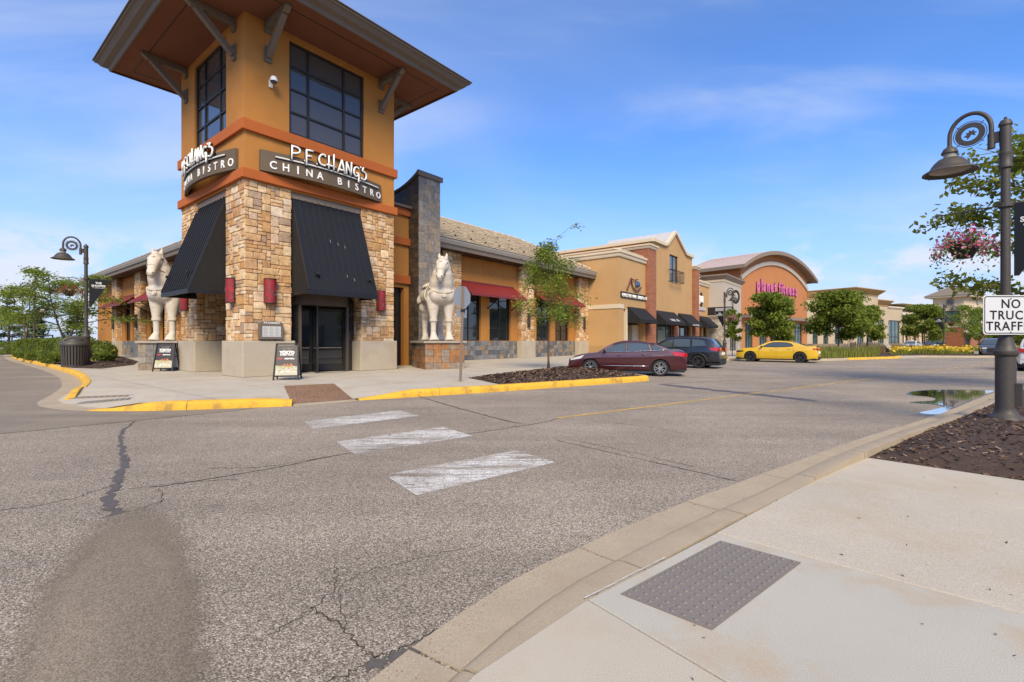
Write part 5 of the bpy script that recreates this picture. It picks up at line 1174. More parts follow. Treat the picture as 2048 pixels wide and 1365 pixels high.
# ------------------------------------------------------------------ street lamps with hanging baskets and banners
def lamp(loc, rz, label, sc=1.0):
    t = thing('street_lamp', label, 'street lamp', loc, rz, 'street lamps with curled arms'); t.scale = (sc,)*3; lm = MT['lampmetal']
    m = MB(); m.lathe([(.235,-.05),(.235,.02),(.205,.06),(.16,.10),(.135,.14),(.128,.2),(.128,1.06),(.148,1.08),(.156,1.11),(.156,1.15),(.138,1.17),(.112,1.26),(.088,1.38),(.082,1.44),(.072,1.5)], 24); m.box(.12,.20,-.05,.05,.25,.62)
    m.build('base', lm, t, smooth='auto')
    m = MB(); m.lathe([(.066,1.48),(.060,4.2),(.088,4.22),(.09,4.27),(.08,4.29),(.08,4.44),(.088,4.46),(.085,4.49),(.073,4.5),(.072,4.92),(.088,4.93),(.088,4.96),(.06,5.02),(.02,5.04),(.022,5.07),(.001,5.08)], 18); m.build('pole', lm, t, smooth='auto')
    # arm curls away along -x
    m = MB(); pts = [(-.17,0,4.66),(-.17,0,4.95)]+[(-.44+.27*math.cos(R(a)), 0, 4.97+.33*math.sin(R(a))) for a in range(10,180,10)]+[(-.71,0,4.93),(-.71,0,4.80)]
    m.tube(pts, .034, 10); m.box(-.2,-.07,-.028,.028,4.68,4.86); m.tube([(-.17,0,4.60),(-.17,0,4.86)], .05, 10); m.build('arm', lm, t, smooth='auto')
    def ring(r0, r1, d):
        q = MB(); n = 28
        for k in range(n):
            a, b = 2*math.pi*k/n, 2*math.pi*(k+1)/n
            P = lambda r, a_, y: (-.44+r*math.cos(a_), y, 4.945+r*math.sin(a_))
            for y in (-d, d): q.poly([P(r0,a,y),P(r1,a,y),P(r1,b,y),P(r0,b,y)])
            q.poly([P(r1,a,-d),P(r1,a,d),P(r1,b,d),P(r1,b,-d)]); q.poly([P(r0,a,-d),P(r0,a,d),P(r0,b,d),P(r0,b,-d)])
        return q
    ring(.115,.195,.012).build('ring', lm, t); ring(.212,.222,.006).build('outer_ring', lm, t)
    q = MB(); P = lambda x, z: (-.44+x, 0, 4.945+z)
    for a in (45, 135, 225, 315): q.tube([P(.19*math.cos(R(a)),.19*math.sin(R(a))), P(.25*math.cos(R(a)),.25*math.sin(R(a)))], .007, 5)
    leaf = [(-.085,-.03),(-.04,.0),(-.055,.035),(-.015,.03),(-.01,.07),(.02,.045),(.055,.065),(.05,.03),(.09,.02),(.06,-.005),(.075,-.04),(.04,-.03),(.02,-.01),(-.0,-.045),(-.035,-.085),(-.04,-.045)]
    q.prism(leaf, lambda p: (-.44+p[0],-.008,4.945+p[1]), lambda p: (-.44+p[0],.008,4.945+p[1])); q.build('leaf_emblem', lm, t)
    m = MB(); m.lathe([(.035,4.83),(.05,4.80),(.085,4.78),(.115,4.72),(.118,4.69),(.09,4.685)], 22, (-.71,0,0)); m.lathe([(.09,4.61),(.13,4.60),(.16,4.59),(.22,4.53),(.265,4.46),(.285,4.42),(.38,4.36),(.385,4.345),(.36,4.345),(.27,4.39),(.2,4.42)], 26, (-.71,0,0)); m.build('lamp_shade', lm, t, smooth='auto')
    m = MB(); m.lathe([(.088,4.69),(.088,4.60)], 16, (-.71,0,0)); m.lathe([(.29,4.385),(.2,4.36),(.001,4.35)], 20, (-.71,0,0)); m.build('lens', MT['lampglass'], t, smooth=True)
    m = MB(); m.tube([(-.95,0,3.60),(.95,0,3.60)], .013, 6); m.lathe([(.098,3.56),(.098,3.64)], 14); m.build('banner_rod', lm, t)
    return t
def banner(loc, rz, label, sc=1.0):
    t = thing('banner', label, 'banner', loc, rz, 'black pennant banners on the street lamps'); t.scale = (sc,)*3
    m = MB(); m.prism([(.10,3.585),(.80,3.585),(.16,2.40),(.10,2.40)], lambda q: (q[0],-.006,q[1]), lambda q: (q[0],.006,q[1])); m.build('cloth', MT['black'], t)
    for s, r_ in ((-.009,0),(.009,180)):
        M0 = Matrix.Translation((.40,s,0)) @ Matrix.Rotation(R(r_),4,'Z')
        text(t, 'THE', .11, M0 @ Matrix.Translation((0,0,3.40)), MT['white'], .001, .004); text(t, 'SHOPPES', .115, M0 @ Matrix.Translation((0,0,3.28)), MT['white'], .001, .003); text(t, 'AT ARBOR LAKES', .05, M0 @ Matrix.Translation((0,0,3.215)), MT['white'], .001)
    return t
def basket(loc, label, r=.27, pet='petal_p', seed=1, n=420, z_hang=.55):
    rng = np.random.default_rng(seed); t = thing('flower_basket', label, 'flower basket', loc, 0, 'hanging flower baskets')
    m = MB(); m.lathe([(.001,-.28),(r*.55,-.27),(r*.9,-.12),(r,.02),(r*.96,.02),(r*.8,-.02),(.001,-.02)], 18); m.build('bowl', MT['black'], t, smooth='auto')
    m = MB()
    for k in range(3): m.tube([(r*math.cos(k*2.1), r*math.sin(k*2.1), 0),(0,0,z_hang)], .006, 4)
    m.build('chain', MT['black'], t)
    a = rng.uniform(0,6.28,n); q = np.sqrt(rng.uniform(0,1,n))*r*2.1; z = .18-.45*(q/(r*2.1))**2+rng.normal(size=n)*.07
    P = np.stack([q*np.cos(a), q*np.sin(a), z], 1); a2 = rng.uniform(0,6.28,n//4); P2 = np.stack([r*1.2*np.cos(a2)*rng.uniform(.8,1.5,n//4), r*1.2*np.sin(a2)*rng.uniform(.8,1.5,n//4), -rng.uniform(0,1,n//4)**1.5*.75], 1)
    leaf_mesh('foliage', np.concatenate([P,P2]), r*.22, rng, .6, .3, MT['leaf_map'], t)
    k = int(n*.75); a = rng.uniform(0,6.28,k); q = np.sqrt(rng.uniform(.05,1,k))*r*2.2; z = .24-.42*(q/(r*2.2))**2+rng.normal(size=k)*.07
    leaf_mesh('flower', np.stack([q*np.cos(a), q*np.sin(a), z], 1), r*.24, rng, .9, .2, MT[pet], t, kind='stuff')
    return t
AR = math.atan2(-.83, .55)     # lamp local -x points to the road
def lampset(loc, ang, lab, sc=1.0, pet='petal_p', seed=1, n=420, swap=1):
    """ang: world heading of the lamp arm"""
    rz = ang+math.pi; lamp(loc, rz, 'street lamp '+lab, sc); banner(loc, rz, 'black pennant banner on the lamp '+lab, sc)
    d = Vector((math.cos(ang), math.sin(ang), 0)); p = Vector(loc)+d*.52*sc+Vector((0,0,(3.60-.55)*sc)); basket(p, 'hanging flower basket on the lamp '+lab, .215*sc, pet, seed, n, .55*sc)
lampset((8.27,7.96,.14), math.atan2(.83,-.55), 'in the bark bed at the right', 1.0, 'petal_p', 1, 520)
lampset((-22.06,24.6,.30), math.atan2(-.68,-.74), 'behind the litter bin at the left', 1.22, 'petal_r', 2, 420)
lampset((16.25,36.3,.16), math.atan2(-.8,.6), 'between the dark car and the yellow car', 1.0, 'petal_p', 3, 260)
lampset((43.3,47.6,.16), math.atan2(-.8,.6), 'behind the yellow lilies on the island', 1.0, 'petal_r', 4, 160)
lampset((-35.6,35.4,.2), math.atan2(-.68,-.74), 'among the trees at the far left', 1.05, 'petal_r', 5, 160)
# traffic sign on the near lamp
t = thing('traffic_sign', 'white NO TRUCK TRAFFIC sign with black border on the near lamp post', 'traffic sign', (8.22,7.84,1.89), R(2))
rr = [(.455*sx+.06*(-sx)*(1-math.cos(R(a)))*1.0, .315*sz) for sx, sz, a in ()]
def rrect(w_, h_, r_): return [(sx*(w_-r_)+r_*math.cos(R(a)), sz*(h_-r_)+r_*math.sin(R(a))) for sx, sz, a0 in ((1,1,0),(-1,1,90),(-1,-1,180),(1,-1,270)) for a in range(a0, a0+91, 15)]
m = MB(); m.prism(rrect(.47,.325,.05), lambda q: (q[0],-.01,q[1]), lambda q: (q[0],-.004,q[1])); m.build('plate', flat('sign_white', (.60,.61,.63), .35), t)
m = MB(); o_, i_ = rrect(.452,.308,.045), rrect(.437,.293,.035)
for k in range(len(o_)): a, b = k, (k+1)%len(o_); m.poly([(o_[a][0],-.0115,o_[a][1]),(o_[b][0],-.0115,o_[b][1]),(i_[b][0],-.0115,i_[b][1]),(i_[a][0],-.0115,i_[a][1])])
m.build('border', MT['black'], t)
for s, z in (('NO',.115),('TRUCK',-.072),('TRAFFIC',-.253)): text(t, s, .205, Matrix.Translation((0,-.0125,z)), MT['black'], .001, .003, 1.12)
for z in (.27,-.285):
    m = MB(); m.lathe([(.001,.012),(.012,.010),(.014,0)], 8); q = m.build('bolt', MT['galv'], t, loc=(0,-.011,z), rot=(R(90),0,0))
m = MB(); m.box(-.03,.03,-.004,.03,-.2,.2); m.build('back_strap', MT['galv'], t)
# stop sign, seen from behind, and its crooked post
t = thing('stop_sign', 'back of a grey octagonal sign on a leaning brown post by the yellow kerb', 'road sign', (-1.66,15.29,.16), R(-6))
m = MB(); m.box(-.035,.035,-.025,.025,-.1,3.08); pq = m.build('post', MT['taupe'], t); t.rotation_euler = (0, R(2.2), R(48))
m = MB(); m.prism([(.375*1.03*math.cos(R(22.5+45*k)), .375*1.03*math.sin(R(22.5+45*k))) for k in range(8)], lambda q: (q[0],.028,q[1]+2.72), lambda q: (q[0],.034,q[1]+2.72)); m.build('octagon', MT['galv'], t)
m = MB(); m.box(-.22,.22,.028,.034,2.06,2.32); m.build('plate', MT['galv'], t)
m = MB(); m.box(-.05,.09,-.03,.026,2.24,2.33); m.build('clamp', MT['bronze'], t)
# litter bin
t = thing('litter_bin', 'dark slatted litter bin with a domed lid beside the hedge', 'litter bin', (-21.79,23.66,.16), R(45)); t.scale = (1.33,)*3
m = MB(); m.lathe([(.33,.06),(.37,.8)], 24); m.lathe([(.001,.06),(.33,.06)], 24); m.build('liner', MT['black'], t, smooth=True)
for k in range(28):
    a = 2*math.pi*k/28; q = MB(Matrix.Rotation(a,4,'Z')); q.bar((.355,0,.03),(.40,0,.84),.012,.058,(0,1,0)); q.build('slat', MT['lampmetal'], t)
m = MB(); m.lathe([(.40,.80),(.43,.81),(.43,.86),(.40,.87)], 28); m.lathe([(.34,.02),(.37,.02),(.37,.08),(.34,.08)], 28); m.build('hoop', MT['lampmetal'], t, smooth='auto')
m = MB(); m.lathe([(.43,.86),(.42,.90),(.34,.985)], 28); m.tube([(-.33*math.cos(R(a)),0,.90+.22*math.sin(R(a))) for a in range(0,181,15)], .06, 8); m.lathe([(.30,.88),(.24,1.03),(.10,1.10),(.001,1.115)], 20); m.build('lid', MT['lampmetal'], t, smooth='auto')
# ------------------------------------------------------------------ trees
tree('honey_locust', (1.66,21.62,.28), 5.55, 2.55, 1.85, 8200, .12, 'leaf_honey', 'slender young light green tree in the bark island before the restaurant', 5, 'tier', tr=.052, aspect=.42, limbs=20, zlow=1.9, zj=.26)
t_ = bpy.data.objects['honey_locust']; rg = np.random.default_rng(8); b_ = MB(); b_.tube([(.05,0,5.2),(.45,.05,5.9),(.95,.1,6.35),(1.45,.1,6.5)], [.014,.01,.006,.003], 5); b_.build('top_shoot', MT['bark'], t_)
leaf_mesh('shoot_leaf', np.array([(1.25+.3*rg.normal()*.5,.1+.05*rg.normal(),6.42+.08*rg.normal()) for _ in range(26)]+[(.55+.1*rg.normal(),.05,5.95+.06*rg.normal()) for _ in range(10)]), .16, rg, .4, .3, MT['leaf_honey'], t_)
tree('honey_locust', (-31.5,33.6,.25), 5.9, 1.9, 4.0, 9000, .19, 'leaf_honey', 'spreading forked tree behind the hedge next to the left street lamp', 11, 'tier', tr=.14, multi=2, aspect=.42, limbs=22)
tree('honey_locust', (-44.5,43.5,.2), 6.6, 2.2, 4.0, 5000, .21, 'leaf_honey', 'middle tree of the left row, its upper twigs against the sky', 12, 'tier', tr=.15, multi=2, aspect=.42, limbs=20)
tree('honey_locust', (-53.5,50.5,.2), 4.8, 1.9, 2.8, 3600, .22, 'leaf_honey', 'low spreading tree at the left edge of the view', 13, 'tier', tr=.13, aspect=.42, limbs=18)
for k, (x, y, H_, r_, n_, th_, mt, lb) in enumerate([(20.9,38.2,4.9,1.75,8500,1.3,'leaf_map','broad green tree standing behind the yellow car'),
        (28.3,41.2,5.35,2.5,13000,1.5,'leaf_map','largest round green tree, over the ornamental grass'),
        (32.6,43.6,4.3,1.5,6000,1.4,'leaf_map','smaller tree over the reclining chairs, right of the largest one'),
        (44.8,51.6,5.0,2.0,8000,1.3,'leaf_map','round tree behind the yellow lily bed'),
        (19.1,41.2,3.9,.80,3800,1.3,'leaf_honey','thin pale green sapling between the lamp and the yellow car'),
        (57.6,60.4,5.6,2.1,2800,1.8,'leaf_honey','airy pale tree in front of the brick corner building'),
        (24.3,43.5,4.6,1.6,3600,1.4,'leaf_map','dark tree behind the roof of the yellow car')]):
    tree('maple_tree' if mt == 'leaf_map' else 'sapling', (x,y,.18), H_, th_, r_, int(n_*1.5), .235 if mt == 'leaf_map' else .17, mt, lb, 30+k, 'round', tr=.085 if r_ > 1 else .04, aspect=.6, limbs=18, spread=1.0)
for k, (x, y, H_, r_) in enumerate([(92,92,7.5,4.5),(103,98,8.5,5),(84,80,6.0,3.5),(112,95,8,5),(97,84,5.5,4)]):
    tree('maple_tree', (x,y,0), H_, 1.0, r_, 2600, .55, 'leaf_map', ['far tree right of the corner building, lowest of its row','far tall tree behind the NO TRUCK sign','far tree in front of the row, nearest the silver car','far tree at the right edge beyond the white van','far bushy tree between the two cars at the right'][k], 50+k, 'round', tr=.14, aspect=.6, limbs=14, zlow=.6)
tree('oak_tree', (15.9,13.4,.15), 7.0, 2.3, 3.2, 9500, .18, 'leaf_right', 'leafy tree at the right edge reaching behind the near lamp', 71, 'round', tr=.16, aspect=.55, limbs=24, zlow=2.2, spread=.52)
for k, (x, y, h_, r_) in enumerate([(-74,70,8.5,2.2),(-60,60,5.2,1.8),(-66,72,6.5,2.6)]):
    tree('evergreen_tree', (x,y,0), h_, .4, r_, 3000, .40, 'leaf_dark', ['dark pointed evergreen far behind the left street lamp','low evergreen at the left end of the restaurant','dark evergreen between the hedge and the restaurant'][k], 80+k, 'cone', tr=.14, aspect=.35, limbs=34, zlow=.3)
# ------------------------------------------------------------------ hedge and planting
for k, (x, y, rx, h_, lb) in enumerate([(-25.7,26.9,.72,1.38,'nearest clipped shrub, beside the litter bin'),(-28.3,29.2,.62,1.25,'second clipped shrub from the litter bin'),(-31.0,31.4,.85,1.45,'third clipped shrub from the litter bin, the widest'),(-34.2,33.9,.85,1.42,'fourth clipped shrub of the hedge'),(-38.2,37.6,.95,1.25,'fifth clipped shrub where the hedge thins'),(-46,44.2,1.2,1.2,'last clipped shrub at the left edge')]):
    shrub('clipped_shrub', (x,y,.2), rx, rx, h_, 5200, .09, 'leaf_hedge', lb, 100+k, 'clipped shrubs along the left kerb', rz=R(43))
shrub('bright_bush', (-36,39,.2), 2.2, 1.5, 1.7, 2600, .16, 'leaf_honey', 'bright green bush behind the clipped shrubs', 110, None, False)
shrub('flowering_bush', (-22.6,26.3,.2), .62, .62, 1.25, 900, .13, 'leaf_hedge', 'small bush with pale orange flowers behind the left lamp base', 111, None, False, extra=(40,.15,'petal_y'))
def blades(name, pts, n, h, mat, seed, wid=.02, lean=.35, z=.16, kind='stuff', cat=None):
    rng = np.random.default_rng(seed); xs = [p[0] for p in pts]; ys = [p[1] for p in pts]; P = []
    while len(P) < n:
        x, y = rng.uniform(min(xs),max(xs)), rng.uniform(min(ys),max(ys))
        if inside(pts, x, y): P.append((x,y))
    P = np.array(P); a = rng.uniform(0,6.28,n); hh = h*rng.uniform(.6,1.15,n); cl = np.array([.75+.5*mnoise.noise(Vector((p[0]*.9,p[1]*.9,seed))) for p in P]); hh = hh*np.clip(cl,.45,1.2)
    dx, dy = np.cos(a), np.sin(a); ln = hh*lean*rng.uniform(.1,1.2,n)
    V = np.empty((n,5,3)); w_ = wid
    for i, (f, ww) in enumerate(((0,1),(0,-1),(.55,-.8),(.55,.8),(1,0))):
        off = ln*f*f; V[:,i,0] = P[:,0]+dx*off-dy*w_*ww; V[:,i,1] = P[:,1]+dy*off+dx*w_*ww; V[:,i,2] = z+hh*(f-.15*f*f)
    me = bpy.data.meshes.new(name); Fc = []
    for k in range(n): b = k*5; Fc += [(b,b+1,b+2,b+3),(b+3,b+2,b+4)]
    me.from_pydata(V.reshape(-1,3).tolist(), [], Fc); o = link(name, me, MT[mat], kind=kind)
    return o, V[:,4]
ga = [(21.0,35.6),(23.5,35.3),(25.8,36.8),(29.5,38.6),(32.2,41.6),(30,43),(22,40)]
mound('planting_bed', [(20.2,35.6),(23.6,35.4),(26,36.8),(31.8,39.8),(34.5,42.4),(31,44),(21,41)], .10, MT['mulch'], .165, .5, .8, seed=21)
blades('ornamental_grass', ga, 13000, 1.1, 'grassm', 1, .02); blades('grass_plume', ga, 420, 1.5, 'plume', 2, .022, .25, .2)
la = [(32.8,40.6),(36.5,42.9),(40.2,42.0),(42.8,43.2),(44.8,46),(43.5,48.5),(36.5,47.2),(33.5,43.2)]
mound('planting_bed', [(33.6,42.2),(36.5,42.7),(40.4,41.8),(43.2,42.9),(45.2,45.8),(44,49.5),(36,48)], .10, MT['mulch'], .165, .5, .8, seed=22)
lb_ = [(34.4,43.2),(37,43.6),(40.2,42.8),(42.6,43.8),(44.3,46),(43,47.5),(37,46.2)]
_, tp = blades('lily_leaf', lb_, 6500, .72, 'grassm', 3, .022, .5, .2); blades('ornamental_grass', [(33.2,44.5),(37,47),(43,48.5),(42,50),(35,48.5)], 4200, 1.35, 'plume', 4, .02, .3)
rg = np.random.default_rng(5); leaf_mesh('lily_flower', tp[rg.choice(len(tp), 1100)]+np.array([0,0,.10])+rg.normal(size=(1100,3))*.04, .20, rg, .9, .2, MT['petal_y'], None, 'stuff')
fb = [(12.2,32.6),(14.4,34.2),(16.2,35.6),(15.6,37.4),(13.0,36.4),(11.5,34.2)]; fb = [(12.6,33.6),(14.6,34.9),(16.3,36.0),(15.4,38.0),(12.5,37.0)]
_, tp = blades('lily_leaf', fb, 3200, .68, 'grassm', 6, .02, .5, .17); leaf_mesh('lily_flower', tp[rg.choice(len(tp), 420)]+np.array([0,0,.06]), .16, rg, .9, .2, MT['petal_y'], None, 'stuff')
_, tp = blades('lily_leaf', [(66,66),(74,68),(76,72),(66,70)], 1800, .9, 'grassm', 7, .03, .5, .1); leaf_mesh('lily_flower', tp[rg.choice(len(tp), 240)], .25, rg, .9, .2, MT['petal_y'], None, 'stuff')
# ------------------------------------------------------------------ neighbouring shops
def brickmat():
    m, n, l, b = newmat('red_brick'); t = n.new('ShaderNodeTexCoord'); s = n.new('ShaderNodeSeparateXYZ'); l.new(t.outputs['Object'], s.inputs[0])
    a = n.new('ShaderNodeMath'); l.new(s.outputs[0], a.inputs[0]); l.new(s.outputs[1], a.inputs[1]); c = n.new('ShaderNodeCombineXYZ'); l.new(a.outputs[0], c.inputs[0]); l.new(s.outputs[2], c.inputs[1])
    br = n.new('ShaderNodeTexBrick'); l.new(c.outputs[0], br.inputs['Vector']); br.inputs['Color1'].default_value = (.26,.075,.032,1); br.inputs['Color2'].default_value = (.34,.12,.05,1); br.inputs['Mortar'].default_value = (.30,.19,.13,1)
    br.inputs['Scale'].default_value = 1; br.inputs['Brick Width'].default_value = .42; br.inputs['Row Height'].default_value = .16; br.inputs['Mortar Size'].default_value = .012
    l.new(br.outputs[0], b.inputs['Base Color']); b.inputs['Roughness'].default_value = .9
    bp = n.new('ShaderNodeBump'); bp.inputs['Strength'].default_value = .5; bp.inputs['Distance'].default_value = .02; bp.invert = True; l.new(br.outputs['Fac'], bp.inputs['Height']); l.new(bp.outputs[0], b.inputs['Normal'])
    return m
MT['brick'] = brickmat()
ledger = palette('ledger_stone', [(.42,.37,.31),(.36,.31,.26),(.47,.42,.36),(.33,.29,.25)], source='Island', rough=.9, var=.15, ns=3, bump=.4, bs=10)
metalroof = pm('seamed_roof', (.50,.47,.45), .4, .06, 1, .02, 30, spec=.5)
pinkroof = pm('seamed_roof_rose', (.46,.36,.32), .4, .08, 1, .02, 30, spec=.5)
canvas = pm('canvas_black', (.010,.010,.012), .85, .1, 3, .1, 60)
def cornice(parent, pts, prof, mat, name='cornice', closed=False):
    """profile (outward offset, z) swept along an outline; outward is to the right of travel"""
    m = MB(); P = [Vector((p[0],p[1],0)) for p in pts]; n = len(P); rows = []
    for k in range(n):
        d1 = (P[k]-P[k-1]).normalized() if k else (P[1]-P[0]).normalized(); d2 = (P[k+1]-P[k]).normalized() if k < n-1 else d1
        n1 = Vector((d1.y,-d1.x,0)); n2 = Vector((d2.y,-d2.x,0)); nn = (n1+n2)/max(.35,1+n1.dot(n2)); rows.append([P[k]+nn*o+Vector((0,0,z)) for o, z in prof])
    ix = [[m.pt(q) for q in r_] for r_ in rows]
    for a, b in zip(ix, ix[1:]):
        for k in range(len(a)-1): m.f.append((a[k],b[k],b[k+1],a[k+1]))
    m.f.append(tuple(ix[0])); m.f.append(tuple(ix[-1][::-1])); return m.build(name, mat, parent)
SB = thing('salon_building', 'tan stucco shops with brick pilasters, a pointed gable and black awnings', 'shop', (C0.x,C0.y,0), TH)
V = .95; u0 = 31.6
m = MB(); m.poly([(u0,V,Z0),(u0,18,Z0),(u0,18,9.05),(u0,V,9.05)]); m.facade(u0,37.4,Z0,9.05,[(32.55,37.1,Z0,4.35)],V,1.5); m.poly([(u0,V,9.05),(37.4,V,9.05),(37.4,18,9.05),(u0,18,9.05)]); m.build('wall', MT['tan'], SB)
m = MB(); m.box(u0-.06,u0+.9,V-.06,18,4.38,4.76); m.box(u0-.045,u0+.01,V-.02,18,Z0,.95); m.build('band', MT['trim'], SB)
m = MB(); m.box(u0-.05,u0-.001,V-.05,18,Z0,.98); m.build('base', MT['cornice'], SB)
cornice(SB, [(u0,18),(u0,V),(37.4,V)], [(0,9.0),(.10,9.0),(.14,9.12),(.14,9.28),(.24,9.34),(.24,9.52),(0,9.56)], MT['trim'])
m = MB(); m.box(33.0,33.32,V-.02,V+.3,Z0,4.35); m.build('post', MT['trim'], SB)
window(SB, 33.4, 36.9, Z0, 4.3, (34.2,35.6), (3.2,), V+1.4)
m = MB(); m.box(35.7,37.1,V+.6,V+1.3,Z0,3.0); m.build('porch_wall', MT['cream'], SB)
# corbelled tile row behind the cornice
for (a, b, y, z) in ((31.9,37.3,V+.1,9.56),(38.9,39.6,1.2,10.95),(53.4,58.6,V+.1,9.03)):
    m = MB()
    for k in range(int((b-a)/.4)): m.tube([(a+k*.4,y-.2,z+.02),(a+k*.4,y+.6,z+.2)], .13, 6)
    m.build('roof_tile', MT['roof_tile'], SB, kind='stuff')
for (a, b, zt_) in ((37.35,39.25,10.55),(51.35,52.95,10.15)):
    m = MB(); m.box(a,b,V-.35,V+1.2,Z0,zt_); m.build('brick_pilaster', MT['brick'], SB)
    cornice(SB, [(a,12 if a < 40 else V+1.2),(a,V-.35),(b,V-.35),(b,V+1.2)], [(0,zt_),(.06,zt_),(.12,zt_+.12),(.12,zt_+.2),(.22,zt_+.28),(.22,zt_+.42),(0,zt_+.46)], MT['trim'])
m = MB(); m.box(37.5,39.4,V+1.1,14,8,10.7); m.build('wall', MT['tan'], SB)
lights = MB()
for k in range(14): lights.box(52.9,52.99,V-.42,V-.34,4.9+k*.36,4.99+k*.36)
lights.build('string_light', MT['white'], SB, kind='stuff')
gp = [(39.3,Z0),(51.3,Z0),(51.3,11.55),(48.9,11.55),(48.2,11.95),(45.4,13.45),(42.9,11.75),(42.2,11.62),(39.3,11.62)]
shop_ops = [(39.6,45.1,Z0,4.1),(46.5,50.9,Z0,4.1)]
m = MB(); m.facade(39.3,51.3,Z0,7.7,shop_ops,V,.5); m.facade(39.3,51.3,7.7,11.5,[(43.85,46.45,7.9,10.95)],V,.25)
m.poly([(39.3,V,11.5),(51.3,V,11.5),(51.3,V,11.55),(48.9,V,11.55),(48.2,V,11.95),(45.4,V,13.45),(42.9,V,11.75),(42.2,V,11.62),(39.3,V,11.62)])
m.poly([(39.3,V,4),(39.3,14,4),(39.3,14,11.62),(39.3,V,11.62)]); m.poly([(51.3,V,Z0),(51.3,14,Z0),(51.3,14,11.55),(51.3,V,11.55)]); m.poly([(39.3,V,11.6),(51.3,V,11.54),(51.3,14,11.54),(39.3,14,11.6)]); m.build('wall', MT['tan'], SB)
m = MB(); top = [(39.15,11.62),(42.2,11.62),(42.95,11.78),(45.4,13.5),(48.15,11.98),(48.9,11.58),(51.45,11.55)]
for a, b in zip(top, top[1:]): m.bar((a[0],V-.05,a[1]+.08),(b[0],V-.05,b[1]+.08),.36,.30,(0,0,1))
m.bar((39.2,V,11.70),(39.2,14,11.70),.36,.30); m.build('coping', MT['trim'], SB)
m = MB(); m.poly([(42.9,V,11.95),(45.4,V,13.66),(45.4,9,13.66),(42.9,9,11.95)]); m.poly([(48.2,V,12.1),(48.2,9,12.1),(45.4,9,13.66),(45.4,V,13.66)])
g = m.build('gable_roof', metalroof, SB)
for k in range(9):
    q = MB(); y = V+.4+k*.9; q.bar((42.9,y,11.99),(45.4,y,13.7),.05,.07); q.build('seam', metalroof, g)
window(SB, 43.85, 46.45, 7.9, 10.95, (45.15,), (9.4,), V+.15, None, .1, 'glassblue')
m = MB()
for k in range(15): m.bar((43.5+k*.24,V-.55,7.95),(43.5+k*.24,V-.55,9.15),.03,.03)
for z in (7.95,9.15): m.bar((43.5,V-.55,z),(46.9,V-.55,z),.06,.06); m.bar((43.5,V-.55,z),(43.5,V,z),.06,.06); m.bar((46.9,V-.55,z),(46.9,V,z),.06,.06)
m.build('balcony', MT['bronze'], SB)
window(SB, 39.6, 45.1, Z0, 4.1, (41.0,43.6), (3.0,), V+.3, None, .1, 'glassblue'); window(SB, 46.5, 50.9, Z0, 4.1, (48.0,49.5), (3.0,), V+.3, None, .1)
m = MB(); m.box(45.1,46.45,V-.06,V+.2,Z0,4.1); m.build('stone_pilaster', MT['brick'], SB)
m = MB(); m.poly([(41.2,V+.29,.9),(43.4,V+.29,.9),(43.4,V+.29,2.6),(41.2,V+.29,2.6)]); m.build('window_poster', flat('poster_green', (.16,.19,.14), .5), SB)
m = MB(); m.facade(52.9,58,Z0,8.55,[(53.4,55,Z0,4.0),(55.6,57.4,Z0,4.0)],V,.4); m.poly([(52.9,V,8.55),(58,V,8.55),(58,12,8.55),(52.9,12,8.55)]); m.build('wall', MT['tan'], SB)
cornice(SB, [(52.95,V),(58,V)], [(0,8.5),(.1,8.5),(.16,8.65),(.16,8.8),(.26,8.86),(.26,9.0),(0,9.03)], MT['trim'])
window(SB, 53.4, 55, Z0, 4, (54.2,), (2.9,), V+.3); window(SB, 55.6, 57.4, Z0, 4, (56.5,), (2.9,), V+.3)
def cloth_awning(x0, x1, lb=None):
    zt, zb, out_ = 4.62, 3.42, 1.3
    m = MB(); m.poly([(x0,V-.02,zt),(x1,V-.02,zt),(x1,V-out_,zb),(x0,V-out_,zb)]); m.poly([(x0,V-out_,zb),(x1,V-out_,zb),(x1,V-out_,zb-.3),(x0,V-out_,zb-.3)])
    for x in (x0, x1): m.poly([(x,V-.02,zt),(x,V-out_,zb),(x,V-out_,zb-.3),(x,V-.02,zb-.3)])
    a = m.build('awning', canvas, SB)
    if lb:
        s, sz, dz = lb; A = math.atan2(out_, zt-zb); text(a, s, sz, Matrix.Translation(((x0+x1)/2, V-out_-.012, zb-.22)), MT['white'], .002) if dz < 0 else text(a, s, sz, Matrix.Translation(((x0+x1)/2+.2, V-out_*.92-.02, zb+.12)) @ Matrix.Rotation(-A,4,'X'), MT['white'], .002)
cloth_awning(33.3, 37.2); cloth_awning(39.5, 45.2, ('NAILS   SPA', .5, 1)); cloth_awning(46.4, 51.0, ('SALON & BOUTIQUE', .24, -1)); cloth_awning(53.2, 57.6)
t = thing('salon_sign', 'white nail salon sign with a swooping red and blue emblem on tan stucco', 'sign', (C0.x,C0.y,0), TH)
for i, (ch) in enumerate('LIFESTYLE NAIL SALON & SPA'):
    if ch == ' ': continue
    Mt = Matrix.Translation((32.05+i*.222, V-.12, 5.45)); q = text(t, ch, .43, Mt, MT['white'], .04, .008, name='letter', sx=.60)
m = MB(); m.box(31.85,37.7,V-.09,V-.002,5.38,5.9); m.build('raceway', MT['whiteedge'], t)
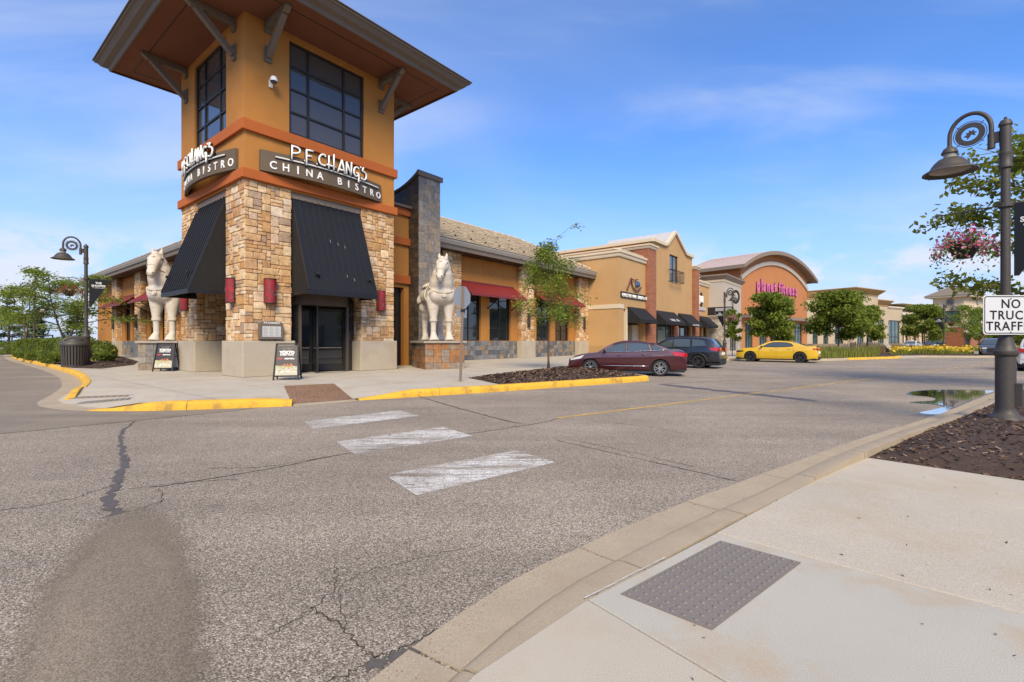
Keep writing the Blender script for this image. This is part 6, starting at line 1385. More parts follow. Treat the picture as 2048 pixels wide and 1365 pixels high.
for nm, pts, r0, mt in (('red_stroke',[(33.0,6.1),(33.5,6.7),(33.9,7.25),(34.05,6.7),(34.5,6.3),(35.3,6.2),(36.1,6.6)],.065,flat('emblem_red',(.11,.018,.018),.4)),('blue_stroke',[(34.9,6.55),(35.05,7.1),(35.25,6.6),(35.5,7.05),(35.7,6.65)],.085,flat('emblem_blue',(.03,.08,.19),.4)),('dark_stroke',[(33.95,7.2),(34.6,7.15),(35.3,7.3)],.04,MT['whiteedge'])):
    m = MB(); m.tube([(p.x,V-.12,p.z) for p in smoothpath([(a,0,b) for a,b in pts], 5)], r0, 6); m.build(nm, mt, t, smooth=True)
t = thing('shop_sign', 'small white lettered shop sign on a dark emblem past the second brick pilaster', 'sign', (C0.x,C0.y,0), TH)
text(t, 'J&8', 1.15, Matrix.Translation((54.4,V-.14,6.35)), MT['white'], .05, .03); m = MB(); m.prism([(54.7+.55*math.cos(a*.5236),6.7+.95*math.sin(a*.5236)) for a in range(12)], lambda q: (q[0],V-.07,q[1]), lambda q: (q[0],V-.002,q[1])); m.build('emblem', MT['whiteedge'], t); m = MB(); m.box(53.2,56.2,V-.12,V-.002,5.35,5.75); m.build('panel', flat('panel_grey',(.42,.42,.44),.5), t)
t = thing('blade_sign', 'grey projecting blade sign over the right end of the black awnings', 'sign', LW(52.9,-.4,4.55), TH)
m = MB(); m.box(-.06,.06,-2.9,0,.02,1.0); m.build('frame', MT['bronze'], t); m = MB(); m.box(-.075,.075,-2.75,-.9,.15,.87); m.build('panel', flat('panel_grey2',(.30,.30,.31),.5), t)
# ------------------------------------------------------------------ the arched gym
PFx, PFy, PFr = 34.76, 72.26, R(39.5)
PB = thing('gym_building', 'orange fitness gym with a wide arched roof beside a grey stone corner pier', 'gym', (PFx,PFy,0), PFr)
arc = lambda s: 16.3-34.35+math.sqrt(34.35**2-(s-13.4)**2)
arc2 = lambda s: 14.5-28.1+math.sqrt(28.1**2-(s-13.4)**2)
ss_ = [26.8*k/28 for k in range(29)]
m = MB(); ops = [(1.5,4.2,Z0,4.7),(6.5,9.5,Z0,4.7),(10.5,13.5,Z0,4.7),(16,18.6,Z0,4.7),(20.5,24.5,Z0,4.7)]
m.facade(0,26.8,Z0,9,ops,0,.35); m.poly([(26.8,0,9)]+[(s,0,arc(s)-.4) for s in ss_[::-1]]+[(0,0,9)]); m.poly([(0,0,Z0),(0,7.5,Z0),(0,7.5,arc(0)-.4),(0,0,arc(0)-.4)]); m.poly([(26.8,0,Z0),(26.8,7.5,Z0),(26.8,7.5,arc(26.8)-.4),(26.8,0,arc(26.8)-.4)]); m.build('wall', MT['orange'], PB)
for o_ in ops: window(PB, o_[0], o_[1], o_[2], o_[3], ((o_[0]*2+o_[1])/3,(o_[0]+2*o_[1])/3), (3.2,), .2, None, .13, 'glassteal')
m = MB(); 
for a, b in zip(ss_, ss_[1:]): m.bar((a,-.10,arc2(a)),(b,-.10,arc2(b)),.24,.62,(0,0,1))
m.build('arch_trim', MT['greystucco'], PB)
se = [-1.6+30*k/32 for k in range(33)]; m = MB(); m2 = MB()
for a, b in zip(se, se[1:]):
    za, zb_ = arc(a), arc(b); m.poly([(a,-1.3,za),(b,-1.3,zb_),(b,7.8,zb_),(a,7.8,za)]); m.poly([(a,-1.3,za-.12),(b,-1.3,zb_-.12),(b,7.8,zb_-.12),(a,7.8,za-.12)])
    m2.poly([(a,-1.35,za-.55),(b,-1.35,zb_-.55),(b,-1.35,zb_+.04),(a,-1.35,za+.04)]); m2.poly([(a,-1.1,za-.55),(b,-1.1,zb_-.55),(b,-1.35,zb_-.55),(a,-1.35,za-.55)]); m2.poly([(a,-1.1,za-.55),(b,-1.1,zb_-.55),(b,.01,zb_-.35),(a,.01,za-.35)])
rf = m.build('arched_roof', pinkroof, PB, smooth=True); m2.build('fascia', MT['taupe'], PB)
m = MB(); z_ = arc(-1.6); m.box(-1.66,-1.5,-1.35,7.8,z_-.5,z_+.03); z_ = arc(28.4); m.box(28.3,28.46,-1.35,7.8,z_-.5,z_+.03); m.build('side_fascia', MT['taupe'], PB)
for k in range(14):
    y = -1.1+k*.66; q = MB(); q.tube([(s,y,arc(s)+.04) for s in se], .05, 4); q.build('seam', pinkroof, rf)
m = MB(); m.box(-.2,27,-1.6,0,5.0,5.5); m.build('entrance_canopy', MT['taupe'], PB)
MP = (Matrix.Translation((PFx,PFy,0)) @ Matrix.Rotation(PFr,4,'Z')).inverted() @ Matrix.Translation(C0) @ Matrix.Rotation(TH,4,'Z')
m = MB(MP); m.facade(58,66.9,4.7,9.4,[],-.94); m.poly([(58,-.94,4.7),(58,8,4.7),(58,8,9.4),(58,-.94,9.4)]); m.poly([(66.9,-.94,4.7),(66.9,8,4.7),(66.9,8,9.4),(66.9,-.94,9.4)]); m.build('pier_wall', MT['greystucco'], PB)
lm = MB(MP)
for (x0, x1, y, vert) in ((58,60.6,-.94,0),(63.8,66.9,-.94,0)): slates(x0, x1, Z0, 4.45, y, MP, lm, .28, 3)
l2 = MB(MP @ face(58,8,-90)); slates(0, 8.94, Z0, 4.45, 0, None, l2, .28, 4); off = len(lm.v); lm.v += l2.v; lm.f += [tuple(i+off for i in f) for f in l2.f]
lm.build('ledger_stone', ledger, PB, kind='stuff')
m = MB(MP); m.box(58.05,66.85,-.93,8,Z0,4.5); m.build('pier_core', MT['greystucco'], PB)
m = MB(MP); m.box(57.92,66.98,-1.03,8,4.4,4.75); m.build('band', MT['taupe'], PB)
wn = window(PB, 61, 63.6, Z0, 4.2, (62.3,), (3.1,), -.97, MP, .12, 'glassteal')
for prof, mt in (([(0,9.2),(.06,9.2),(.1,9.5),(0,9.55)],MT['trim']),([(.0,9.5),(.15,9.5),(.45,9.9),(.5,9.95),(.5,10.12),(0,10.16)],MT['taupe'])):
    o = cornice(PB, [tuple((MP @ Vector((*p,0)))[:2]) for p in ((58,8),(58,-.94),(66.9,-.94),(66.9,8))], prof, mt)
t = thing('oval_sign', 'dark oval leaf sign projecting from the grey corner pier behind the lamp', 'sign', LW(61.6,-.95,6.9), TH)
m = MB(); m.prism([(-.55+.5*math.cos(a*.3927),.95*math.sin(a*.3927)+.5) for a in range(16)], lambda q: (-.05,q[0],q[1]), lambda q: (.05,q[0],q[1])); m.build('disc', MT['bronze'], t); m = MB(); m.prism([(-.55+.3*math.cos(a*.5236),.6*math.sin(a*.5236)+.5) for a in range(12)], lambda q: (-.07,q[0],q[1]), lambda q: (.07,q[0],q[1])); m.build('emblem', MT['greystucco'], t)
t = thing('gym_sign', 'big pink planet fitness letters on the orange arched wall', 'sign', (PFx,PFy,0), PFr); px_ = 5.2
adv = dict(p=1.36,l=.62,a=1.26,n=1.30,e=1.28,t=.98,f=.86,i=.62,s=1.2); adv[' '] = .62
for ch in 'planet fitness':
    if ch != ' ':
        Mt = Matrix.Translation((px_, -.22, 9.6)); L_ = text(t, ch, 2.65, Mt, MT['pink'], .03, .075, align='LEFT', name='letter', sx=.80); text(L_, ch, 2.65, Matrix.Translation((0,.12,-.04)) @ Mt, flat('letter_return_purple',(.10,.03,.11),.5) if 'letter_return_purple' not in bpy.data.materials else bpy.data.materials['letter_return_purple'], .09, .10, align='LEFT', name='letter_return', sx=.80)
    px_ += adv[ch]*1.135
# ------------------------------------------------------------------ beige shops with flared cornices, arcade, corner building
BB = thing('beige_building', 'long beige shop building with flared cornices and a stepped parapet block', 'shop', (55.5,89.35,0), R(31.5))
flare = lambda z, o: [(0,z-.25),(.12,z-.22),(.12,z-.05),(.05,z),(.25*o,z+.12),(o,z+.85),(o,z+1.0),(0,z+1.02)]
wins = [(2,4,Z0,4.5),(6,8,Z0,4.5),(10.5,14,Z0,4.5)]
m = MB(); m.facade(0,15.8,Z0,9.6,wins,0,.4); m.poly([(0,0,9.6),(15.8,0,9.6),(15.8,14,9.6),(0,14,9.6)]); m.poly([(0,0,Z0),(0,14,Z0),(0,14,9.6),(0,0,9.6)])
m.facade(15.8,27,Z0,11.4,[(17.5,20.5,Z0,4.6),(22.2,24.6,Z0,5.2)],-1.0,.4); 
for x in (15.8,27): m.poly([(x,-1,Z0),(x,8,Z0),(x,8,11.4),(x,-1,11.4)])
m.facade(27,33.4,Z0,9.5,[(28.2,31.6,Z0,6.2)],-.4,.4); m.poly([(33.4,-.4,Z0),(33.4,8,Z0),(33.4,8,9.5),(33.4,-.4,9.5)])
m.facade(33.4,43,Z0,9.1,[(35.5,41.5,Z0,6.2)],.2,.4); m.poly([(43,.2,Z0),(43,10,Z0),(43,10,9.1),(43,.2,9.1)]); m.poly([(33.4,.2,9.1),(43,.2,9.1),(43,10,9.1),(33.4,10,9.1)]); m.build('wall', MT['beige'], BB)
cornice(BB, [(0,0),(15.8,0)], flare(9.55,.8), MT['cornice']); cornice(BB, [(15.8,8),(15.8,-1),(27,-1),(27,8)], flare(11.35,1.1), MT['cornice']); cornice(BB, [(27,-.4),(33.4,-.4),(33.4,8)], flare(9.45,.9), MT['cornice']); cornice(BB, [(33.4,.2),(43,.2),(43,8)], [(0,8.9),(.15,8.9),(.15,9.05),(.3,9.1),(.3,9.4),(0,9.42)], MT['trim'])
for (a, b, c, d, y) in ((2,4,Z0,4.5,.2),(6,8,Z0,4.5,.2),(10.5,14,Z0,4.5,.2),(17.5,20.5,Z0,4.6,-.8),(22.2,24.6,Z0,5.2,-.8),(28.2,31.6,Z0,6.2,-.2),(35.5,41.5,Z0,6.2,.4)): window(BB, a, b, c, d, ((2*a+b)/3,(a+2*b)/3), (2.4,), y, None, .16, 'glassteal')
m = MB(); m.box(-.05,43.05,-1.12,.15,Z0,.9); m.build('base_course', MT['taupe'], BB)
AB = thing('arcade_building', 'cream arcade with round arches under a low tiled roof', 'shop', (92.2,111.8,0), R(31.5))
def arcade(mb, x0, x1, z1, arches, y):
    zs = 3.4
    edges = [x0]; 
    for c, r_ in arches: edges += [c-r_, c+r_]
    edges.append(x1)
    for k in range(0, len(edges), 2): mb.poly([(edges[k],y,Z0),(edges[k+1],y,Z0),(edges[k+1],y,z1),(edges[k],y,z1)])
    for c, r_ in arches:
        pts = [(c+r_*math.cos(R(a)),y,zs+r_*math.sin(R(a))) for a in range(180,-1,-15)]; mb.poly([(c-r_,y,z1)]+pts+[(c+r_,y,z1)])
        for a, b in zip(pts, pts[1:]): mb.poly([a,b,(b[0],y+.7,b[2]),(a[0],y+.7,a[2])])
        for s in (-1,1): mb.poly([(c+s*r_,y,Z0),(c+s*r_,y,zs),(c+s*r_,y+.7,zs),(c+s*r_,y+.7,Z0)])
m = MB(); arcade(m, 0, 22, 7.6, [(2.6,1.6),(7.4,1.7),(12.0,1.7),(16.6,1.7),(20.4,1.2)], 0); m.build('wall', MT['cream'], AB)
m = MB(); m.box(0,22,3,3.2,Z0,7.6); m.build('inner_wall', MT['brick'], AB); m = MB(); m.box(0,22,0,12,7.55,7.6); m.build('ceiling', MT['cream'], AB)
for x in (5,9.7,14.3,18.7):
    m = MB(); m.box(x-.5,x+.5,-.15,.5,Z0,.9); m.lathe([(.42,.9),(.38,3.0),(.5,3.2),(.5,3.4)], 12, (x,.15,0)); m.build('column', MT['cream'], AB, smooth='auto')
m = MB(); m.poly([(-.5,-.9,7.7),(22.5,-.9,7.7),(22.5,7,10.3),(-.5,7,10.3)]); m.box(-.5,22.5,-.9,-.7,7.45,7.72); m.box(-.5,22.5,-.1,12,10.28,10.32)
m.build('roof', MT['roof_tile'], AB); m = MB()
for x in np.arange(.4, 22, 1.2): m.box(x-.09,x+.09,-.8,0,7.2,7.45)
m.build('corbel', MT['cornice'], AB, kind='stuff'); m = MB(); m.box(-.1,22.1,-.12,-.002,5.5,5.8); m.build('band', MT['trim'], AB)
KB = thing('corner_building', 'cream corner building with round window, hipped roof and brick ground floor', 'shop', (110.7,116.3,0), R(31.5))
m = MB(); m.poly([(0,0,4.9),(15.4,0,4.9),(15.4,0,12.4),(0,0,12.4)]); m.poly([(0,0,4.9),(0,6,4.9),(0,6,12.4),(0,0,12.4)]); m.poly([(15.4,0,4.9),(15.4,6,4.9),(15.4,6,12.4),(15.4,0,12.4)]); m.build('wall', MT['cream'], KB)
m = MB(); m.box(-.02,15.42,-.02,6.02,0,4.9); m.build('ground_floor', MT['brick'], KB)
m = MB(); m.box(-.15,15.55,-.15,6,4.85,5.25); m.box(-.15,15.55,-.15,6,9.9,10.5); m.box(-1.3,16.7,-1.3,7.3,12.35,12.75); m.build('band', MT['trim'], KB)
m = MB(); q4 = [(-1.5,-1.5,12.76),(16.9,-1.5,12.76),(16.9,7.5,12.76),(-1.5,7.5,12.76)]; r1, r2 = (3.5,3,15.6), (11.5,3,15.6); m.poly([q4[0],q4[1],r2,r1]); m.poly([q4[1],q4[2],r2]); m.poly([q4[2],q4[3],r1,r2]); m.poly([q4[3],q4[0],r1]); m.build('roof', pm('roof_grey_brown',(.20,.16,.125),.85,.1,2), KB)
for (M2, lab) in ((Matrix.Rotation(R(-90),4,'Z') @ Matrix.Translation((-2.6,0,11.3)),0),(Matrix.Translation((9.5,0,11.3)),0)):
    m = MB(M2); m.prism([(.75*math.cos(a*.5236),.75*math.sin(a*.5236)) for a in range(12)], lambda q: (q[0],-.12,q[1]), lambda q: (q[0],.05,q[1])); f = m.build('round_window', MT['taupe'], KB); m = MB(M2); m.poly([(.55*math.cos(a*.5236),-.14,.55*math.sin(a*.5236)) for a in range(12)]); m.build('pane', MT['glassteal'], f)
window(KB, -3.6, -.8, 5.9, 9.0, (-2.2,), (7.4,), -.05, Matrix.Rotation(R(-90),4,'Z'), .2, 'glassteal'); window(KB, 5, 12, 5.9, 9.0, (7.3,9.7), (7.4,), -.05, None, .2, 'glassteal')
m = MB(); m.lathe([(2.4,3.3),(2.2,4.0),(1.5,4.6),(.01,4.85)], 14, (2.2,0,0), 180, 360); m.build('entrance_awning', pm('awning_white',(.55,.53,.48),.8), KB, smooth=True)
m = MB(); m.box(.6,3.8,-.06,.02,0,3.2); m.box(10,11.6,-.06,.02,0,3.2); m.build('doorway', MT['interior'], KB)
# ------------------------------------------------------------------ reclining garden chairs on the paved court
def deckchair(loc, rz, label):
    t = thing('garden_chair', label, 'garden chair', loc, rz, 'slatted garden chairs on the paved court'); wd = pm('weathered_wood',(.40,.36,.31),.8,.1,4) if 'weathered_wood' not in bpy.data.materials else bpy.data.materials['weathered_wood']
    for k in range(5):
        q = MB(); x = -.30+k*.15; q.bar((x,.30,.34),(x*1.2,.85,1.12+.05*(2-abs(k-2))),.12,.025,(0,1,0)); q.build('back_slat', wd, t)
    for k in range(5):
        q = MB(); q.bar((-.32,.30-k*.15,.36+k*.018),(.32,.30-k*.15,.36+k*.018),.12,.025); q.build('seat_slat', wd, t)
    for s in (-1,1):
        q = MB(); q.box(s*.38-.08,s*.38+.08,-.45,.5,.58,.61); q.build('arm', wd, t); q = MB(); q.box(s*.35-.03,s*.35+.03,-.40,-.30,0,.58); q.build('leg', wd, t); q = MB(); q.bar((s*.34,-.3,.42),(s*.34,.75,.02),.10,.03,(1,0,0)); q.build('leg', wd, t)
for x, y, a, lb in ((33.6,46.6,150,'slatted chair at the left end, half behind the grass'),(34.8,47.0,160,'second slatted chair from the left'),(36.2,47.6,150,'third slatted chair, reclining beside the small table'),(37.6,46.6,25,'slatted chair on its own at the right, turned toward the road')): deckchair((x,y,.16), R(a), lb)
# ------------------------------------------------------------------ cars
def lerp1(pts, x):
    if x <= pts[0][0]: return pts[0][1]
    for (a, b), (c, d) in zip(pts, pts[1:]):
        if x <= c:
            t = (x-a)/(c-a); return b+(d-b)*t
    return pts[-1][1]
def smooth_profile(pts):
    P = [(p.x, p.z) for p in smoothpath([(a,0,b) for a, b in pts], 6)]; P.sort(); return P
tint = glassmat('car_glass', (.055,.07,.072), .03, .8)
def paintmat(name, col, metal=.0):
    m, n, l, b = newmat(name); b.inputs['Base Color'].default_value = c4(col); b.inputs['Roughness'].default_value = .38; b.inputs['Metallic'].default_value = metal
    b.inputs['Coat Weight'].default_value = 1.0; b.inputs['Coat Roughness'].default_value = .03; b.inputs['Specular IOR Level'].default_value = .5; return m
SPEC = dict(
 sedan=dict(L=4.87,W=1.86,fo=.97,wb=2.85,rw=.335,rock=.26,belt=[(-2.43,.70),(-2.40,.95),(-2.25,1.045),(-1.9,1.075),(-1.5,1.05),(-.8,1.015),(.2,.985),(.95,.975),(1.4,.935),(1.95,.84),(2.25,.73),(2.40,.60),(2.43,.48)],
   roof=[(-2.0,1.06),(-1.75,1.13),(-1.3,1.30),(-.9,1.40),(-.4,1.465),(.0,1.47),(.35,1.41),(.75,1.24),(1.2,.96)], side=[[(.02,1.03),(-.02,1.38),(.28,1.35),(.62,1.20),(.88,1.03)],[(-.98,1.06),(-.88,1.345),(-.55,1.385),(-.10,1.395),(-.06,1.03)],[(-1.50,1.10),(-1.38,1.19),(-1.0,1.32),(-1.10,1.07)]], ws=(.42,1.12), rs=(-1.78,-1.02), tail=[(-2.41,.80),(-2.40,.97),(-1.78,1.02),(-1.98,.86)], head=[(2.36,.62),(2.28,.72),(1.72,.86),(1.86,.72)], trim='chrome', spokes=10, lip=False),
 muscle=dict(L=5.04,W=1.92,fo=1.0,wb=3.05,rw=.36,rock=.25,belt=[(-2.52,.62),(-2.50,.95),(-2.42,1.10),(-2.2,1.10),(-1.8,1.07),(-1.2,1.06),(-.4,1.0),(.5,.975),(1.0,.985),(1.6,.965),(2.1,.90),(2.40,.80),(2.50,.68),(2.52,.45)],
   roof=[(-2.0,1.09),(-1.7,1.17),(-1.25,1.33),(-.8,1.42),(-.3,1.465),(.1,1.46),(.45,1.38),(.8,1.23),(1.25,.99)], side=[[(-1.15,1.12),(-1.02,1.28),(-.7,1.36),(-.25,1.385),(.12,1.37),(.42,1.27),(.78,1.05),(-.2,1.04),(-.9,1.08)]], ws=(.48,1.2), rs=(-1.8,-1.0), tail=[(-2.50,.86),(-2.49,.98),(-2.25,.98),(-2.28,.88)], head=[(2.49,.66),(2.46,.78),(1.95,.80),(2.0,.71)], trim=None, spokes=10, lip=False, darkhead=True, spoiler=True),
 suv=dict(L=4.72,W=1.88,fo=.92,wb=2.76,rw=.36,rock=.33,belt=[(-2.36,.62),(-2.33,1.0),(-2.2,1.10),(-1.5,1.10),(-.5,1.07),(.5,1.05),(1.0,1.06),(1.5,1.05),(1.95,.99),(2.2,.90),(2.33,.74),(2.36,.5)],
   roof=[(-2.25,1.09),(-2.12,1.25),(-1.95,1.48),(-1.75,1.60),(-1.2,1.655),(-.5,1.68),(.1,1.665),(.5,1.58),(.85,1.40),(1.35,1.07)], side=[[(.12,1.12),(.08,1.56),(.38,1.50),(.70,1.34),(.98,1.12)],[(-.90,1.15),(-.86,1.57),(-.5,1.585),(0.02,1.575),(.05,1.13)],[(-1.72,1.20),(-1.60,1.48),(-1.25,1.55),(-.95,1.565),(-.98,1.16)]], ws=(.55,1.28), rs=(-2.2,-1.92), tail=[(-2.34,.92),(-2.30,1.12),(-1.88,1.10),(-1.95,.98)], head=[(2.30,.74),(2.22,.88),(1.72,.97),(1.84,.84)], trim=None, spokes=10, lip=True, darkrim=True),
)
def car(kind, loc, heading, paint, label, cat='car', rim=None, group=None):
    s = SPEC[kind]; t = thing('parked_car', label, cat, loc, heading, group); L_, W_ = s['L'], s['W']; hx = L_/2; fx = hx-s['fo']; rx = fx-s['wb']; rw = s['rw']; ra = rw+.055
    belt = smooth_profile(s['belt']); roof = smooth_profile(s['roof'])
    hw = lambda x: W_/2*(1-.20*max(0,(abs(x)-(hx-.75))/.75)**2.2)
    def zb(x):
        z = s['rock'] - (0 if abs(x) < hx-.4 else -.02)
        for c in (fx, rx):
            if abs(x-c) < ra: z = max(z, rw+math.sqrt(ra*ra-(x-c)**2))
        return z
    def ys(x, t_): # body side, t_ 0 bottom .. 1 belt
        return hw(x)*(1-.045*max(0,(t_-.62)/.38)**1.5-.055*max(0,(.30-t_)/.30)**1.5+.012*math.exp(-((t_-.72)/.06)**2))
    xs = sorted({-hx+L_*k/64 for k in range(65)} | {c+ra*math.cos(R(a)) for c in (fx, rx) for a in range(0,181,12)})
    NT = 9; m = MB(); cols = []
    for x in xs:
        z0 = min(zb(x), lerp1(belt, x)-.02); z1 = lerp1(belt, x); z00 = s['rock']; row = []
        for k in range(NT+1):
            z = z0+(z1-z0)*k/NT; tt = (z-z00)/max(.1, z1-z00); row.append((x, ys(x, tt), z))
        yt = row[-1][1]
        for f in (.93,.8,.5,0): row.append((x, yt*f, z1+.012+.035*(1-f*f)*(1 if abs(x) < hx-.1 else .3)))
        cols.append([m.pt(p) for p in row]+[m.pt((p[0],-p[1],p[2])) for p in row[-2::-1]])
    for a, b in zip(cols, cols[1:]):
        for k in range(len(a)-1): m.f.append((a[k],b[k],b[k+1],a[k+1]))
    for c in (cols[0], cols[-1]):
        n = len(c)
        for k in range(n//2): 
            if k < n-2-k: m.f.append((c[k],c[k+1],c[n-2-k],c[n-1-k]) if k+1 < n-2-k else (c[k],c[k+1],c[n-1-k]))
    body = m.build('body', paint, t, smooth='auto')
    # greenhouse
    wb_ = lambda x: ys(x, 1.0)*.965; g0, g1 = s['roof'][0][0], s['roof'][-1][0]
    def gh(x, z, off=0):
        zr, zl = lerp1(roof, x), lerp1(belt, x); t_ = max(0, min(1.05, (z-zl)/(1.47-.98 if kind != 'suv' else .58))); return wb_(x)*(1-.24*t_**1.25)+off
    m = MB(); cols = []
    for k in range(41):
        x = g0+(g1-g0)*k/40; zr = lerp1(roof, x); zl = min(lerp1(belt, x)-.01, zr-.005); row = [(x, gh(x, zl+(zr-.03-zl)*q/5), zl+(zr-.03-zl)*q/5) for q in range(6)]; yt = row[-1][1]
        for f in (.92,.7,.35,0): row.append((x, yt*f, zr+.02*(1-f*f)))
        cols.append([m.pt(p) for p in row]+[m.pt((p[0],-p[1],p[2])) for p in row[-2::-1]])
    for a, b in zip(cols, cols[1:]):
        for k in range(len(a)-1): m.f.append((a[k],b[k],b[k+1],a[k+1]))
    m.build('roof', paint, t, smooth='auto')
    for pl in s['side']:
        for sd in (1,-1):
            q = MB(); c = (sum(p[0] for p in pl)/len(pl), sum(p[1] for p in pl)/len(pl)); ci = q.pt((c[0], sd*gh(c[0], c[1], .008), c[1])); pp = []
            dense = []
            for a, b in zip(pl, pl[1:]+pl[:1]): dense += [(a[0]+(b[0]-a[0])*k/4, a[1]+(b[1]-a[1])*k/4) for k in range(4)]
            pp = [q.pt((p[0], sd*gh(p[0], p[1], .008), p[1])) for p in dense]
            for k in range(len(pp)): q.f.append((ci, pp[k], pp[(k+1)%len(pp)]))
            w_ = q.build('side_window', tint, t, smooth=True)
            fr = MB(); fr.tube([(p[0], sd*gh(p[0], p[1], .008), p[1]) for p in dense]+[(dense[0][0], sd*gh(*dense[0], .008), dense[0][1])], .012, 4, False); fr.build('window_seal', MT['plastic'], w_)
    for nm, (x0, x1) in (('windscreen', s['ws']), ('rear_window', s['rs'])):
        q = MB(); q.grid(lambda a, b: (lambda x: (x, (2*b-1)*gh(x, lerp1(roof,x)-.03)*.86, lerp1(roof,x)+.026*(1-((2*b-1)*.86)**2)+.006))(x0+(x1-x0)*a), 8, 8); q.build(nm, tint, t, smooth=True)
    zt_ = lambda x: lerp1(belt, x); sy = lambda x, z: ys(x, (z-s['rock'])/max(.1, zt_(x)-s['rock']))
    def patch(pts, off=.006, sub=5):
        q = []
        for sd in (1,-1):
            k = MB(); A, B, C, D = pts; k.grid(lambda a, b: (lambda x, z: (x, sd*(sy(x,z)+off), z))((A[0]*(1-a)+D[0]*a)*(1-b)+(B[0]*(1-a)+C[0]*a)*b, (A[1]*(1-a)+D[1]*a)*(1-b)+(B[1]*(1-a)+C[1]*a)*b), sub, sub); q.append(k)
        return q
    for k in patch(s['tail']): k.build('tail_light', MT['red'], t, smooth=True)
    for k in patch(s['head']): k.build('headlight', MT['plastic'] if s.get('darkhead') else MT['headl'], t, smooth=True)
    zt0 = s['tail'][0][1]; zt1 = s['tail'][1][1]
    for sd in (1,-1):
        q = MB(); q.box(-hx-.012,-hx+.03,sd*.42 if sd > 0 else -.80,.80 if sd > 0 else -.42,zt0,zt1-.02); q.build('tail_light', MT['red'], t)
        q = MB(); q.box(hx-.02,hx+.012,sd*.45 if sd > 0 else -.75,.75 if sd > 0 else -.45,s['head'][0][1],s['head'][1][1]); q.build('headlight', MT['headl'], t)
    q = MB(); q.box(hx-.03,hx+.015,-.45,.45,.42,s['head'][1][1]-.06); q.build('grille', MT['plastic'], t)
    q = MB(); q.box(-hx-.018,-hx+.02,-.26,.26,.62 if kind != 'suv' else .72,.76 if kind != 'suv' else .86); q.build('number_plate', MT['white'], t)
    q = MB(); q.box(-hx+.08,hx-.08,-W_/2+.10,W_/2-.10,.17,.30); q.box(-hx-.005,-hx+.3,-W_/2+.25,W_/2-.25,.24,.40); q.box(hx-.3,hx+.01,-W_/2+.25,W_/2-.25,.20,.36); q.build('underbody', MT['plastic'], t)
    for c in (fx, rx):
        q = MB(); q.box(c-ra,c+ra,-W_/2+.12,W_/2-.12,.30,rw+ra*.96); q.build('wheel_well', MT['plastic'], t)
        if s['lip']:
            for k in (1,-1):
                q = MB(); q.tube([(c+(ra+.02)*math.cos(R(a)), k*(sy(c,.7)+.004), rw+(ra+.02)*math.sin(R(a))) for a in range(-8,189,12)], .045, 6); q.build('arch_moulding', MT['plastic'], t, smooth=True)
    if s['lip']:
        for k in patch([(rx+ra,.34),(rx+ra,.50),(fx-ra,.50),(fx-ra,.34)], .012): k.build('sill_moulding', MT['plastic'], t)
    seams = [(fx-.55,None),(.0 if kind != 'muscle' else -.12,None),(-1.0 if kind != 'muscle' else -1.15,None)]
    for x, _ in seams:
        for k in patch([(x-.005,s['rock']+.1),(x-.005,zt_(x)-.005),(x+.005,zt_(x)-.005),(x+.005,s['rock']+.1)], .002, 6): k.build('door_seam', MT['plastic'], t)
    for x in (seams[1][0]+.14, seams[2][0]+.16):
        for sd in (1,-1): q = MB(); z = zt_(x)-.13; q.tube([(x,sd*(sy(x,z)+.0),z),(x+.03,sd*(sy(x,z)+.03),z),(x+.18,sd*(sy(x,z)+.03),z),(x+.21,sd*sy(x,z),z)], .012, 5); q.build('door_handle', paint, t, smooth=True)
    for sd in (1,-1):
        q = MB(); x = s['side'][0][-1][0] if kind != 'muscle' else .80; z = zt_(x)+.09; q.ell((x-.02, sd*(gh(x,z)+.15), z), (.07,.11,.065), 10, 8); q.bar((x,sd*(gh(x,z)-.02),z-.04),(x,sd*(gh(x,z)+.1),z-.03),.03,.05); q.build('door_mirror', paint if kind == 'sedan' else MT['plastic'], t, smooth=True)
    if s['trim']:
        for sd in (1,-1):
            q = MB(); P = smoothpath([(1.0,0,1.0),(.5,0,1.01),(-.5,0,1.035),(-1.2,0,1.065),(-1.50,0,1.09),(-1.62,0,1.14)], 4); q.tube([(p.x, sd*gh(p.x, p.z, .012), p.z) for p in P], .013, 5); q.build('chrome_strip', MT['chrome'], t, smooth=True)
            q = MB(); q.tube([(x, sd*(sy(x,.42)+.006), .42) for x in np.linspace(-.95, 1.0, 8)], .014, 5); q.build('chrome_strip', MT['chrome'], t, smooth=True)
    if s.get('spoiler'): q = MB(); q.box(-hx+.0,-hx+.22,-.78,.78,1.13,1.16); q.build('spoiler', paint, t, bevel=.01)
    if kind == 'suv':
        for sd in (1,-1): q = MB(); q.tube([(x, sd*.62, lerp1(roof,x)+.05) for x in np.linspace(-1.6,.2,8)], .02, 6); q.build('roof_rail', MT['plastic'], t, smooth=True)
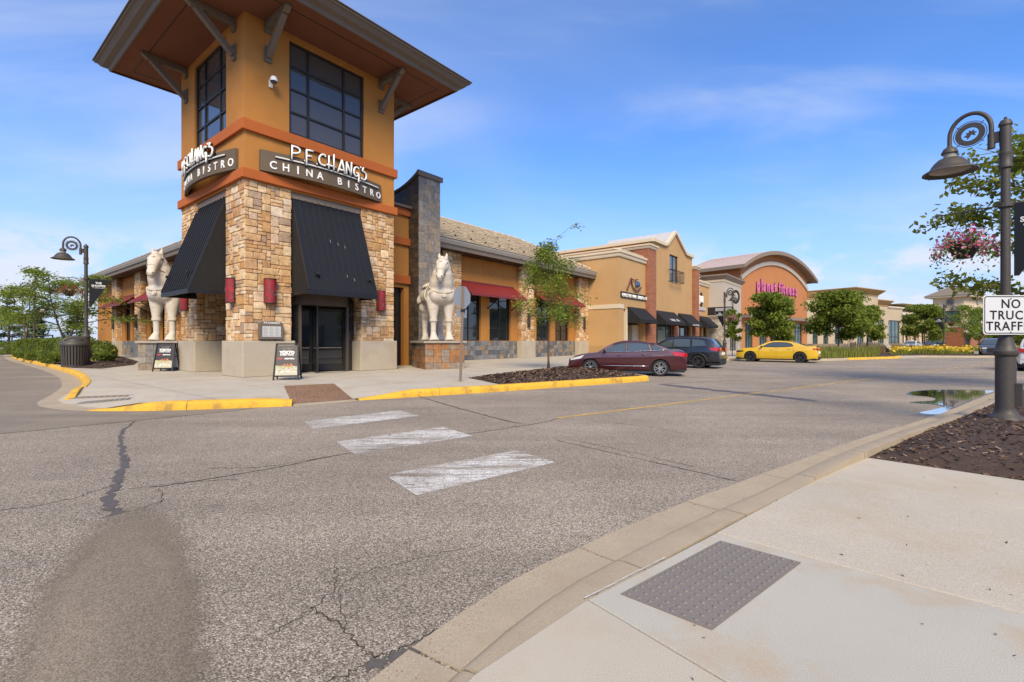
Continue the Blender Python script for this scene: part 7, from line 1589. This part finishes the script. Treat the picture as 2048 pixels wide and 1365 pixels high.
    for c in (fx, rx):
        for sd in (1,-1):
            M2 = Matrix.Translation((c, sd*(W_/2-.115), rw)) @ Matrix.Rotation(R(-90*sd),4,'X')
            wh = MB(M2); wh.lathe([(rw*.70,.10),(rw*.80,.115),(rw*.95,.10),(rw,.06),(rw,-.08),(rw*.7,-.10)], 32); w_ = wh.build('wheel', MT['rubber'], t, smooth='auto')
            q = MB(M2); q.lathe([(.001,.03),(rw*.66,.02),(rw*.68,.06)], 24); q.build('rim_barrel', MT['black'], w_, smooth=True)
            q = MB(M2); q.lathe([(rw*.64,.07),(rw*.66,.112),(rw*.72,.112),(rw*.73,.09)], 32); q.lathe([(.001,.11),(.045,.105),(.06,.07)], 12)
            n = s['spokes']
            for k in range(n):
                a = 2*math.pi*(k//2)/(n/2)+(.16 if k % 2 else -.16); a2 = 2*math.pi*(k//2)/(n/2)+(.24 if k % 2 else -.24); q.bar((.03*math.cos(a),.03*math.sin(a),.085),(rw*.66*math.cos(a2),rw*.66*math.sin(a2),.095),.032,.03)
            q.build('rim', rim or MT['alu'], w_)
    return t
darkrim = flat('alloy_dark', (.10,.10,.10), .35, .8)
hd = lambda x, y: math.atan2(y, x)
car('sedan', (5.0,20.8,.0), hd(-.965,.26), paintmat('paint_maroon', (.050,.004,.006), .1), 'maroon saloon car with bright alloy wheels beside the bark island', 'car', None, 'cars parked along the shops')
car('suv', (9.4,26.8,.0), hd(-.80,.60), paintmat('paint_black', (.012,.014,.022), .2), 'black four wheel drive car partly behind the maroon saloon', 'car', darkrim, 'cars parked along the shops')
car('muscle', (18.65,33.4,.0), hd(-.76,.65), paintmat('paint_yellow', (.66,.41,.016)), 'bright yellow saloon car with black wheels near the ornamental grass', 'car', darkrim, 'cars parked along the shops')
car('suv', (68.5,77.2,.0), hd(-.85,-.5), paintmat('paint_black2', (.012,.014,.02), .2), 'dark car far away behind the yellow lily bed', 'car', darkrim)
car('sedan', (63.5,75.5,.0), hd(-.8,-.6), paintmat('paint_white', (.55,.55,.55)), 'white car far away at the left of the dark one behind the lilies', 'car')
car('suv', (44.5,43.9,.0), hd(-.70,-.71), paintmat('paint_grey', (.10,.10,.11), .6), 'grey car driving toward the viewer past the far kerb', 'car')
car('suv', (26.7,23.6,.0), hd(.80,.60), paintmat('paint_white2', (.55,.56,.57)), 'white car cut off by the right edge behind the near lamp', 'car')
car('sedan', (57,49,.0), hd(.75,.65), paintmat('paint_silver', (.35,.36,.37), .5), 'silver car beyond the grey one, between lamp post and white car', 'car')
# ------------------------------------------------------------------ across the road, behind the viewer (seen in the glass and paintwork)
OB = thing('opposite_building', 'cream shop building across the road, mirrored in the windows and car paint', 'shop', (-40,-34,0), R(180)); OB.location = (45,-34,0)
m = MB(); ops = [(x,x+4.5,.2,4.2) for x in range(4, 90, 8)]; m.facade(0,95,0,7.5,ops,0,.4); m.poly([(0,0,7.5),(95,0,7.5),(95,15,7.5),(0,15,7.5)]); m.build('wall', MT['cream'], OB)
for o_ in ops: q = MB(); q.poly([(o_[0],.3,o_[2]),(o_[1],.3,o_[2]),(o_[1],.3,o_[3]),(o_[0],.3,o_[3])]); q.build('window', MT['glassblue'], OB)
m = MB(); m.box(-.3,95.3,-.4,.0,7.1,7.6); m.build('cornice', MT['trim'], OB)
src = [o for o in COL.objects if o.name.startswith('maple_tree') and o.parent is None][0]
for k, (x, y) in enumerate([(-22,-20),(-9,-22),(10,-20),(26,-19)]): dup(src, (x,y,0), k*1.3, ['tree across the road mirrored at the far left','tree across the road mirrored in the revolving door','tree across the road mirrored in the salon windows','tree across the road mirrored in the yellow car'][k], 1.15)
# little things on the near paving: leaf bits and grit
rg = np.random.default_rng(77); n = 70
P = np.stack([rg.uniform(.3,5.5,n), rg.uniform(1.2,5.0,n), np.full(n,.0565)], 1); me_ = leaf_mesh('fallen_leaf_bits', P[P[:,0]*.82+.9 < P[:,1]*1.9], .028, rg, .4, 4.0, MT['bark'], None, 'stuff')
V = []; Fc = []
rnd = random.Random(9); kp = smoothpath([(-.55,2.06,0),(-.04,2.78,0),(.40,3.23,0),(1.35,4.06,0),(2.42,4.91,0),(5.1,6.98,0)], 12)
gm = MB()
for k in range(600):
    p = rnd.choice(kp)+Vector((rnd.gauss(0,.05), rnd.gauss(0,.05), 0)); s = rnd.uniform(.0015,.0042)
    gm.poly([(p.x-s,p.y,.008),(p.x,p.y-s,.010),(p.x+s,p.y,.008),(p.x,p.y+s,.012)])
gm.build('grit', palette('grit_stones', [(.36,.31,.25),(.16,.13,.11),(.28,.23,.18),(.44,.39,.33)], source='Island', bump=0), fix=False, kind='stuff')
t = thing('guard_rail', 'thin dark guard rail far away at the left edge above the hedge', 'railing', (-60,57,.2), R(-20))
m = MB()
for x in range(0, 9, 2): m.box(x-.05,x+.05,-.05,.05,0,1.9)
for z in (1.0,1.9): m.box(-.05,8.05,-.06,.06,z-.06,z+.06)
m.build('rail', MT['bronze'], t)
